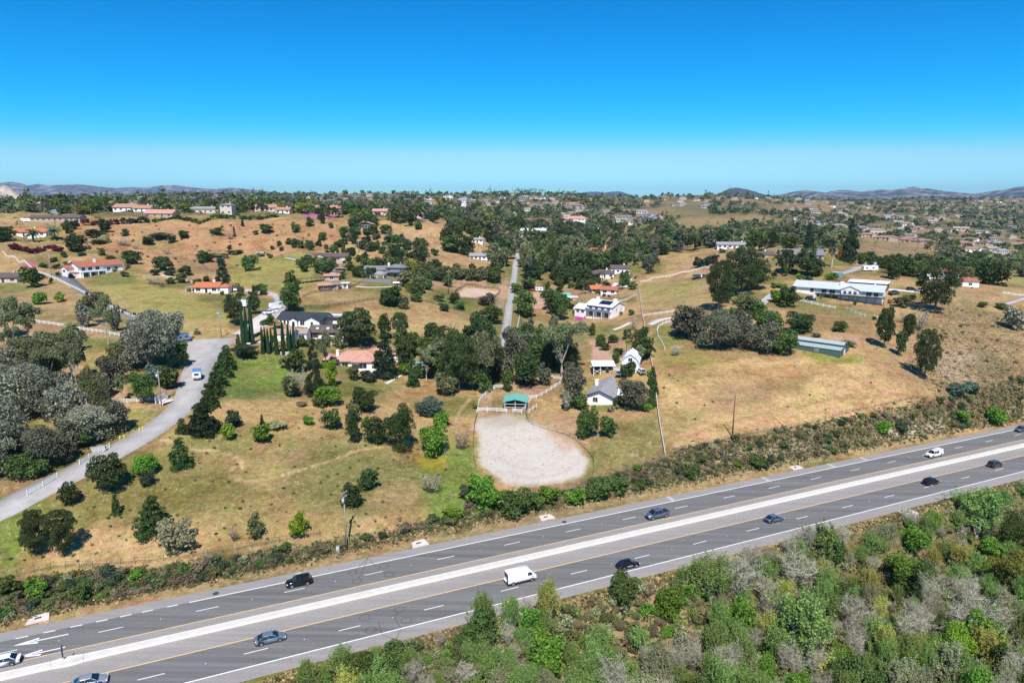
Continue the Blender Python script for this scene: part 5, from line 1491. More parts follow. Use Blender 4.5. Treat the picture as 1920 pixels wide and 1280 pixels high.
for a in (2.4, 6, 9.6): win(h, 'f', a, .2, 2.6, 2.1, 0, name='patio_door')
for a in (14.5, 18.5): win(h, 'f', a, 2.8, 1.6, 1.4, .5)
win(h, 'l', 1.4, 3.5, .9, .9, 0); win(h, 'l', 9.5, 2.6, 2.6, 1.2, -3.6); door(h, 'l', 3.6, 0, 4.2, 2.0, -2.2, name='garage_door')
chimney(h, 9.5, 4, 6, 8.8, 1.1); chimney(h, 1, 12, 5, 8, .9)

# generic smaller houses: (kind, u, v, yaw, length, depth, storey height, roof, rise, wall, roof material, label)
def simple_house(name, u, v, yaw, L_, D_, H_, roof, rise, wm, rm, label, nw=4, garage=False, chim=True, group=None, cat='house', porch=False):
    h = house(name, u, v, yaw, label, cat, group)
    wing(h, -L_/2, L_/2, 0, D_, H_, roof, rise, wm, rm, oh=.7)
    n = nw
    for i in range(n):
        a = -L_/2 + L_ * (i + .5) / n
        if garage and i == n - 1: door(h, 'f', a, 0, min(4.6, L_/n*.8), 2.2, 0, name='garage_door')
        elif i == n // 2 and n > 2: door(h, 'f', a, 0, 1.1, 2.1, 0, W_DARK)
        else: win(h, 'f', a, .9 if H_ < 4 else H_ - 1.9, min(2.0, L_/n*.55), 1.3, 0)
    if H_ > 4.5:
        for i in range(n): win(h, 'f', -L_/2 + L_ * (i + .5) / n, .7, min(1.8, L_/n*.5), 1.4, 0)
    win(h, 'r', D_/2, .9, 1.3, 1.2, L_/2)
    if chim: chimney(h, L_*.22, D_*.55, H_, H_ + rise + 1.0, .9, wm)
    if porch:
        MB().box(-L_*.3, L_*.2, -2.2, -.02, H_ - .25, H_ - .1).build('porch_roof', rm, h)
        posts(h, [(-L_*.29, -2.0), (-L_*.05, -2.0), (L_*.19, -2.0)], -1.5, H_ - .25, .2, wm)
    return h
simple_house('red_roof_house', 36, 443, 4, 36, 10, 3, 'gx', 2.0, W_WHITE, T_ORANGE, 'long white house with orange-red tile roof above the wine-red hedge', 6)
simple_house('bungalow', 6, 530, 0, 14, 8, 2.8, 'gx', 1.6, W_CREAM, T_BROWN, 'small bungalow with brown roof beside the white driveway fence', 3)
h = simple_house('ranch_house', 607, 489, -3, 31, 9, 2.9, 'gx', 1.9, W_PINK, T_BROWN, 'long low brick ranch house with brown roof and gabled porch', 8, True)
wing(h, -5.5, 1.0, -1.6, 4, 2.95, 'gy', 1.5, W_PINK, T_BROWN, oh=.4); win(h, 'f', -2.2, .5, 2.6, 1.8, -1.6, name='porch_window')
h = simple_house('hillside_house', 741, 520, -6, 11, 8, 5.6, 'hip', 1.9, W_GREY, T_GREY, 'two-storey dark grey house with hip roof on the hillside', 3)
wing(h, -20, -5.6, 3, 10, 3.0, 'gx', 1.8, W_GREY, T_GREY, z0=1.2); MB().box(-5.5, 5.5, -1.8, -.02, 2.8, 3.0).build('balcony', TRIM, h)
for a in (-18, -14.5, -9): win(h, 'f', a, 2.0, 1.8, 1.3, 3)
chimney(h, -4.6, 4, 5, 8.2, 1.1)
h = house('pavilion', 707, 523, -6, 'open garden pavilion with grey hip roof in front of the dark grey house', 'pavilion')
wing(h, -4, 4, 0, 6, 2.7, 'hip', 1.6, W_WHITE, T_LGREY, walls=False, oh=.5); posts(h, [(-3.8, .2), (0, .2), (3.8, .2), (-3.8, 5.8), (3.8, 5.8)], -1.5, 2.75, .3, W_WHITE)
h = house('garden_wall', 706, 529, -4, 'long dark garden retaining wall below the pavilion', 'wall')
MB().box(-8, 8, 0, .4, -1, 1.9).build('wall', W_GREY, h); MB().box(-8.1, 8.1, -.05, .45, 1.9, 2.0).build('coping', TRIM, h)
for nm, u, v, yaw, L_, D_, H_, rf, ri, wm, rm, lb in [
 ('stable', 622, 526, 10, 7.5, 4, 2.4, 'shed', .6, W_TAN, T_PINK, 'small stable with pink sheet roof beside the brown paddock fence'),
 ('stable', 611, 545, 24, 6.0, 4.5, 2.6, 'shed', .7, W_BROWN, T_PINK, 'open stable with faded red roof at the paddock corner'),
 ('shed', 628, 543, 0, 3.4, 3.2, 2.6, 'flat', .1, W_PINK, T_LGREY, 'square pink tack shed beside the open stable'),
 ('shed', 647, 541, 0, 2.9, 2.6, 2.7, 'flat', .1, W_WHITE, T_WHITE, 'square white shed at the foot of the sloped grey drive'),
 ('shed', 637, 511, -4, 4.5, 3.5, 2.4, 'flat', .1, W_BROWN, T_TAN, 'brown flat-roofed shed above the stables'),
 ('shed', 487, 481, 0, 4.5, 3, 2.3, 'gx', .7, W_PINK, T_LGREY, 'small pink shed at the edge of the green field'),
 ('pump_house', 1493, 412, 0, 8, 6, 3.2, 'gx', 1, W_WHITE, T_LGREY, 'small pale pump house on the far slope'),
 ('shed', 1375, 481, -20, 6, 4, 2.6, 'gx', .9, W_WHITE, T_LGREY, 'small white shed with grey roof above the field fence'),
 ('goat_shed', 1196, 636, -5, 3.8, 3, 1.8, 'shed', .4, mat('brick_red', (.36,.12,.08), .9, .1, 2), mat('brick_red', (.36,.12,.08)), 'low red shed by the boundary wall')]:
    simple_house(nm, u, v, yaw, L_, D_, H_, rf, ri, wm, rm, lb, 1, chim=False, cat='shed')
h = house('pergola', 585, 530, 38, 'long dark shade pergola curving along the paddock', 'pergola')
wing(h, -8, 8, 0, 2.6, 2.4, 'flat', 0, W_BROWN, W_BROWN, walls=False, oh=.2); posts(h, [(-7.5 + 2.5*i, .2) for i in range(7)], -1.5, 2.42, .16, W_DARK)
# dark tongue of paving between the stables and the garden
# 13 small house with orange roof + caravan and canopy
h = simple_house('small_villa', 387, 549, 4, 11, 9, 2.8, 'gx', 1.7, W_WHITE, T_ORANGE, 'small white villa with orange tile roof beside the tall dark conifer', 3)
wing(h, 5.5, 10, .6, 7, 2.6, 'hip', 1.4, W_WHITE, T_ORANGE, oh=.5); wing(h, -10, -5.6, 1, 6, 2.4, 'flat', 0, W_WHITE, T_TAN, walls=False, oh=.2); posts(h, [(-9.8, 1.2), (-7, 1.2), (-9.8, 5.8)], -1.5, 2.4, .25, W_WHITE)
# 14 white two-storey house with solar panels
h = house('white_house', 1147, 597, -40, 'white two-storey house with white roof, solar panels and blue-grey balcony', dz=.1)
wing(h, -15, 0, 0, 12, 5.5, 'gx', 2.0, W_WHITE, T_WHITE, oh=.6); wing(h, -23, -15.1, 1, 10, 2.8, 'gx', 1.8, W_WHITE, T_WHITE, oh=.5)
BALC = mat('blue_grey_cladding', (.16, .21, .29), .7, .08, 2)
MB().box(-14.6, -.4, -1.8, -.02, 2.7, 2.9).box(-14.6, -.4, -1.8, -1.68, 2.9, 3.9).build('balcony', BALC, h); posts(h, [(-14.3, -1.7), (-9.7, -1.7), (-5, -1.7), (-.6, -1.7)], -1.5, 2.7, .18, W_WHITE)
for a in (-12.5, -9, -5.5, -2): win(h, 'f', a, 3.2, 1.5, 1.7, 0)
for a in (-12, -7.5, -3): win(h, 'f', a, .2, 2.4, 2.1, 0, name='patio_door')
for a in (-21, -18): win(h, 'f', a, .8, 1.7, 1.3, 1)
win(h, 'r', 4, 3.2, .7, 1.2, 0, bars=0); win(h, 'r', 8.5, 3.2, .7, 1.2, 0, bars=0)
sl = 2.0 / 6
for i in range(2):
    for j in range(4):
        x0 = -9 + j * 1.75; y0 = 1.2 + i * 2.1
        panel(h, 'solar_panel', [(x0, y0, 5.78 + y0*sl), (x0 + 1.65, y0, 5.78 + y0*sl), (x0 + 1.65, y0 + 2.0, 5.78 + (y0+2)*sl), (x0, y0 + 2.0, 5.78 + (y0+2)*sl)], .06, SOLAR)
chimney(h, -1.4, 5.2, 6.5, 8.8, 1.5); chimney(h, -13, 7.5, 6.3, 8.6, 1.2)
# 15 green-roofed horse shelter
h = house('horse_shelter', 966, 769, -4, 'open horse shelter with teal metal roof above the riding arena', 'shelter')
wing(h, -3.4, 3.4, 0, 6.5, 2.7, 'gy', .75, W_WHITE, T_TEAL, walls=False, oh=.35, t=.1)
posts(h, [(-3.2, .1), (0, .1), (3.2, .1), (-3.2, 6.3), (3.2, 6.3), (-3.2, 3.2), (3.2, 3.2)], -1, 2.75, .14, FRAME)
for z in (.5, 1.1, 1.7): MB().box(-3.2, 3.2, 6.25, 6.35, z, z+.12).build('rail', FRAME, h)
for z in (.9, 1.9): MB().box(-3.2, 0, .05, .12, z, z+.1).box(.2, 3.2, .05, .12, z, z+.1).build('rail', FRAME, h)
MB().box(-3.3, 3.3, 3.3, 3.4, 0, 2.4).build('partition', W_DARK, h)
# 16 green shed with raised centre roof
h = house('monitor_barn', 1574, 671, -43, 'dark green metal barn with grey raised-centre roof below the ranch house', 'barn', dz=.1)
wing(h, -17, 0, 0, 3, 2.5, 'shed', .6, W_GREEN, T_GALV, oh=.2, t=.1); wing(h, -17, 0, 3, 6.5, 4.0, 'gx', .7, W_GREEN, T_GALV, oh=.25, t=.1)
mb = MB(); mb.prism_x([(6.3, 3.3), (9.7, 2.6), (9.7, 2.7), (6.3, 3.4)], -17.2, .2); mb.build('roof', T_GALV, h); MB().box(-17, 0, 6.51, 9.5, -2, 2.6).build('wall', W_GREEN, h)
door(h, 'r', 4.7, 0, 1.2, 2.3, 0, FRAME); win(h, 'f', -8, 1.2, 1.2, .7, 0)
# 17 hilltop house right
h = house('hilltop_house', 1768, 530, -14, 'white two-storey hilltop house with red tile roof behind the big pine')
wing(h, -8, 7, 0, 11, 5.6, 'hip', 2.0, W_WHITE, T_RED, oh=.8); wing(h, 7.5, 15, -5, 3, 3.0, 'hip', 1.7, W_WHITE, T_RED, oh=.7, z0=-1.2)
for a in (-5, -1, 3, 5.6): win(h, 'f', a, 3.3, 1.5, 1.5, 0)
for a in (1.5, 5): win(h, 'f', a, .5, 1.6, 1.8, 0)
win(h, 'f', 11, -.4, 1.6, 1.2, -5); chimney(h, -1, 4, 6, 9, 1.2)
# further houses of the valley
for nm, u, v, yaw, L_, D_, H_, rf, ri, wm, rm, lb, nw, gar in [
 ('villa', 1128, 479, 0, 18, 12, 3.6, 'gx', 2.6, W_WHITE, T_ORANGE, 'white villa with vivid orange roof in the wood beyond the lane', 4, False),
 ('villa', 1098, 477, 0, 9, 8, 3.0, 'gx', 2.0, W_WHITE, T_ORANGE, 'small orange-roofed annex beside the villa in the wood', 2, False),
 ('farmhouse', 1128, 521, -4, 17, 11, 3.0, 'hip', 2.2, W_WHITE, T_BROWN, 'white farmhouse with brown hip roof behind the dark garden trees', 4, False),
 ('farmhouse', 1163, 512, -4, 13, 8, 3.6, 'gx', 1.8, W_WHITE, T_BROWN, 'white two-part farmhouse with straight brown ridge beside the boundary wall', 4, False),
 ('annex', 1176, 526, -4, 6, 6, 2.8, 'gx', 1.2, W_WHITE, T_BROWN, 'small white annex with brown roof by the boundary wall', 2, False),
 ('workshop', 1141, 552, -18, 9, 6, 2.8, 'gx', 1.5, W_WHITE, T_RED, 'white workshop with red-edged roof above the solar-panelled house', 2, False),
 ('workshop', 1118, 549, 20, 6, 5, 2.6, 'gx', 1.6, W_TAN, T_ORANGE, 'orange-roofed workshop beside the palm garden', 2, False),
 ('ridge_house', 1378, 466, -8, 28, 10, 3.2, 'gx', 1.8, W_WHITE, T_LGREY, 'long white house with grey roof on the ridge above the brown field', 7, False),
 ('ridge_house', 1425, 485, -6, 18, 8, 2.8, 'gx', 1.6, W_WHITE, T_BROWN, 'low house with brown roof above the sloping footpath', 4, True),
 ('ridge_house', 1505, 487, -6, 26, 11, 3.2, 'gx', 3.2, W_TAN, T_GREY, 'big grey-gabled house among the dark trees behind the hill', 5, False),
 ('white_villa', 1005, 438, 0, 36, 11, 3.6, 'gx', 2.0, W_WHITE, T_WHITE, 'long white villa at the end of the straight lane', 8, False),
 ('white_villa', 1120, 438, 14, 13, 9, 3.8, 'gy', 2.2, W_WHITE, T_LGREY, 'white gabled house standing out in the wood', 3, False),
 ('mansion', 1080, 416, -4, 34, 15, 4.0, 'hip', 4.0, W_WHITE, T_PINK, 'white mansion with pink hip roof beyond the lane', 7, False),
 ('garden_house', 900, 487, -3, 15, 7, 3.0, 'gx', 1.5, W_WHITE, T_LGREY, 'white house with grey roof above a magenta flower bed', 5, False),
 ('cabin', 895, 455, 0, 9, 6, 2.8, 'gx', 1.2, W_WHITE, T_LGREY, 'small white cabin on the dry ridge', 3, False),
 ('house', 908, 398, 6, 20, 9, 3.4, 'gx', 2.0, W_CREAM, T_TAN, 'cream house with tan roof on the wooded ridge', 4, False),
 ('house', 945, 404, 0, 34, 11, 3.2, 'gx', 2.0, W_CREAM, T_LGREY, 'long grey-roofed house on the ridge near the lane end', 6, False),
 ('house', 850, 391, 8, 18, 11, 5.5, 'gx', 2.0, W_CREAM, T_TAN, 'cream two-storey house on the wooded ridge', 3, False),
 ('house', 868, 388, -10, 14, 11, 6.0, 'gy', 3.0, W_WHITE, T_WHITE, 'tall white gabled house on the wooded ridge', 2, False),
 ('house', 1300, 447, 4, 20, 10, 3.2, 'gx', 2.0, W_CREAM, T_LGREY, 'grey-roofed house in the wood behind the field fence', 4, False),
 ('house', 1320, 438, 0, 14, 9, 3.2, 'gx', 2.0, W_WHITE, T_WHITE, 'white house deep in the wood behind the field fence', 3, False)]:
    simple_house(nm, u, v, yaw, L_, D_, H_, rf, ri, wm, rm, lb, nw, gar)
# the mesa
for nm, u, v, yaw, L_, D_, H_, rf, ri, wm, rm, lb, nw in [
 ('mesa_house', 22, 391, 0, 40, 14, 3.4, 'gx', 3.2, W_WHITE, T_SALMON, 'long white house with salmon roof on the mesa behind the fan palms', 8),
 ('mesa_house', 128, 398, -6, 17, 12, 6.0, 'hip', 2.6, W_TAN, T_BROWN, 'tan two-storey house with dark red hip roof on the mesa', 3),
 ('mesa_house', 103, 415, 0, 40, 9, 3.0, 'gx', 1.6, W_TAN, T_BROWN, 'very long low brown house at the mesa edge', 9),
 ('mesa_house', 232, 396, -4, 20, 12, 3.4, 'gx', 2.8, W_WHITE, T_SALMON, 'white house with salmon roof and tall white chimney on the mesa', 4),
 ('mesa_house', 266, 397, 0, 15, 10, 3.2, 'gx', 2.4, W_WHITE, T_SALMON, 'white salmon-roofed wing next to the tall white chimney', 3),
 ('mesa_house', 297, 407, -6, 26, 12, 3.2, 'gx', 3.0, W_TAN, T_PINK, 'tan gabled house with pink roof behind the rim hedge', 4),
 ('mesa_house', 312, 394, 0, 14, 9, 3.2, 'gx', 1.8, W_WHITE, T_LGREY, 'white house with grey roof on the mesa', 3),
 ('mesa_house', 380, 399, 0, 30, 11, 3.4, 'hip', 2.2, W_CREAM, T_LGREY, 'wide cream house with flat grey hip roof behind the rim hedge', 6),
 ('mesa_house', 424, 401, 0, 10, 9, 7.5, 'hip', 1.4, W_CREAM, T_LGREY, 'square cream tower house behind the rim hedge', 2),
 ('mesa_house', 500, 396, 2, 22, 12, 3.4, 'gx', 2.8, W_CREAM, T_SALMON, 'cream house with salmon roofs behind the clipped hedge', 5),
 ('mesa_house', 530, 400, 0, 12, 9, 3.2, 'gx', 2.0, W_WHITE, T_SALMON, 'white salmon-roofed house above the terrace walls', 3),
 ('mesa_house', 611, 397, 0, 28, 11, 3.6, 'gx', 2.4, W_CREAM, T_SALMON, 'cream house with wide salmon roof and two chimneys', 5),
 ('mesa_house', 712, 402, 0, 14, 9, 3.2, 'gx', 2.0, W_CREAM, T_PINK, 'cream house with pink roof among the palms', 3),
 ('mesa_house', 780, 408, -8, 12, 9, 3.0, 'gx', 2.0, W_CREAM, T_GREY, 'grey-roofed house above the magenta slope', 3)]:
    simple_house(nm, u, v, yaw, L_, D_, H_, rf, ri, wm, rm, lb, nw)
h = house('storage_container', 95, 400, 0, 'pale blue storage container on the mesa', 'container'); wing(h, -6, 6, 0, 3, 3, 'flat', 0, W_BLUE, T_PALE, oh=.02, t=.08); door(h, 'l', 1.5, .1, 2.6, 2.6, -6, FRAME, 'container_door')
h = house('timber_cabin', 686, 428, 0, 'dark timber cabin with glazed front and stilted deck on the ridge')
wing(h, -5, 5, 0, 9, 3.4, 'gy', 1.6, W_DARK, T_TAN, oh=.8); MB().box(-6, 6, -3.5, -.02, -.6, -.35).build('deck', W_CREAM, h); posts(h, [(-5.6, -3.2), (0, -3.2), (5.6, -3.2)], -4.5, -.6, .3, W_DARK)
for a in (-2.4, 0, 2.4): win(h, 'f', a, .2, 2.0, 2.6, 0)
# houses scattered over the far hills: eight looks, copied
T_FAR = tile_mat('dull_red_tile', (.36, .22, .17), (.31, .18, .14))
FARP = []
for i, (L_, D_, H_, rf, ri, wm, rm, lb) in enumerate([
 (24, 13, 3.6, 'hip', 3.0, W_WHITE, T_FAR, 'white far house with dull red roof'), (22, 12, 3.4, 'gx', 2.6, W_CREAM, T_TAN, 'cream far house with tan gable roof'),
 (26, 12, 3.4, 'gx', 2.6, W_CREAM, T_GREY, 'cream far house with slate roof'), (20, 12, 5.6, 'hip', 2.4, W_CREAM, T_TAN, 'tall cream far house with tan roof'),
 (24, 12, 3.2, 'gx', 2.2, W_TAN, T_BROWN, 'tan far house with brown roof'), (20, 11, 3.6, 'gx', 2.4, W_WHITE, T_LGREY, 'white far house with pale grey roof'),
 (28, 13, 3.4, 'hip', 2.8, W_TAN, T_FAR, 'tan far house with dull red roof'), (22, 12, 3.4, 'gx', 2.4, W_CREAM, T_GREY, 'cream far house with dark grey roof')]):
    h = empty('far_house'); tag(h, lb, 'house')
    wing(h, -L_/2, L_/2, 0, D_, H_, rf, ri, wm, rm, oh=.7)
    if i % 2 == 0: wing(h, L_*.1, L_*.38, -4, 4, H_ - .1, 'gy', 2.0, wm, rm, oh=.5)
    for a in (-.36, -.12, .04) if i % 2 == 0 else (-.36, -.1, .16, .38): MB().box(L_*a - 1.2, L_*a + 1.2, -.06, .02, .8, 2.4).build('window', GLASS, h)
    FARP.append((h, lb))
used = set(); rr = random.Random(21)
for poly, n, md, sd, wh in [
 ([(1590,436),(1690,418),(1800,430),(1920,432),(1920,495),(1860,490),(1790,465),(1720,458),(1640,448)], 36, 16, 1, 'on the floor of the right-hand valley'),
 ([(1480,392),(1600,384),(1750,386),(1920,392),(1920,430),(1700,415),(1600,412),(1500,425)], 48, 14, 2, 'on the slopes across the right-hand valley'),
 ([(1430,372),(1600,378),(1900,376),(1920,386),(1700,384),(1450,384)], 30, 13, 3, 'on the skyline above the right-hand valley'),
 ([(960,366),(1050,376),(1100,392),(1080,400),(980,395)], 24, 11, 4, 'on the palm-topped hill'),
 ([(1190,378),(1330,370),(1420,372),(1440,384),(1340,396),(1220,384)], 16, 15, 5, 'on the bare hill beyond the wood'),
 ([(540,368),(700,368),(950,372),(940,388),(760,380),(560,384)], 30, 14, 6, 'on the wooded skyline'),
 ([(160,372),(330,366),(540,370),(540,388),(360,384),(180,388)], 30, 13, 7, 'on the wooded plateau behind the mesa'),
 ([(0,378),(160,376),(160,386),(0,388)], 8, 15, 8, 'in the trees behind the fan palms'),
 ([(1050,400),(1180,395),(1260,412),(1250,430),(1120,420),(1060,425)], 22, 13, 9, 'in the wooded middle valley'),
 ([(1420,425),(1560,415),(1600,430),(1560,440),(1440,440)], 9, 15, 10, 'behind the trees of the hill')]:
    for u, v in sample_poly(poly, n, md, sd, 3.0):
        i = rr.randrange(8); src, lb = FARP[i]
        if i in used: o = copy_tree(src)
        else: o = src; used.add(i)
        p = P(u, v); o.location = (p.x, p.y, p.z + .2); o.rotation_euler = (0, 0, R(rr.uniform(-35, 35)))
        sc_ = rr.uniform(.7, 1.05); o.scale = (sc_, sc_, sc_)
        tag(o, lb + ' ' + wh, 'house', lb + ' ' + wh)
for i in range(8):
    if i not in used:
        for c in list(FARP[i][0].children): bpy.data.objects.remove(c)
        bpy.data.objects.remove(FARP[i][0])
# ------------------------------------------------------------------ fills: woods, banks, thicket
HOUSES = [(o.location.x, o.location.y, (9 if o.name.startswith('far') else 10)) for o in COL.objects if o.parent is None and o.get('category') == 'house']
HXY = np.array(HOUSES)
def hides_house(x, y):
    lat = np.abs(HXY[:, 0] * y / HXY[:, 1] - x); dy = HXY[:, 1] - y
    return bool(np.any((lat < HXY[:, 2] + 3) & (dy > -14) & (dy < 10 + .018 * HXY[:, 1])))
def fill(where, poly, n, kinds, w, h, mind, seed):
    """kinds: list of kind codes drawn at random; w,h metres ranges"""
    r = random.Random(seed)
    for u, v in sample_poly(poly, n, mind, seed):
        k = r.choice(kinds); p = P(u, v); s = px_m(p)
        if hides_house(p.x, p.y): continue
        hh = r.uniform(*h); ww = r.uniform(*w)
        if k == 'fp': ww, hh = r.uniform(3.5, 4.8), r.uniform(9, 14)
        if KIND[k][0] in ('cone', 'irr', 'open'): hh *= 1.35; ww *= .85
        lab = KIND[k][3] + ' ' + where
        plant(k, p, ww, hh, lab, lab, lod_for(ww / s, hh / s))
fill('in the wood beyond the straight lane', [(1000,470),(1060,455),(1110,455),(1190,470),(1200,500),(1150,505),(1080,515),(1020,520),(1000,500)], 80, ['ok','gr','gr','bk','rd','ok','eu'], (10,16), (10,16), 7, 5)
fill('in the wood behind the field fence', [(1180,440),(1260,440),(1330,450),(1370,462),(1290,472),(1230,482),(1190,470)], 40, ['ok','gr','bk','eu','rd','ok'], (11,17), (10,16), 8, 6)
fill('beside the field fence corner', [(1195,485),(1240,480),(1245,500),(1210,515)], 5, ['bk','gr','eu'], (8,12), (9,13), 10, 8)
fill('in the trees behind the hill driveway', [(1410,455),(1480,440),(1580,440),(1595,470),(1540,478),(1450,480),(1405,475)], 40, ['ok','bk','eu','dk','gr'], (10,15), (11,17), 8, 9)
fill('in the wooded gully behind the hill', [(1640,515),(1690,500),(1760,492),(1860,492),(1920,505),(1920,520),(1790,520),(1720,520)], 44, ['ok','gr','rd','bk','gr'], (10,15), (8,12), 8, 10)
fill('among the houses on the mesa', [(0,375),(120,378),(280,392),(330,388),(480,392),(560,388),(690,390),(720,405),(560,400),(420,398),(280,398),(140,402),(0,392)], 170, ['ok','gr','rd','fp','gr','ye'], (9,15), (7,12), 5, 12)
fill('around the dark timber cabin', [(640,395),(720,392),(760,400),(750,425),(720,420),(700,432),(660,415)], 14, ['ok','gr','rd','ye','gr'], (9,13), (9,13), 9, 13)
fill('on the wooded ridge past the cabin', [(690,375),(800,372),(860,385),(940,392),(950,430),(900,420),(830,405),(760,398),(700,390)], 60, ['ok','gr','rd','eu','ok','ye'], (13,19), (12,18), 10, 14)
fill('around the white house at the end of the lane', [(960,425),(1040,420),(1130,425),(1180,440),(1100,455),(1030,455),(1000,448)], 50, ['ok','gr','rd','ok','bk'], (12,18), (10,15), 8, 15)

fill('on the wooded spur left of the lane', [(830,420),(950,425),(965,470),(950,515),(925,510),(900,465),(860,445)], 34, ['ok','gr','rd','bk','gr','eu'], (9,14), (8,13), 9, 16)
fill('between the stables and the cypress row', [(560,640),(640,640),(660,665),(600,680),(560,665)], 8, ['gr','rd','ok','gb'], (4,7), (4,7), 10, 17)
fill('in the garden behind the pink-roofed house', [(740,650),(900,645),(930,665),(900,720),(800,730),(770,690)], 26, ['ok','gr','pn','rd','eu','gr'], (6,10), (6,11), 13, 18)
fill('along the lane paddocks', [(985,620),(1060,640),(1080,690),(990,700),(955,680)], 14, ['ok','gr','bk','eu'], (6,10), (7,11), 13, 19)
fill('in the grove behind the curving road fence', [(0,640),(120,650),(230,690),(240,740),(120,760),(0,760)], 9, ['eu','sv','rd','gr','eu','bk'], (6,10), (7,11), 20, 20)
fill('around the garden of the small villa', [(340,535),(440,530),(500,545),(480,570),(400,560)], 8, ['gr','gb','ok','rd'], (4,7), (3,6), 12, 22)
fill('below the grey hillside house', [(690,500),(800,505),(830,530),(790,550),(700,545)], 24, ['ok','gr','rd','gb','ye'], (6,10), (5,9), 9, 23)
fill('around the brick ranch house', [(540,462),(700,460),(700,480),(660,500),(560,478)], 14, ['ok','gr','bs','gb','rd'], (4,8), (3,7), 11, 24)
fill('among the farmhouses beside the boundary fence', [(1040,500),(1190,495),(1190,545),(1060,555),(1030,535)], 22, ['ok','gr','fp','rd','gb','ok'], (6,10), (5,9), 10, 25)
fill('on the hilltop behind the ranch house', [(1590,470),(1680,485),(1700,505),(1640,510),(1600,490)], 9, ['ok','gr','rd','pn'], (6,9), (5,9), 11, 26)
fill('on the slope under the ridge houses', [(1240,480),(1340,470),(1440,490),(1420,520),(1300,500)], 8, ['gb','ok','rd','gr'], (4,7), (3,6), 16, 27)
fill('in the paddock gardens east of the lane', [(985,530),(1060,520),(1195,520),(1195,560),(1100,562),(985,580)], 26, ['gr','ok','od','gd','rd'], (5,9), (4,8), 9, 61)
fill('in the hedgerows by the white gambrel barn', [(1090,610),(1215,620),(1215,700),(1150,680),(1100,640)], 12, ['od','gd','gb','gr'], (3,6), (3,6), 12, 62)
fill('in the hedgerows below the brick ranch house', [(560,490),(690,485),(700,515),(640,525),(560,510)], 20, ['od','gd','gb','gr','ok'], (5,9), (4,7), 10, 63)
fill('on the lower slopes under the mesa', [(330,490),(560,455),(650,450),(660,480),(560,478),(430,500)], 16, ['od','gd','bs','rb'], (4,8), (3,5), 13, 64)
fill('on the spur above the olive row', [(640,440),(740,430),(800,480),(760,495),(690,480)], 24, ['od','gd','bs','rb','ok','gr'], (6,11), (4,8), 11, 65)
fill('on the bank of the dark sloping driveway', [(0,480),(100,470),(240,490),(330,530),(300,540),(180,520),(60,500)], 14, ['od','gd','gs','rb'], (3,6), (2,4), 15, 66)
fill('in the yard of the charcoal-roofed house', [(480,600),(640,600),(650,625),(590,632),(490,630)], 10, ['gb','br','od','gd'], (2,4), (1.6,3.2), 10, 67)
fill('on the slope beside the ranch driveway', [(1400,520),(1480,505),(1520,530),(1470,560),(1410,570)], 9, ['od','gd','gb','rb'], (3,6), (2.5,5), 12, 68)
fill('on the spur right of the straight lane', [(985,440),(1010,460),(1000,540),(975,520)], 10, ['ok','gr','rd'], (7,11), (7,11), 9, 69)
fill('on the terraces between the grey house and the oval pen', [(780,500),(830,505),(930,510),(940,535),(880,535),(800,545)], 16, ['gr','rd','ok','od','gd'], (6,9), (5,8), 10, 71)
fill('beside the middle pasture fence', [(640,545),(760,550),(900,575),(900,600),(780,585),(640,565)], 8, ['gd','od','rb','gr'], (4,8), (3,6), 18, 72)
# scrub on the highway banks
bankA = [(0,1168),(0,1100),(150,1075),(320,1068),(520,1035),(700,1008),(870,960),(905,915),(960,935),(1080,918),(1240,862),(1260,868),(1200,905),(1100,935),(900,975),(700,1012),(560,1052),(330,1098),(120,1140)]
bankB = [(1245,862),(1290,835),(1400,822),(1520,795),(1640,775),(1760,752),(1860,725),(1920,705),(1920,785),(1800,808),(1640,835),(1480,868),(1300,900),(1180,925)]
r_ = random.Random(3)
BARE = [[(1630,792),(1785,780),(1780,815),(1640,828)], [(1380,850),(1520,818),(1520,845),(1390,880)]]
for bank, n, sd, wh in ((bankA, 75, 31, 'on the bank between the pasture fence and the highway'), (bankB, 85, 32, 'on the steep bank under the dry field')):
    for u, v in sample_poly(bank, n, 17, sd, 1.5):
        if any(in_poly(u, v, q_) for q_ in BARE) and r_.random() < .75: continue
        p = P(u, v)
        k = r_.choice(['sc','sc','sb','gb','sb','bb','sc','bs','gs','br'] if bank is bankB else ['sc','gb','sb','br','bb','sc','bs'])
        ww = r_.uniform(1.6, 4.0) * (.9 if k != 'br' else .8); hh = ww * r_.uniform(.42, .72)
        lab = KIND[k][3] + ' ' + wh
        plant(k, p, ww, hh, lab, lab, 'M')
plants('on the bank below the round riding arena', [('br',912,962,72,68),('gb',965,968,70,50),('br',1030,945,50,34),('br',1080,945,44,30),('gb',1120,940,60,40),('gb',1160,925,44,30),('bs',880,940,40,30),('br',850,972,44,20),('gb',1000,960,44,36)])
plants('on the steep bank by the highway', [('br',1865,800,40,38),('gb',1420,880,40,26),('gb',1290,895,34,22),('br',1655,812,36,22),('bl',1822,735,34,18),('bs',1690,815,30,26),('br',1800,790,40,22),('bl',1795,745,46,26)])
plants('beside the bridge-side drain at the lower left', [('br',70,1125,46,44),('gb',20,1120,50,40),('gb',150,1130,46,36),('gb',10,1160,34,24),('br',255,1090,30,22),('gb',350,1085,32,26)])

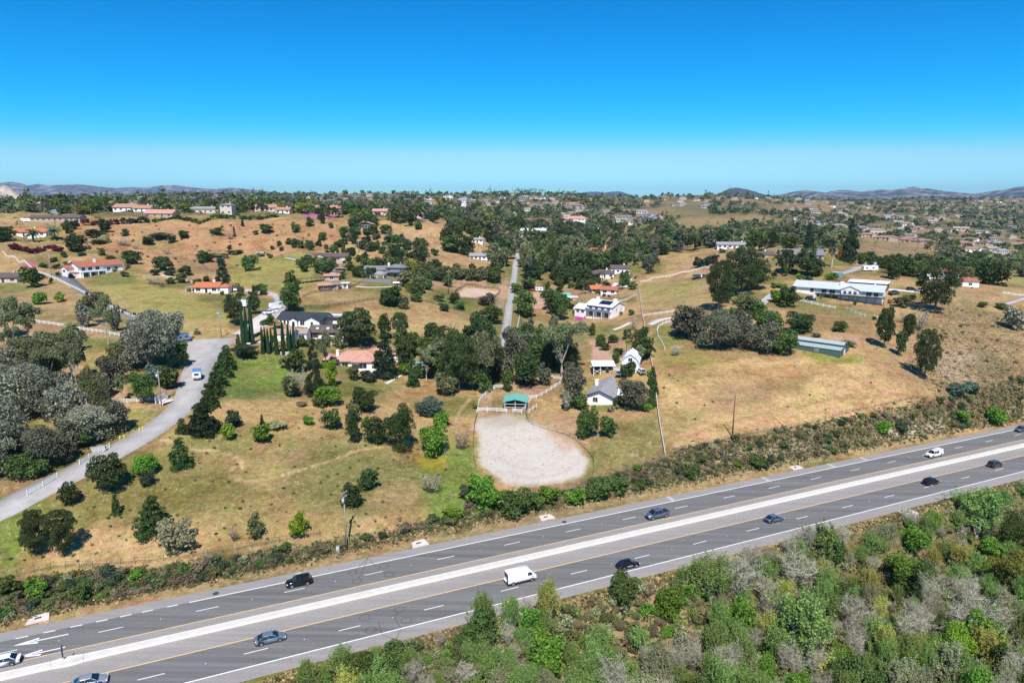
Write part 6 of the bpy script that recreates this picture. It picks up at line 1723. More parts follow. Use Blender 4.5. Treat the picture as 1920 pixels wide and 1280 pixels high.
# riverside thicket below the highway
th = [(560,1290),(700,1232),(800,1208),(905,1185),(1000,1160),(1160,1118),(1290,1090),(1420,1055),(1520,1030),(1640,1000),(1760,965),(1850,940),(1925,915),(1990,960),(1990,1345),(1000,1345)]
r_ = random.Random(17)
for u, v in sample_poly(th, 320, 23, 41, 1.25):
    k = r_.choice(['wi','wi','wg','ba','wi','wi','wy','br','ba','wi','wg','wi','ba','wi','gr'])
    p = P(u, v); hh = r_.uniform(4.2, 9.2); ww = hh * r_.uniform(.6, .9)
    open_ = 1050 < u < 1330 and 1110 < v < 1240
    if v < 1110 or u < 900: hh *= .75
    if u < 880 and v < 1250: hh *= .5; ww *= .6; k = r_.choice(['br','sc','bb','gb'])
    if open_: k = r_.choice(['sc','sb','br','sb']); hh = r_.uniform(.9, 1.6); ww = hh * 1.9
    lab = KIND[k][3] + ' in the riverside thicket below the highway'
    plant(k, p, ww, hh, lab, lab, 'X' if KIND[k][0] in ('willow', 'bare') else 'L')
for u, v in sample_poly(th, 60, 30, 47, 1.25):
    k = r_.choice(['sc','sb','br','gb','bb','gs']); p = P(u, v); ww = r_.uniform(1.6, 3.4)
    lab = KIND[k][3] + ' in the undergrowth of the riverside thicket'
    plant(k, p, ww, ww * r_.uniform(.5, .85), lab, lab, 'M')
plants('at the edge of the riverside thicket', [('wi',1025,1165,44,80),('gr',1170,1140,70,60),('br',1255,1160,56,62),('wi',1330,1140,110,110),('ba',1380,1150,110,130),('wi',1540,1050,80,80),('ba',1490,1130,100,110),('wi',1830,1010,130,100),
 ('wi',1500,1240,170,150),('br',1700,1110,90,70),('wy',1652,1260,56,110),('lm',1790,1270,100,100),('gr',1730,1130,70,70),('ye',1890,1120,90,90),('ba',1820,1220,150,120),('gr',1900,1050,70,90),('wi',1200,1230,50,60),('wy',1560,1275,80,60)])

for i in range(20):
    p = P(966 + i * 2.9 + random.uniform(-1, 1), 367)
    plant('fp', p, random.uniform(5, 7), random.uniform(17, 23), 'very tall thin fan palm in the row on the palm-topped hill', 'palms on the far hilltop', 'M')
for u, v, h_ in [(139,412,44),(172,410,36),(42,412,24),(22,412,20),(330,410,30),(470,402,20),(885,372,14),(905,372,14),(1180,385,8),(1640,470,18),(1720,470,22),(1686,466,24),(1345,432,18)]:
    p = P(u, v); s_ = px_m(p)
    plant('fp', p, max(.42 * h_ * s_, 3.5) * .8, h_ * s_, 'solitary fan palm standing above the distant roofs', 'solitary fan palms', 'M')
# small ground cover on the banks and in the dry grass: uncountable, one object each
def tufts(name, label, cat, polys, n, size, m_, seed, hgt=.5):
    rr = np.random.default_rng(seed); pts = []
    for poly in polys:
        us = np.array([p[0] for p in poly]); vs_ = np.array([p[1] for p in poly])
        c = 0
        while c < n // len(polys):
            u, v = rr.uniform(us.min(), us.max()), rr.uniform(vs_.min(), vs_.max())
            if in_poly(u, v, poly): pts.append((u, v)); c += 1
    uu = np.array(pts)
    # vectorised ray walk
    x = (uu[:, 0] - 960) / F_PX; y = (640 - uu[:, 1]) / F_PX
    dy, dz = CP + y * SP, -SP + y * CP
    lo = np.full(len(uu), 70.0); hi = lo.copy(); done = np.zeros(len(uu), bool); d = 70.0
    while d < 700 and not done.all():
        d2 = d * 1.006
        g = CAM_H + dz * d2 - height(x * d2, dy * d2)
        hit = (g < 0) & ~done
        lo[hit] = (d + d2) / 2; done |= hit; d = d2
    X, Y = x * lo, dy * lo
    X += rr.normal(size=len(X)) * .4; Y += rr.normal(size=len(X)) * .6
    sN = hw_sn(X, Y)[1]
    keep = done & ((sN > 13.9) | (sN < -15.2))
    X, Y = X[keep], Y[keep]; Z = height(X, Y)
    k = 5
    cx = np.repeat(X, k); cy_ = np.repeat(Y, k); cz = np.repeat(Z, k)
    sz = rr.uniform(.6, 1.4, len(cx)) * size
    base = np.stack([cx + rr.normal(size=len(cx)) * size * .5, cy_ + rr.normal(size=len(cx)) * size * .5, cz - .02], 1)
    a = rr.uniform(0, 6.28, len(cx)); sd = np.stack([np.cos(a), np.sin(a), np.zeros_like(a)], 1) * (sz * .45)[:, None]
    up = np.stack([rr.normal(size=len(cx)) * .35, rr.normal(size=len(cx)) * .35, np.ones(len(cx))], 1) * (sz * hgt)[:, None]
    V = np.stack([base - sd, base + sd, base + sd * .7 + up, base - sd * .7 + up], 1).reshape(-1, 3)
    me = finish(name, V); me.materials.append(m_)
    o = link(bpy.data.objects.new(name, me)); tag(o, label, cat, None, 'stuff')
def scrub_mass(name, label, polys, n, kinds, wr, seed, hf=(.45, .75), mind=9):
    # many small shrubs that read as one cover: real leaf clumps joined into one object per tone
    r0 = random.Random(seed); bins = {k: [] for k in set(kinds)}
    for poly in polys:
        for u, v in sample_poly(poly, n // len(polys), mind, seed, 1.5):
            if name == 'bank_scrub' and any(in_poly(u, v, q_) for q_ in BARE) and r0.random() < .75: continue
            k = r0.choice(kinds); p = P(u, v)
            me = proto('bush', 'M' if wr[1] > 1.5 else 'S', r0.randrange(3))[0]
            co = np.empty(len(me.vertices) * 3, np.float32); me.vertices.foreach_get('co', co); co = co.reshape(-1, 3)
            co = co.reshape(-1, 4, 3)[r0.randrange(3)::3].reshape(-1, 3)
            w = r0.uniform(*wr); h = w * r0.uniform(*hf); a = r0.uniform(0, 6.28)
            q = np.stack([co[:, 0]*math.cos(a) - co[:, 1]*math.sin(a), co[:, 0]*math.sin(a) + co[:, 1]*math.cos(a), co[:, 2]], 1) * np.array([w, w, h])
            bins[k].append(q + np.array([p.x, p.y, p.z - .05]))
    for k, vv in bins.items():
        if not vv: continue
        me = finish(name, np.concatenate(vv)); me.materials.append(LM[KIND[k][1]])
        o = link(bpy.data.objects.new(name, me)); tag(o, KIND[k][3] + ' ' + label, 'scrub', None, 'stuff')
scrub_mass('bank_scrub', 'covering the highway banks', [bankA, bankB], 300, ['sc', 'sc', 'sb', 'gb', 'sb', 'bs', 'gs'], (1.2, 3.0), 51)
scrub_mass('thicket_scrub', 'covering the floor of the thicket', [th], 520, ['sc', 'wi', 'br', 'gs', 'wg', 'wg', 'sb'], (1.6, 3.6), 52, (.6, 1.0), 12)
scrub_mass('thicket_scrub', 'of the thicket farther along the highway', [[(1990,930),(2420,800),(2420,1345),(1990,1345)]], 170, ['wi', 'wg', 'br', 'gs'], (3.0, 5.5), 57, (.8, 1.2), 26)
scrub_mass('bank_scrub', 'of the bank farther along the highway', [[(1920,705),(2350,600),(2350,690),(1920,785)], [(-200,1115),(0,1085),(0,1168),(-200,1205)]], 120, ['sc', 'sb', 'gb'], (1.4, 3.2), 58)
scrub_mass('hillside_scrub', 'scattered over the eroded right hillside', [[(1760,570),(1920,610),(1920,735),(1750,735),(1730,650)]], 50, ['sb', 'gs', 'sc', 'sb'], (.9, 2.4), 53, (.4, .7), 9)
scrub_mass('slope_scrub', 'dotted over the dry mesa slope', [[(150,425),(430,418),(640,412),(680,445),(560,472),(440,500),(330,500),(200,475),(120,445)]], 60, ['sc', 'gs', 'sb', 'bs'], (1.2, 3.4), 54, (.4, .7), 10)
scrub_mass('pasture_weeds', 'dotted over the grassy pasture', [[(0,1060),(60,980),(330,810),(480,760),(860,800),(880,950),(620,1000),(300,1045)]], 150, ['sc', 'gs', 'gb', 'sb'], (.5, 1.2), 55, (.4, .7), 14)
scrub_mass('field_weeds', 'dotted over the straw field', [[(1240,690),(1480,680),(1690,700),(1740,740),(1600,782),(1400,808),(1258,838)]], 26, ['sc', 'sb', 'sb'], (.5, 1.3), 56, (.4, .7), 14)
tufts('bank_undergrowth', 'low tangled green and brown undergrowth on the highway banks', 'undergrowth', [bankA, bankB], 5200, .55, LM['sc'], 5, .6)
tufts('dry_bank_undergrowth', 'dry brown undergrowth on the highway banks', 'undergrowth', [bankA, bankB], 3600, .5, LM['sb'], 6, .6)
tufts('hillside_undergrowth', 'dry brown weeds covering the eroded right hillside', 'undergrowth', [[(1740,560),(1920,600),(1920,735),(1750,740),(1700,680)]], 1500, .4, LM['sb'], 12, .5)
tufts('hillside_straw', 'bleached straw weeds on the eroded right hillside', 'grass', [[(1740,560),(1920,600),(1920,735),(1750,740),(1700,680)]], 3200, .35, leaf_mat('straw_blade', (.27, .2, .1), .35, .3), 13, .5)
verge = [(0,1172),(330,1102),(560,1056),(900,985),(1200,925),(1640,838),(1920,788),(1920,778),(1640,826),(1200,910),(900,968),(560,1044),(330,1090),(0,1150)]
verge2 = [(500,1272),(800,1192),(1000,1140),(1400,1036),(1920,895),(1920,912),(1400,1056),(1000,1162),(800,1212),(500,1290)]
tufts('verge_weeds', 'green-brown weeds growing along the highway verges', 'weeds', [verge, verge2], 2600, .34, LM['sc'], 21, .7)
tufts('verge_straw', 'bleached straw growing along the highway verges', 'weeds', [verge, verge2], 2600, .34, leaf_mat('straw_blade', (.27, .2, .1), .35, .3), 22, .7)
tufts('arena_clods', 'dark clods scattered over the sandy riding arena', 'clods', [[(905,800),(1000,800),(1070,835),(1085,870),(1060,895),(960,898),(910,870)]], 70, .16, W_DARK, 23, .6)
tufts('thicket_undergrowth', 'low undergrowth under the riverside thicket', 'undergrowth', [th], 6000, .55, LM['sc'], 7, .7)
tufts('dry_grass', 'dry straw-coloured grass tufts over the fields', 'grass', [[(0,1070),(0,1000),(330,800),(440,760),(640,745),(880,790),(890,900),(820,960),(600,1010),(300,1050)], [(1235,690),(1480,680),(1690,700),(1745,742),(1600,785),(1400,812),(1255,840)]], 5000, .2, leaf_mat('straw_blade', (.27, .2, .1), .35, .3), 8, .5)

# far wooded country: a mass nobody could count
def far_trees():
    rr = np.random.default_rng(99)
    n = 15000
    b = rr.uniform(math.log(620), math.log(4200), n); a = rr.uniform(-.95, .95, n)
    Y = np.exp(b); X = a * Y
    Z = height(X, Y)
    u, v, d = project(X, Y, Z)
    dens = fbm(X / 150, Y / 150, 81, 4)
    keep = dens > .43
    keep |= (rr.uniform(size=n) < .22)
    # clearings
    for poly in FAR_CLEAR:
        keep &= ~np.array([in_poly(p, q, poly) for p, q in zip(u, v)])
    keep &= ~np.array([bool(k_) and hides_house(a_, b_) for a_, b_, k_ in zip(X, Y, keep)])
    X, Y, Z = X[keep], Y[keep], Z[keep]
    n = len(X)
    wdt = rr.uniform(6, 15, n) * (1 + .1 * (Y > 1500)); hgt = wdt * rr.uniform(.65, 1.1, n)
    sp = rr.uniform(size=n)
    hgt = np.where(sp < .10, hgt * 1.9, hgt); wdt = np.where(sp < .10, wdt * .55, wdt)
    tone = rr.integers(0, 4, n)
    wdt *= .9
    for tk in range(4):
        sel = tone == tk
        V = []
        for near, kq, ls in ((True, 30, .26), (False, 14, .36)):
            s2 = sel & ((Y < 1300) if near else (Y >= 1300))
            m = s2.sum()
            if not m: continue
            d_ = rr.normal(size=(m, kq, 3)); d_ /= np.linalg.norm(d_, axis=2)[..., None]
            d_[..., 2] = np.abs(d_[..., 2]) * .9 - .15
            lump = 1 + .35 * np.sin(d_[..., 0] * 5 + rr.uniform(0, 6, (m, 1))) * np.cos(d_[..., 1] * 4 + rr.uniform(0, 6, (m, 1)))
            c = np.stack([X[s2], Y[s2], Z[s2] + hgt[s2] * .45], 1)[:, None, :] + d_ * np.stack([wdt[s2] / 2, wdt[s2] / 2, hgt[s2] * .52], 1)[:, None, :] * (rr.uniform(.7, 1.05, (m, kq)) * lump)[..., None]
            sz = (np.repeat(wdt[s2][:, None], kq, 1) * ls * .8).ravel()
            V.append(leaves(c.reshape(-1, 3), d_.reshape(-1, 3), sz, rr, .75))
        me = finish('far_woodland', np.concatenate(V)); me.materials.append(LM[['ok', 'bk', 'rd', 'gr'][tk]])
        o = link(bpy.data.objects.new('far_woodland', me))
        tag(o, ['dark green distant trees massed over the far hills', 'grey-green distant trees massed over the far hills', 'olive-green distant trees massed over the far hills', 'mid green distant trees massed over the far hills'][tk], 'woodland', None, 'stuff')
FAR_CLEAR = [[(1600,452),(1720,455),(1765,482),(1740,505),(1640,492),(1600,480)], [(1880,510),(1930,510),(1930,548),(1880,548)], [(1820,462),(1858,458),(1850,482),(1800,487)],
 [(960,412),(1030,412),(1045,432),(965,432)], [(1260,412),(1420,402),(1480,415),(1400,422),(1300,440),(1265,425)], [(1190,395),(1260,385),(1260,405),(1195,410)], [(1430,387),(1540,382),(1580,395),(1440,400)],
 [(1240,374),(1330,380),(1330,408),(1250,408)], [(780,410),(870,420),(940,455),(955,462),(935,475),(860,455),(790,430)]]
far_trees()
# ------------------------------------------------------------------ fences
F_WHITE = mat('white_fence', (.80, .79, .76), .7, .05, 2); F_BROWN = mat('brown_fence', (.10, .07, .055), .85, .2, 3); F_WIRE = mat('fence_steel', (.13, .12, .115), .7, .1, 3); F_GREY = mat('weathered_board', (.50, .45, .40), .9, .2, 3)
def fence(px, style, label, hgt=1.35, gap=2.6):
    L = smooth_line([P(u, v) for u, v in px], 1.0)
    cum = np.concatenate([[0], np.cumsum(np.hypot(*np.diff(L, axis=0).T))])
    n = max(2, int(cum[-1] / gap) + 1)
    ts = np.linspace(0, cum[-1], n)
    X, Y = np.interp(ts, cum, L[:, 0]), np.interp(ts, cum, L[:, 1]); Z = height(X, Y)
    root = empty('fence', (X[0], Y[0], Z[0])); tag(root, label, 'fence')
    X, Y, Z = X - X[0], Y - Y[0], Z - Z[0]
    m_ = {'white': F_WHITE, 'brown': F_BROWN, 'wire': F_WIRE, 'board': F_GREY}[style]
    pw = {'white': .075, 'brown': .08, 'wire': .035, 'board': .07}[style]
    po, ra = MB(), MB()
    ph = 1.0 if style == 'board' else hgt + .06
    for x, y, z in zip(X, Y, Z): po.box(x-pw, x+pw, y-pw, y+pw, z-.4, z+ph)
    lv = {'white': [(.30, .14), (.68, .14), (1.06, .14)], 'brown': [(.3, .12), (.68, .12), (1.06, .12)], 'wire': [(.35, .012), (.7, .012), (1.05, .012), (1.3, .012)], 'board': [(.02, .95)]}[style]
    for i in range(len(X) - 1):
        dx, dy = X[i+1]-X[i], Y[i+1]-Y[i]; l = math.hypot(dx, dy) or 1; th_ = .11 if style == 'board' else .025; ox, oy = -dy/l*th_, dx/l*th_
        for z0, hh in lv:
            z0 *= hgt / 1.35; a, b = Z[i] + z0, Z[i+1] + z0
            ra.add([(X[i]-ox, Y[i]-oy, a), (X[i+1]-ox, Y[i+1]-oy, b), (X[i+1]+ox, Y[i+1]+oy, b), (X[i]+ox, Y[i]+oy, a),
                    (X[i]-ox, Y[i]-oy, a+hh), (X[i+1]-ox, Y[i+1]-oy, b+hh), (X[i+1]+ox, Y[i+1]+oy, b+hh), (X[i]+ox, Y[i]+oy, a+hh)],
                   [(3,2,1,0),(4,5,6,7),(0,1,5,4),(2,3,7,6),(0,4,7,3),(1,2,6,5)])
    po.build('posts', m_, root, kind='stuff')
    ra.build({'wire': 'wires', 'board': 'boards'}.get(style, 'rails'), m_, root, kind='stuff')
for px, st, lb in [
 ([(52,930),(80,914),(108,897)], 'white', 'white rail fence at the lowest bend of the curving road'),
 ([(150,872),(180,853),(206,840)], 'white', 'white rail gate fence beside the dark mailbox'),
 ([(125,760),(165,759),(210,756),(260,754),(297,752)], 'white', 'white rail fence beside the eucalyptus grove'),
 ([(0,598),(60,604),(120,613),(180,623),(230,631),(284,638)], 'white', 'white rail fence above the date palm'),
 ([(5,474),(30,486),(60,504),(100,522),(135,539),(165,554),(213,579),(267,602)], 'white', 'long white rail fence beside the dark sloping driveway'),
 ([(302,518),(350,528),(382,535)], 'white', 'white rail fence behind the small orange-roofed villa'),
 ([(455,546),(480,548),(502,551),(520,556)], 'white', 'white rail fence round the lawn of the small villa'),
 ([(1200,530),(1240,521),(1300,509),(1360,498),(1402,489)], 'white', 'long white rail fence climbing across the top of the field'),
 ([(1206,594),(1240,589),(1274,584)], 'white', 'white rail fence at the foot of the straw field'),
 ([(1268,603),(1246,608),(1234,616),(1232,628),(1238,640),(1246,655)], 'white', 'low white rail fence curving beside the green track'),
 ([(894,776),(902,750),(926,729)], 'white', 'white rail fence up the left side of the shelter paddock'),
 ([(927,728),(948,727)], 'white', 'short white rail fence behind the shelter shrubs'),
 ([(896,772),(920,771),(950,773)], 'white', 'white rail fence between the arena and the shelter'),
 ([(962,773),(979,774),(988,762),(996,750)], 'white', 'white rail pen in front of the teal shelter'),
 ([(990,748),(1008,746),(1050,720)], 'white', 'white rail fence along the sloping side of the dirt paddock'),
 ([(992,774),(1006,764)], 'white', 'short white rail fence beside the arena path'),
 ([(1020,708),(1052,712)], 'white', 'white rail fence at the back of the dirt paddock'),
 ([(1500,565),(1530,572),(1566,579)], 'white', 'white rail fence below the parked car of the ranch house'),
 ([(1587,582),(1605,589),(1622,594)], 'white', 'white rail fence below the middle of the ranch house'),
 ([(1639,596),(1649,598)], 'white', 'very short white rail fence near the ranch house'),
 ([(1390,608),(1408,588),(1426,569),(1448,550)], 'white', 'white rail fence beside the hill driveway'),
 ([(964,645),(970,615),(974,595)], 'white', 'white rail fence along the straight lane'),
 ([(1880,551),(1900,554),(1925,556)], 'white', 'white rail fence on the far right hilltop'),
 ([(1147,676),(1168,677)], 'white', 'white rail fence between the open stable and the barn'),
 ([(500,604),(518,590),(534,574),(546,558)], 'white', 'white rail fence along the pale driveway'),
 ([(572,577),(620,574),(665,568),(702,562),(757,558),(800,567),(850,581),(892,593)], 'brown', 'long brown rail fence across the middle pasture'),
 ([(568,557),(590,550),(620,546),(650,541),(675,532)], 'brown', 'brown rail fence round the stables'),
 ([(797,542),(830,552),(862,561)], 'brown', 'brown rail fence leading to the pale oval pen'),
 ([(860,559),(853,551),(865,541),(895,536),(930,541),(938,547),(925,558),(895,561),(863,560)], 'brown', 'brown rail fence round the pale oval pen'),
 ([(650,630),(720,629),(790,632),(866,637)], 'brown', 'brown rail fence behind the pink-roofed house'),
 ([(1195,532),(1201,565),(1207,603),(1211,634)], 'board', 'pale-capped board fence down the upper boundary'),
 ([(1214,645),(1228,720),(1236,790),(1247,856)], 'board', 'weathered board fence down the boundary to the highway'),
 ([(1112,563),(1142,566),(1170,564),(1194,553)], 'board', 'dark board fence behind the solar-panelled house'),
 ([(0,1088),(100,1066),(200,1061),(340,1048),(480,1025),(600,1003)], 'wire', 'steel wire fence between the left pasture and the highway'),
 ([(1090,908),(1150,893),(1247,863)], 'wire', 'steel wire fence below the fruit bushes'),
 ([(1270,848),(1350,828),(1450,808),(1560,783),(1660,760),(1740,747)], 'wire', 'steel wire fence along the top of the steep bank'),
 ([(893,885),(887,845),(890,800),(895,777)], 'wire', 'steel wire fence along the left rim of the riding arena'),
 ([(985,772),(995,795),(1050,812),(1090,835),(1112,862),(1112,890)], 'wire', 'steel wire fence along the right rim of the riding arena'),
 ([(600,1262),(720,1226),(880,1182),(960,1160)], 'wire', 'steel wire fence at the edge of the thicket')]:
    fence(px, st, lb)

# ------------------------------------------------------------------ poles and signs
M_POLE = mat('weathered_pole', (.16, .10, .075), .9, .25, 4, stretch=(3, 3, .3)); M_POLEG = mat('grey_pole', (.30, .26, .23), .9, .2, 4, stretch=(3, 3, .3)); M_STEEL = mat('steel', (.42, .43, .44), .45, .06, 3, metal=.4); M_PORC = mat('porcelain', (.55, .55, .56), .3, .05, 4)
def pole(u, v, hpx, label, arms=((.93, 2.4),), m_=None, transformer=False, rz=0.0, lamp=False):
    p = P(u, v); H = hpx * px_m(p) * 1.06
    r = empty('utility_pole', p, rz); tag(r, label, 'pole')
    MB().tube([(0, 0, -1), (0, 0, H*.5), (0, 0, H)], [.19, .16, .12], 8).build('shaft', m_ or M_POLE, r, True)
    for f, w in arms:
        a = MB().box(-w/2, w/2, -.17, -.06, H*f, H*f + .13).build('crossarm', M_POLEG, r)
        for k in (-.46, -.22, .22, .46): MB().tube([(w*k, -.11, H*f + .13), (w*k, -.11, H*f + .32)], [.07, .05], 6).build('insulator', M_PORC, a)
    if transformer: MB().tube([(-.42, 0, H*.80), (-.42, 0, H*.80 + .95)], .27, 10).build('transformer', M_PORC, r, True)
    if lamp:
        MB().tube([(0, 0, H*.9), (-1.2, -.2, H*.94)], .05, 5).box(-1.7, -1.1, -.3, -.1, H*.92, H*.95).build('lamp_arm', M_STEEL, r)
    return r, H
pr, pH = pole(650, 1026, 108, 'tall wooden utility pole with transformer beside the highway', ((.95, 1.9), (.88, 1.7)), None, True, R(70))
MB().tube([(-.35, -.3, -1), (-.3, -.2, pH*.78)], .12, 7).build('pushbrace_pole', M_POLEG, pr, True); MB().tube([(.5, -.3, 0), (.38, -.2, 2.4)], .05, 5).build('guy_guard', mat('yellow_plastic', (.75, .6, .08), .5), pr)
pole(1373, 820, 79, 'reddish wooden utility pole with one crossarm on the bank', ((.965, 3.0),), mat('red_brown_pole', (.19, .07, .05), .85, .2, 4), rz=R(-18))
pole(303, 760, 64, 'grey wooden utility pole beside the curving road', ((.93, 1.6),), M_POLEG, True, R(20))
pole(415, 632, 50, 'grey utility pole at the top of the curving road', ((.95, 2.6), (.85, 2.2)), M_POLEG, True)
pole(97, 520, 42, 'pale utility pole beside the dark sloping driveway', ((.95, 1.6),), M_POLEG)
pole(841, 550, 40, 'dark utility pole beside the pale oval pen', ((.95, 1.8),))
pole(908, 622, 30, 'leaning utility pole beside the straight lane', ((.95, 1.8),), M_POLEG)
pole(893, 700, 46, 'old utility pole with crossarms in the tall trees', ((.95, 3.4), (.88, 3.0)), M_POLEG)
pole(290, 603, 24, 'slim dark pole in the green field', ((.96, .8),))
pole(732, 423, 22, 'pale utility pole on the ridge by the cabin', ((.95, 1.8),), M_POLEG)
pole(673, 474, 24, 'utility pole below the ridge', ((.95, 1.8),), M_POLEG)
pole(1174, 690, 62, 'slim dark pole in front of the white barn', ((.97, .5),))
# power cables between the two poles of the curving road
def cable(a, b, sag, label):
    a, b = Vector(a), Vector(b); mb = MB()
    pts = [a.lerp(b, t) - Vector((0, 0, sag * 4 * t * (1 - t))) for t in np.linspace(0, 1, 13)]
    o = MB().tube(pts, .022, 3).build('power_cable', F_WIRE); tag(o, label, 'cable')
A_, B_ = P(303, 760), P(415, 632); hA, hB = 64*px_m(A_), 50*px_m(B_)
cable((A_.x, A_.y, A_.z + hA), (B_.x, B_.y, B_.z + hB), 1.2, 'upper power cable hanging above the curving road')
cable((A_.x + .5, A_.y, A_.z + hA*.94), (B_.x + .6, B_.y, B_.z + hB*.94), 1.4, 'lower power cable hanging above the curving road')
for k, (u, t_) in enumerate([(1367.5, 348), (1372, 349)]):
    q = Vector(at_depth(u, 356, 7000)); H_ = (356 - t_) / F_PX * 7000
    r = empty('radio_mast', q); tag(r, ['taller radio mast on the dark conical mountain', 'shorter radio mast on the dark conical mountain'][k], 'mast')
    MB().tube([(0, 0, -30), (0, 0, H_)], [3.2, 1.6], 4).build('lattice', M_STEEL, r)
    for f in (.5, .8): MB().box(-6, 6, -.6, .6, H_*f, H_*f + 1.5).build('antenna_arm', M_STEEL, r)
# sign seen from behind on the median
s, n = hw_hit(118, 1242, .9); q = hw_pt(s, .0, .92)
r = empty('road_sign', q, HW_TH + R(90)); tag(r, 'road sign seen from behind on the median barrier', 'sign')
MB().tube([(0, 0, -.05), (0, 0, 2.2)], .05, 6).build('post', M_STEEL, r)
ALU = mat('bare_aluminium', (.20, .21, .22), .5, .08, 3, metal=.3)
MB().box(-.6, .6, .06, .09, 1.25, 2.35).build('sign_panel', ALU, r); MB().box(-.45, .45, .06, .09, .45, 1.15).build('sign_panel', ALU, r)
MB().box(-.55, .55, .0, .06, 1.55, 1.6).box(-.55, .55, .0, .06, 2.0, 2.05).build('bracket', M_STEEL, r)
# drain aprons and small roadside things
def apron(u, v, w, d, rz, label):
    p = P(u, v); r = empty('drain_apron', (p.x, p.y, p.z + .02), rz); tag(r, label, 'drain')
    MB().prism_z([(-w/2, -d/2), (w/2, -d/2*.8), (w/2*.8, d/2), (-w/2*.7, d/2*.9)], -.4, .14).build('slab', M_PALECONC, r)
    MB().box(-w*.16, w*.12, -.1, d*.12, .14, .17).build('grate', W_DARK, r)
apron(786, 1019, 3.6, 3.0, HW_TH, 'pale concrete drain apron beside the middle of the highway')
apron(72, 1160, 3.4, 2.6, HW_TH, 'broken concrete drain apron at the lower left bank')
apron(1024, 970, 3.6, 2.6, HW_TH, 'pale concrete drain apron below the arena bank')
apron(1492, 877, 3.8, 2.4, HW_TH, 'pale concrete drain apron below the dry field bank')
apron(968, 1150, 3.4, 3.2, HW_TH, 'concrete drain apron on the thicket side of the highway')
apron(1702, 961, 4.2, 3.0, HW_TH, 'concrete drain apron at the edge of the willow trees')
p = P(650, 1020); r = empty('concrete_pad', (p.x, p.y, p.z), HW_TH); tag(r, 'flat concrete pad round the foot of the utility pole', 'pad'); MB().box(-2.6, 2.8, .2, 1.7, -.5, .1).build('slab', M_PALECONC, r)
p = P(634, 1034); r = empty('control_cabinet', p, 0); tag(r, 'grey roadside control cabinet with yellow notice', 'cabinet')
MB().box(-.35, .35, -.3, .3, -.3, 1.25).build('housing', M_STEEL, r); MB().box(-.2, .2, -.32, -.301, .35, .65).build('notice', mat('yellow_notice', (.75, .5, .05), .6), r); MB().box(-.3, .3, -.315, -.301, .75, 1.2).build('cabinet_door', M_PORC, r)
for u, v in [(262,808),(268,805),(225,823),(233,821)]:
    p = P(u, v); r = empty('hydrant', p); tag(r, 'yellow fire hydrant post on the verge of the curving road', 'hydrant', 'yellow hydrants on the road verge')
    MB().tube([(0, 0, -.2), (0, 0, .7), (0, 0, .85)], [.16, .16, .08], 8).build('barrel', mat('yellow_plastic', (.75, .6, .08), .5), r); MB().tube([(-.26, 0, .5), (.26, 0, .5)], .07, 6).build('outlet', mat('yellow_plastic', (.75, .6, .08), .5), r)
p = P(303, 752); r = empty('entrance_gate', (p.x, p.y, p.z), R(75)); tag(r, 'tall white entrance gate beside the curving road', 'gate')
for i in range(5): MB().box(-2, 2, -.05, .05, .25 + i*.38, .42 + i*.38).build('rail', F_WHITE, r)
posts(r, [(-2.1, 0), (2.1, 0)], -.5, 2.4, .2, F_WHITE)
p = P(199, 846); r = empty('mailbox', p, R(30)); tag(r, 'dark mailbox on a post beside the curving road', 'mailbox'); MB().box(-.06, .06, -.06, .06, -.3, 1.0).build('post', W_DARK, r); MB().box(-.14, .14, -.28, .28, 1.0, 1.3).build('box', W_DARK, r)
p = P(467, 655); r = empty('gate_pillar', p); tag(r, 'white gate pillar with cap at the end of the cypress row', 'pillar'); MB().box(-.5, .5, -.5, .5, -.5, 2.0).build('shaft', W_WHITE, r); MB().box(-.65, .65, -.65, .65, 2.0, 2.2).build('cap', W_WHITE, r)
p = P(525, 664); r = empty('low_wall', (p.x, p.y, p.z), R(0)); tag(r, 'long low grey wall behind the cypress row', 'wall'); MB().box(-7.5, 7.5, .3, .6, -.6, .7).build('wall', M_CONC, r); MB().box(-7.6, 7.6, .25, .65, .7, .8).build('coping', M_PALECONC, r)
# pools, pens and panels
p = P(790, 684); r = empty('swimming_pool', (p.x, p.y, p.z + .05), 0); tag(r, 'turquoise swimming pool half hidden by garden trees', 'pool')
MB().box(-4, 4.6, -1.6, 3.4, -.6, .25).build('rim', M_PALECONC, r); MB().box(-3.6, 4.2, -1.2, 3.0, .2, .262).build('water', mat('pool_water', (.02, .42, .52), .1, .1, 1), r)
p = P(613, 492); r = empty('solar_array', (p.x, p.y, p.z), R(-4)); tag(r, 'dark ground-mounted solar array in front of the brick ranch house', 'solar panels')
for i in range(9): panel(r, 'solar_panel', [(-7.5 + i*1.7, 0, .5), (-5.9 + i*1.7, 0, .5), (-5.9 + i*1.7, 3.2, 1.9), (-7.5 + i*1.7, 3.2, 1.9)], .06, SOLAR)
MB().box(-7.4, 7.6, 2.8, 3.0, -1, 1.6).build('stand', M_STEEL, r)
p = P(1006, 645); r = empty('shade_canopy', (p.x, p.y, p.z), 0); tag(r, 'white flat shade canopy in the paddock by the lane', 'canopy'); wing(r, -3, 3.2, 0, 3, 2.3, 'flat', 0, W_WHITE, T_WHITE, walls=False, oh=.1); posts(r, [(-2.9, .1), (3.1, .1), (-2.9, 2.9), (3.1, 2.9)], -.5, 2.3, .12, F_WHITE)
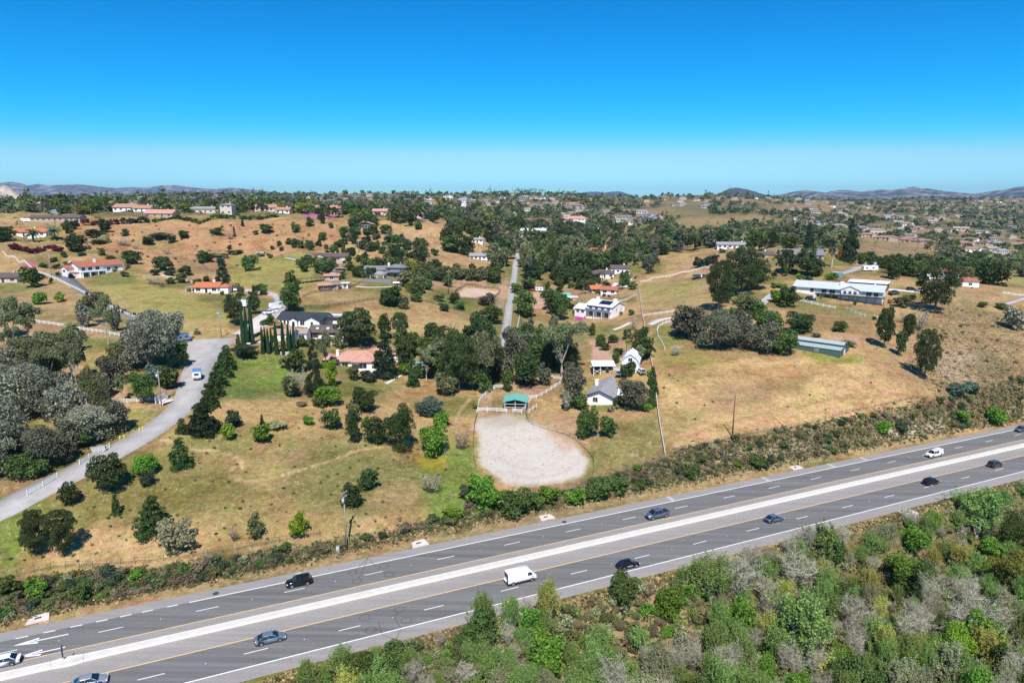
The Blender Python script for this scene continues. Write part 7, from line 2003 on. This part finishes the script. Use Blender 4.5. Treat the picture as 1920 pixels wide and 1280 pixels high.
p = P(1063, 566); r = empty('shade_barn', (p.x, p.y, p.z), -.1); tag(r, 'small barn with teal and white roofs beside the dirt pen', 'barn'); wing(r, -4.5, 1.5, 2, 7, 3.2, 'gx', 1.2, W_BROWN, T_TEAL, oh=.4); wing(r, -4, 6, -.5, 2, 2.6, 'shed', .3, W_WHITE, T_WHITE, walls=False, oh=.2); posts(r, [(-3.8, -.3), (0, -.3), (5.8, -.3)], -.6, 2.6, .15, F_WHITE); MB().box(3.4, 6, 0, 2, -.5, 2.2).build('store', W_WHITE, r)

# ------------------------------------------------------------------ vehicles
def paintm(name, col, metal=.3, rough=.28): return mat('paint_' + name, col, rough, .03, 1, metal=metal, spec=.5, coat=.6)
TYRE = mat('tyre', (.02, .02, .021), .85, .1, 5); RIM = mat('rim', (.45, .45, .46), .35, .05, 4, metal=.7); CGLASS = mat('car_glass', (.012, .016, .022), .06, .02, 1, spec=.8); LAMP = mat('headlamp', (.75, .76, .78), .15, .03, 3); TAIL = mat('tail_lamp', (.35, .02, .02), .25, .05, 3); BLACKP = mat('black_plastic', (.022, .022, .024), .6, .1, 3)
def hull(secs):
    """secs: (x, half width low, half width mid, half width top, z0, zmid, z1)"""
    mb = MB(); prev = None
    for x, a, b, c, z0, zm, z1 in secs:
        ring_ = [(x, -a, z0), (x, -b, zm), (x, -c, z1 - .03), (x, -c + .07, z1), (x, c - .07, z1), (x, c, z1 - .03), (x, b, zm), (x, a, z0)]
        i0 = len(mb.v); mb.v += ring_
        if prev is not None:
            for k in range(8): mb.f.append((prev + k, prev + (k+1) % 8, i0 + (k+1) % 8, i0 + k)); mb.m.append(0)
        else: mb.f.append(tuple(range(i0, i0 + 8))); mb.m.append(0)
        prev = i0
    mb.f.append(tuple(range(prev + 7, prev - 1, -1))); mb.m.append(0)
    return mb
def car(kind, pm, label, cat='car'):
    r = empty('parked_car' if kind.startswith('p_') else kind); tag(r, label, cat)
    k = {'sedan': dict(L=4.8, W=.92, z0=.22, hood=.78, deck=.92, belt=.92, roof=1.45, x=(-1.95, -1.15, .35, 1.25), wb=1.42, wr=.33),
         'suv': dict(L=4.7, W=.95, z0=.26, hood=1.0, deck=1.05, belt=1.05, roof=1.72, x=(-2.2, -1.75, .45, 1.15), wb=1.38, wr=.37),
         'pickup': dict(L=5.8, W=1.0, z0=.36, hood=1.15, deck=1.2, belt=1.2, roof=1.92, x=(-.85, -.7, 1.0, 1.75), wb=1.85, wr=.41),
         'van': dict(L=6.0, W=1.02, z0=.30, hood=1.25, deck=2.55, belt=1.35, roof=2.55, x=(-2.95, -2.9, 1.45, 2.35), wb=1.95, wr=.37)}[kind]
    L_, W, z0 = k['L'] / 2, k['W'], k['z0']; xr0, xr1, xf1, xf0 = k['x']; belt, roof = k['belt'], k['roof']
    if kind == 'van':
        b = hull([(-L_, W*.93, W*.97, W*.88, z0+.1, .9, roof-.08), (-L_+.12, W*.97, W, W*.92, z0, .9, roof), (xf1-.1, W*.97, W, W*.92, z0, .9, roof), (xf1+.45, W*.97, W, W*.88, z0, .9, roof-.35), (xf0, W*.97, W, W*.84, z0, .85, 1.45), (L_-.25, W*.93, W*.95, W*.8, z0, .75, 1.15), (L_, W*.75, W*.78, W*.62, z0+.05, .6, .95)])
    else:
        d = k['deck']
        b = hull([(-L_, W*.78, W*.82, W*.74, z0+.12, .6, d-.08), (-L_+.18, W*.93, W*.96, W*.86, z0+.02, .6, d), (-k['wb'], W*.97, W, W*.9, z0, .62, d+.0), (xr0+.05, W*.97, W, W*.92, z0, .62, belt), (0, W*.97, W, W*.92, z0, .62, belt), (xf0-.05, W*.97, W, W*.9, z0, .62, belt-.01), (k['wb'], W*.96, W*.99, W*.86, z0, .6, k['hood']+.05), (L_-.2, W*.92, W*.94, W*.78, z0+.02, .55, k['hood']-.06), (L_, W*.72, W*.76, W*.62, z0+.1, .5, k['hood']-.22)])
    b.build('body', pm, r, True)
    wb_, wr_ = W*.90, W*.74
    if kind != 'van':
        e = .012
        # glass house
        A = [(xr0, -wb_, belt-.02), (xf0, -wb_, belt-.02), (xf0, wb_, belt-.02), (xr0, wb_, belt-.02), (xr1, -wr_, roof-.05), (xf1, -wr_, roof-.05), (xf1, wr_, roof-.05), (xr1, wr_, roof-.05)]
        for nm, f in (('windscreen', (1, 2, 6, 5)), ('rear_window', (3, 0, 4, 7))):
            panel(r, nm, [A[i] for i in f], .012, CGLASS)
        for f in ((0, 1, 5, 4), (2, 3, 7, 6)):
            q = [Vector(A[i]) for i in f]; mid0, mid1 = q[0].lerp(q[1], .48), q[3].lerp(q[2], .48)
            panel(r, 'side_window', [q[0], q[0].lerp(q[1], .46), q[3].lerp(q[2], .46), q[3]], .012, CGLASS)
            panel(r, 'side_window', [q[0].lerp(q[1], .50), q[1], q[2], q[3].lerp(q[2], .50)], .012, CGLASS)
        rf = hull([(xr1-.06, wr_*.9, wr_, wr_*.9, roof-.09, roof-.05, roof-.01), (xr1+.25, wr_, wr_*1.03, wr_*.92, roof-.08, roof-.04, roof+.02), (xf1-.2, wr_, wr_*1.03, wr_*.92, roof-.08, roof-.04, roof+.02), (xf1+.05, wr_*.9, wr_, wr_*.9, roof-.09, roof-.06, roof-.02)])
        for s_ in (-1, 1):
            for (x0, x1) in ((xf0, xf1), (xr0, xr1)): rf.tube([(x0, s_*wb_, belt-.03), (x1, s_*wr_, roof-.05)], .05, 4)
            xm = (xf0+xr0)/2*.98; rf.tube([((xf0*.48+xr0*.52), s_*(wb_+.005), belt-.03), ((xf1*.48+xr1*.52), s_*(wr_+.005), roof-.05)], .035, 4)
        rf.build('roof', pm, r, True)
    else:
        panel(r, 'windscreen', [(xf0+.02, -W*.78, 1.42), (xf0+.02, W*.78, 1.42), (xf1+.52, W*.80, 2.14), (xf1+.52, -W*.80, 2.14)], .02, CGLASS)
        for s_ in (-1, 1):
            q = [(1.05, s_*(W*.955), 1.38), (2.1, s_*(W*.93), 1.40), (1.7, s_*(W*.905), 2.0), (1.05, s_*(W*.925), 2.05)]
            panel(r, 'side_window', q if s_ < 0 else q[::-1], .03, CGLASS)
        MB().box(-L_-.03, -L_+.02, -.75, -.1, 1.5, 2.1).build('rear_window', CGLASS, r); MB().box(-L_-.03, -L_+.02, .1, .75, 1.5, 2.1).build('rear_window', CGLASS, r)
        MB().box(-L_-.02, L_-.5, -W-.015, -W*.9, z0, z0+.28).box(-L_-.02, L_-.5, W*.9, W+.015, z0, z0+.28).build('side_skirt', BLACKP, r)
    if kind == 'pickup':
        MB().box(-L_+.16, -.95, -W*.78, W*.78, belt-.02, belt+.012).build('bed_floor', BLACKP, r)
        MB().box(-L_+.1, -.9, -W*.93, -W*.80, belt-.1, belt+.10).box(-L_+.1, -.9, W*.80, W*.93, belt-.1, belt+.10).box(-L_+.02, -L_+.14, -W*.86, W*.86, belt-.1, belt+.10).build('bed_rail', pm, r)
    for x in (-k['wb'], k['wb']):
        for s_ in (-1, 1):
            w = MB().tube([(x, s_*(W-.20), k['wr']), (x, s_*(W+.015), k['wr'])], k['wr'], 14).build('wheel', TYRE, r)
            MB().tube([(x, s_*(W+.0), k['wr']), (x, s_*(W+.03), k['wr'])], k['wr']*.62, 12).build('rim', RIM, w)
            MB().prism_y([(x + (k['wr']+.07)*math.cos(a), k['wr'] + (k['wr']+.07)*math.sin(a)) for a in np.linspace(0, math.pi, 9)], *sorted((s_*(W*.90), s_*(W+.004)))).build('wheel_arch', BLACKP, r)
    zl = (k['hood'] - .2) if kind != 'van' else .95; zt = (k['deck'] - .22) if kind != 'van' else 1.2
    for s_ in (-1, 1):
        MB().box(L_-.26, L_-.05, s_*W*.74-.14, s_*W*.74+.14, zl-.07, zl+.07).build('headlight', LAMP, r)
        MB().box(-L_-.005, -L_+.2, s_*W*.74-.13, s_*W*.74+.13, zt-.1, zt+.1).build('taillight', TAIL, r)
        MB().box(xf0-.45, xf0-.25, s_*(W+.10)-.1, s_*(W+.10)+.1, belt, belt+.16).build('mirror', pm, r)
    MB().box(L_-.12, L_+.03, -W*.7, W*.7, z0+.04, z0+.26).build('front_bumper', BLACKP, r); MB().box(-L_-.03, -L_+.12, -W*.76, W*.76, z0+.06, z0+.3).build('rear_bumper', BLACKP, r)
    return r
C_BLACK = paintm('black', (.008, .009, .012), .1, .18); C_SILVER = paintm('silver', (.46, .47, .51), .5); C_BLUE = paintm('blue_grey', (.16, .23, .33), .5); C_WHITE = paintm('white', (.82, .82, .82), 0, .3); C_GREY = paintm('grey', (.10, .10, .10), .4); C_DBLUE = paintm('slate', (.15, .19, .26), .5)
def on_hw(o, u, v, left):
    s, n = hw_hit(u, v)
    q = hw_pt(s, n, .012)
    o.location = q; o.rotation_euler = (0, (math.atan(HW_G) if left else -math.atan(HW_G)), HW_TH + (math.pi if left else 0))
    return o
on_hw(car('sedan', C_WHITE, 'white sedan entering beside the painted arrows on the highway'), 4, 1246, True)
on_hw(car('suv', C_BLACK, 'black suv on the far carriageway near the loop cuts'), 561, 1095, True)
on_hw(car('pickup', C_DBLUE, 'blue-grey pickup truck with open bed on the far carriageway', 'truck'), 1232, 969, True)
tr = on_hw(car('pickup', C_WHITE, 'white pickup truck with ladder rack on the far carriageway', 'truck'), 1751, 855, True)
MB().box(-2.7, -.7, -.8, -.74, 1.2, 2.0).box(-2.7, -.7, .74, .8, 1.2, 2.0).box(-2.7, -.7, -.8, .8, 2.0, 2.06).build('ladder_rack', C_WHITE, tr)
on_hw(car('suv', C_DBLUE, 'slate suv leaving at the right end of the far carriageway'), 1914, 808, True)
on_hw(car('sedan', C_SILVER, 'silver coupe beside the barrier at the near carriageway'), 168, 1283, False)
on_hw(car('sedan', paintm('blue_silver', (.26, .30, .37), .5), 'blue-silver sedan next to the yellow line of the near carriageway'), 507, 1201, False)
on_hw(car('van', C_WHITE, 'tall white delivery van on the near carriageway', 'van'), 976, 1089, False)
bc = on_hw(car('sedan', C_BLACK, 'black sedan with white lettering on its door'), 1177, 1062, False)
for i, wd in enumerate((.10, .05, .09, .05, .10, .07, .05, .09)):
    MB().box(-.62 + i*.15, -.62 + i*.15 + wd, -.935, -.925, .50 + (.02 if i % 2 else 0), .72 - (.03 if i % 3 == 1 else 0)).build('door_lettering', FRAME, bc)
on_hw(car('sedan', C_BLUE, 'light blue sedan on the near carriageway'), 1451, 976, False)
on_hw(car('suv', C_BLACK, 'large black suv ahead of the light blue sedan'), 1745, 907, False)
on_hw(car('suv', C_GREY, 'brown-grey hatchback in the leading place of the near carriageway'), 1865, 874, False)
def park(o, u, v, yaw, name=None):
    p = P(u, v); o.location = (p.x, p.y, p.z + .12); o.rotation_euler = (0, 0, R(yaw)); o.name = name or 'parked_car'
    return o
# camper truck on the curving road
r = park(car('pickup', C_WHITE, 'white camper truck with blue roof driving up the curving road', 'truck'), 371, 709, 78, 'camper_truck')
_a, _b = P(369, 712), P(376, 684); r.rotation_euler = (0, -.06, math.atan2(_b.y - _a.y, _b.x - _a.x))
MB().box(-3.0, .2, -1.15, 1.15, 1.0, 2.9).build('camper_shell', C_WHITE, r); MB().box(-3.05, .25, -1.18, 1.18, 2.9, 3.0).build('camper_roof', mat('camper_blue', (.10, .22, .46), .5, .05, 1), r); MB().box(-3.04, -3.0, -.6, .6, 1.7, 2.3).build('camper_window', CGLASS, r)
park(car('pickup', C_WHITE, 'white pickup truck parked on the pale driveway', 'truck'), 505, 589, 230, 'parked_truck')
def trailer(u, v, yaw, L_, H_, label, name='caravan', m_=None):
    p = P(u, v); r = empty(name, (p.x, p.y, p.z + .05), R(yaw)); tag(r, label, 'trailer'); h_ = L_/2
    MB().prism_y([(-h_, .5), (h_, .5), (h_ + .3, 1.4), (h_, H_), (-h_ + .2, H_), (-h_, H_ - .3)], -1.2, 1.2).build('body', m_ or C_WHITE, r)
    for x in (-.5, .4): 
        for s_ in (-1.1, 1.1): MB().tube([(x, s_-.1, .35), (x, s_+.1, .35)], .35, 10).build('wheel', TYRE, r)
    for a in (-h_*.55, h_*.35): MB().box(a-.5, a+.5, -1.23, -1.2, 1.4, 2.0).build('window', CGLASS, r)
    MB().box(h_*.0, h_*.0+.7, -1.22, -1.2, .6, 2.2).build('door', FRAME, r)
    return r
trailer(517, 580, 228, 4.6, 2.9, 'white travel trailer behind the white pickup on the pale driveway')
trailer(452, 575, 160, 7.5, 3.0, 'large white motorhome beside the villa lawn'); trailer(1163, 540, 8, 9, 3.2, 'long white caravan above the workshop'); trailer(1630, 508, 4, 8, 3.0, 'white box trailer on the hilltop turning circle'); trailer(50, 416, 0, 8, 3.0, 'white trailer parked at the mesa edge')
trailer(1011, 546, 10, 5, 2.6, 'white trailer beside the red pickup near the lane'); trailer(342, 640, 60, 5, 2.6, 'cream trailer parked under the silver trees')
trailer(1313, 521, 0, 9, 2.2, 'dark tank trailer parked at the top of the field', 'tank_trailer', C_GREY)
park(car('sedan', C_BLACK, 'dark sedan parked by the cypress row', 'car'), 519, 618, 190); park(car('sedan', C_SILVER, 'silver sedan parked in the pale courtyard'), 545, 621, 190)
park(car('suv', C_BLACK, 'dark suv parked below the ranch house garage wall'), 1520, 562, -20); park(car('suv', C_BLACK, 'black suv parked on the hilltop forecourt'), 1708, 545, 10); park(car('pickup', C_GREY, 'dark pickup parked beside the hilltop suv', 'truck'), 1727, 548, 160, 'parked_truck')
park(car('pickup', C_GREY, 'dark grey pickup beside the gable of the ranch house', 'truck'), 1676, 552, 20, 'parked_truck'); park(car('suv', C_WHITE, 'white suv parked beside the barn'), 1163, 703, 60); park(car('pickup', C_SILVER, 'silver pickup on the villa forecourt', 'truck'), 438, 547, 10, 'parked_truck')
park(car('pickup', paintm('red', (.45, .03, .03), 0, .3), 'red pickup parked near the lane palms', 'truck'), 1003, 545, 20, 'parked_truck'); park(car('suv', C_WHITE, 'white suv parked outside the stable block'), 1202, 700, 100); park(car('pickup', C_SILVER, 'silver pickup beside the dark garden wall', 'truck'), 745, 533, 8, 'parked_truck')
park(car('sedan', C_BLACK, 'dark car under the white shade canopy'), 1018, 652, 5)
# two horses' worth of small field things: rocks and troughs
p = P(980, 628)
for i, (u, v) in enumerate([(980,624),(984,631),(978,637)]):
    p = P(u, v); r = empty('lumber_stack', p, R(20*i)); tag(r, 'pale stack of boards beside the lane fence', 'boards', 'stacks of boards beside the lane')
    for k in range(4): MB().box(-2, 2, -.6 + k*.3, -.35 + k*.3, 0, .22 + .05*k).build('board', mat('sawn_board', (.5, .46, .42), .85, .1, 2), r)
# garden shrubs round the houses
rg = random.Random(77)
for o in [o for o in COL.objects if o.parent is None and o.get('category') == 'house' and not o.name.startswith('far_house')]:
    c = Vector(o.location); dd = depth_of(c)
    if dd > 650: continue
    xs = [v[0] * 1.0 for ch in o.children if ch.name.startswith('wall') for v in ch.bound_box]; ys = [v[1] for ch in o.children if ch.name.startswith('wall') for v in ch.bound_box]
    if not xs: continue
    x0, x1, y1 = min(xs), max(xs), max(ys); y0 = min(ys)
    rz = o.rotation_euler[2]
    for i in range(5):
        side = rg.choice('fflrb')
        lx, ly = {'f': (rg.uniform(x0, x1), y0 - rg.uniform(3.2, 6)), 'l': (x0 - rg.uniform(1.8, 4), rg.uniform(y0, y1)), 'r': (x1 + rg.uniform(1.8, 4), rg.uniform(y0, y1)), 'b': (rg.uniform(x0, x1), y1 + rg.uniform(2, 5))}[side]
        wx, wy = c.x + lx*math.cos(rz) - ly*math.sin(rz), c.y + lx*math.sin(rz) + ly*math.cos(rz)
        k = rg.choice(['gb', 'br', 'bs', 'gb', 'lm', 'bl', 'gs']); w = rg.uniform(1.2, 3.0) * (1 if side != 'b' else 1.8)
        lab = KIND[k][3] + ' in the garden of the ' + ' '.join(o['label'].split()[:6])
        plant(k, (wx, wy, float(height(wx, wy))), w, w * rg.uniform(.6, 1.0), lab, lab, 'S', 'garden_shrub')
# tallest / lowest of every look-alike group get their own words
bygrp = {}
for o in list(COL.objects):
    if o.parent is None and o.get('group') and o.get('category') in ('tree', 'shrub', 'bush', 'palm', 'house'): bygrp.setdefault(o['group'], []).append(o)
taken = set()
for g, os_ in bygrp.items():
    if len(os_) < 3: continue
    hs = (lambda o: o.scale[2] if o['category'] != 'house' else o.scale[0])
    os_.sort(key=hs)
    big, small = ('tallest', 'lowest') if os_[0]['category'] != 'house' else ('largest', 'smallest')
    n = len(os_); rat = sorted(o.scale[0] / o.scale[2] for o in os_)[n // 2]
    for i, o in enumerate(os_):
        lb = o['label']
        for q in ('large ', 'small ', 'tall ', 'low '):
            if lb.startswith(q): lb = lb[len(q):]
        w = ''
        if i == n - 1: w = big
        elif i == 0: w = small
        elif n > 5 and o['category'] != 'house':
            w = ['low', 'fairly low', 'middling', 'fairly tall', 'tall'][min(4, 5 * i // n)] + (', broad' if o.scale[0] / o.scale[2] > rat else ', slender')
        if not w: continue
        new = w + ' ' + lb
        if (i in (0, n - 1) and new in taken) or len(new.split()) > 16: continue
        taken.add(new); o['label'] = new
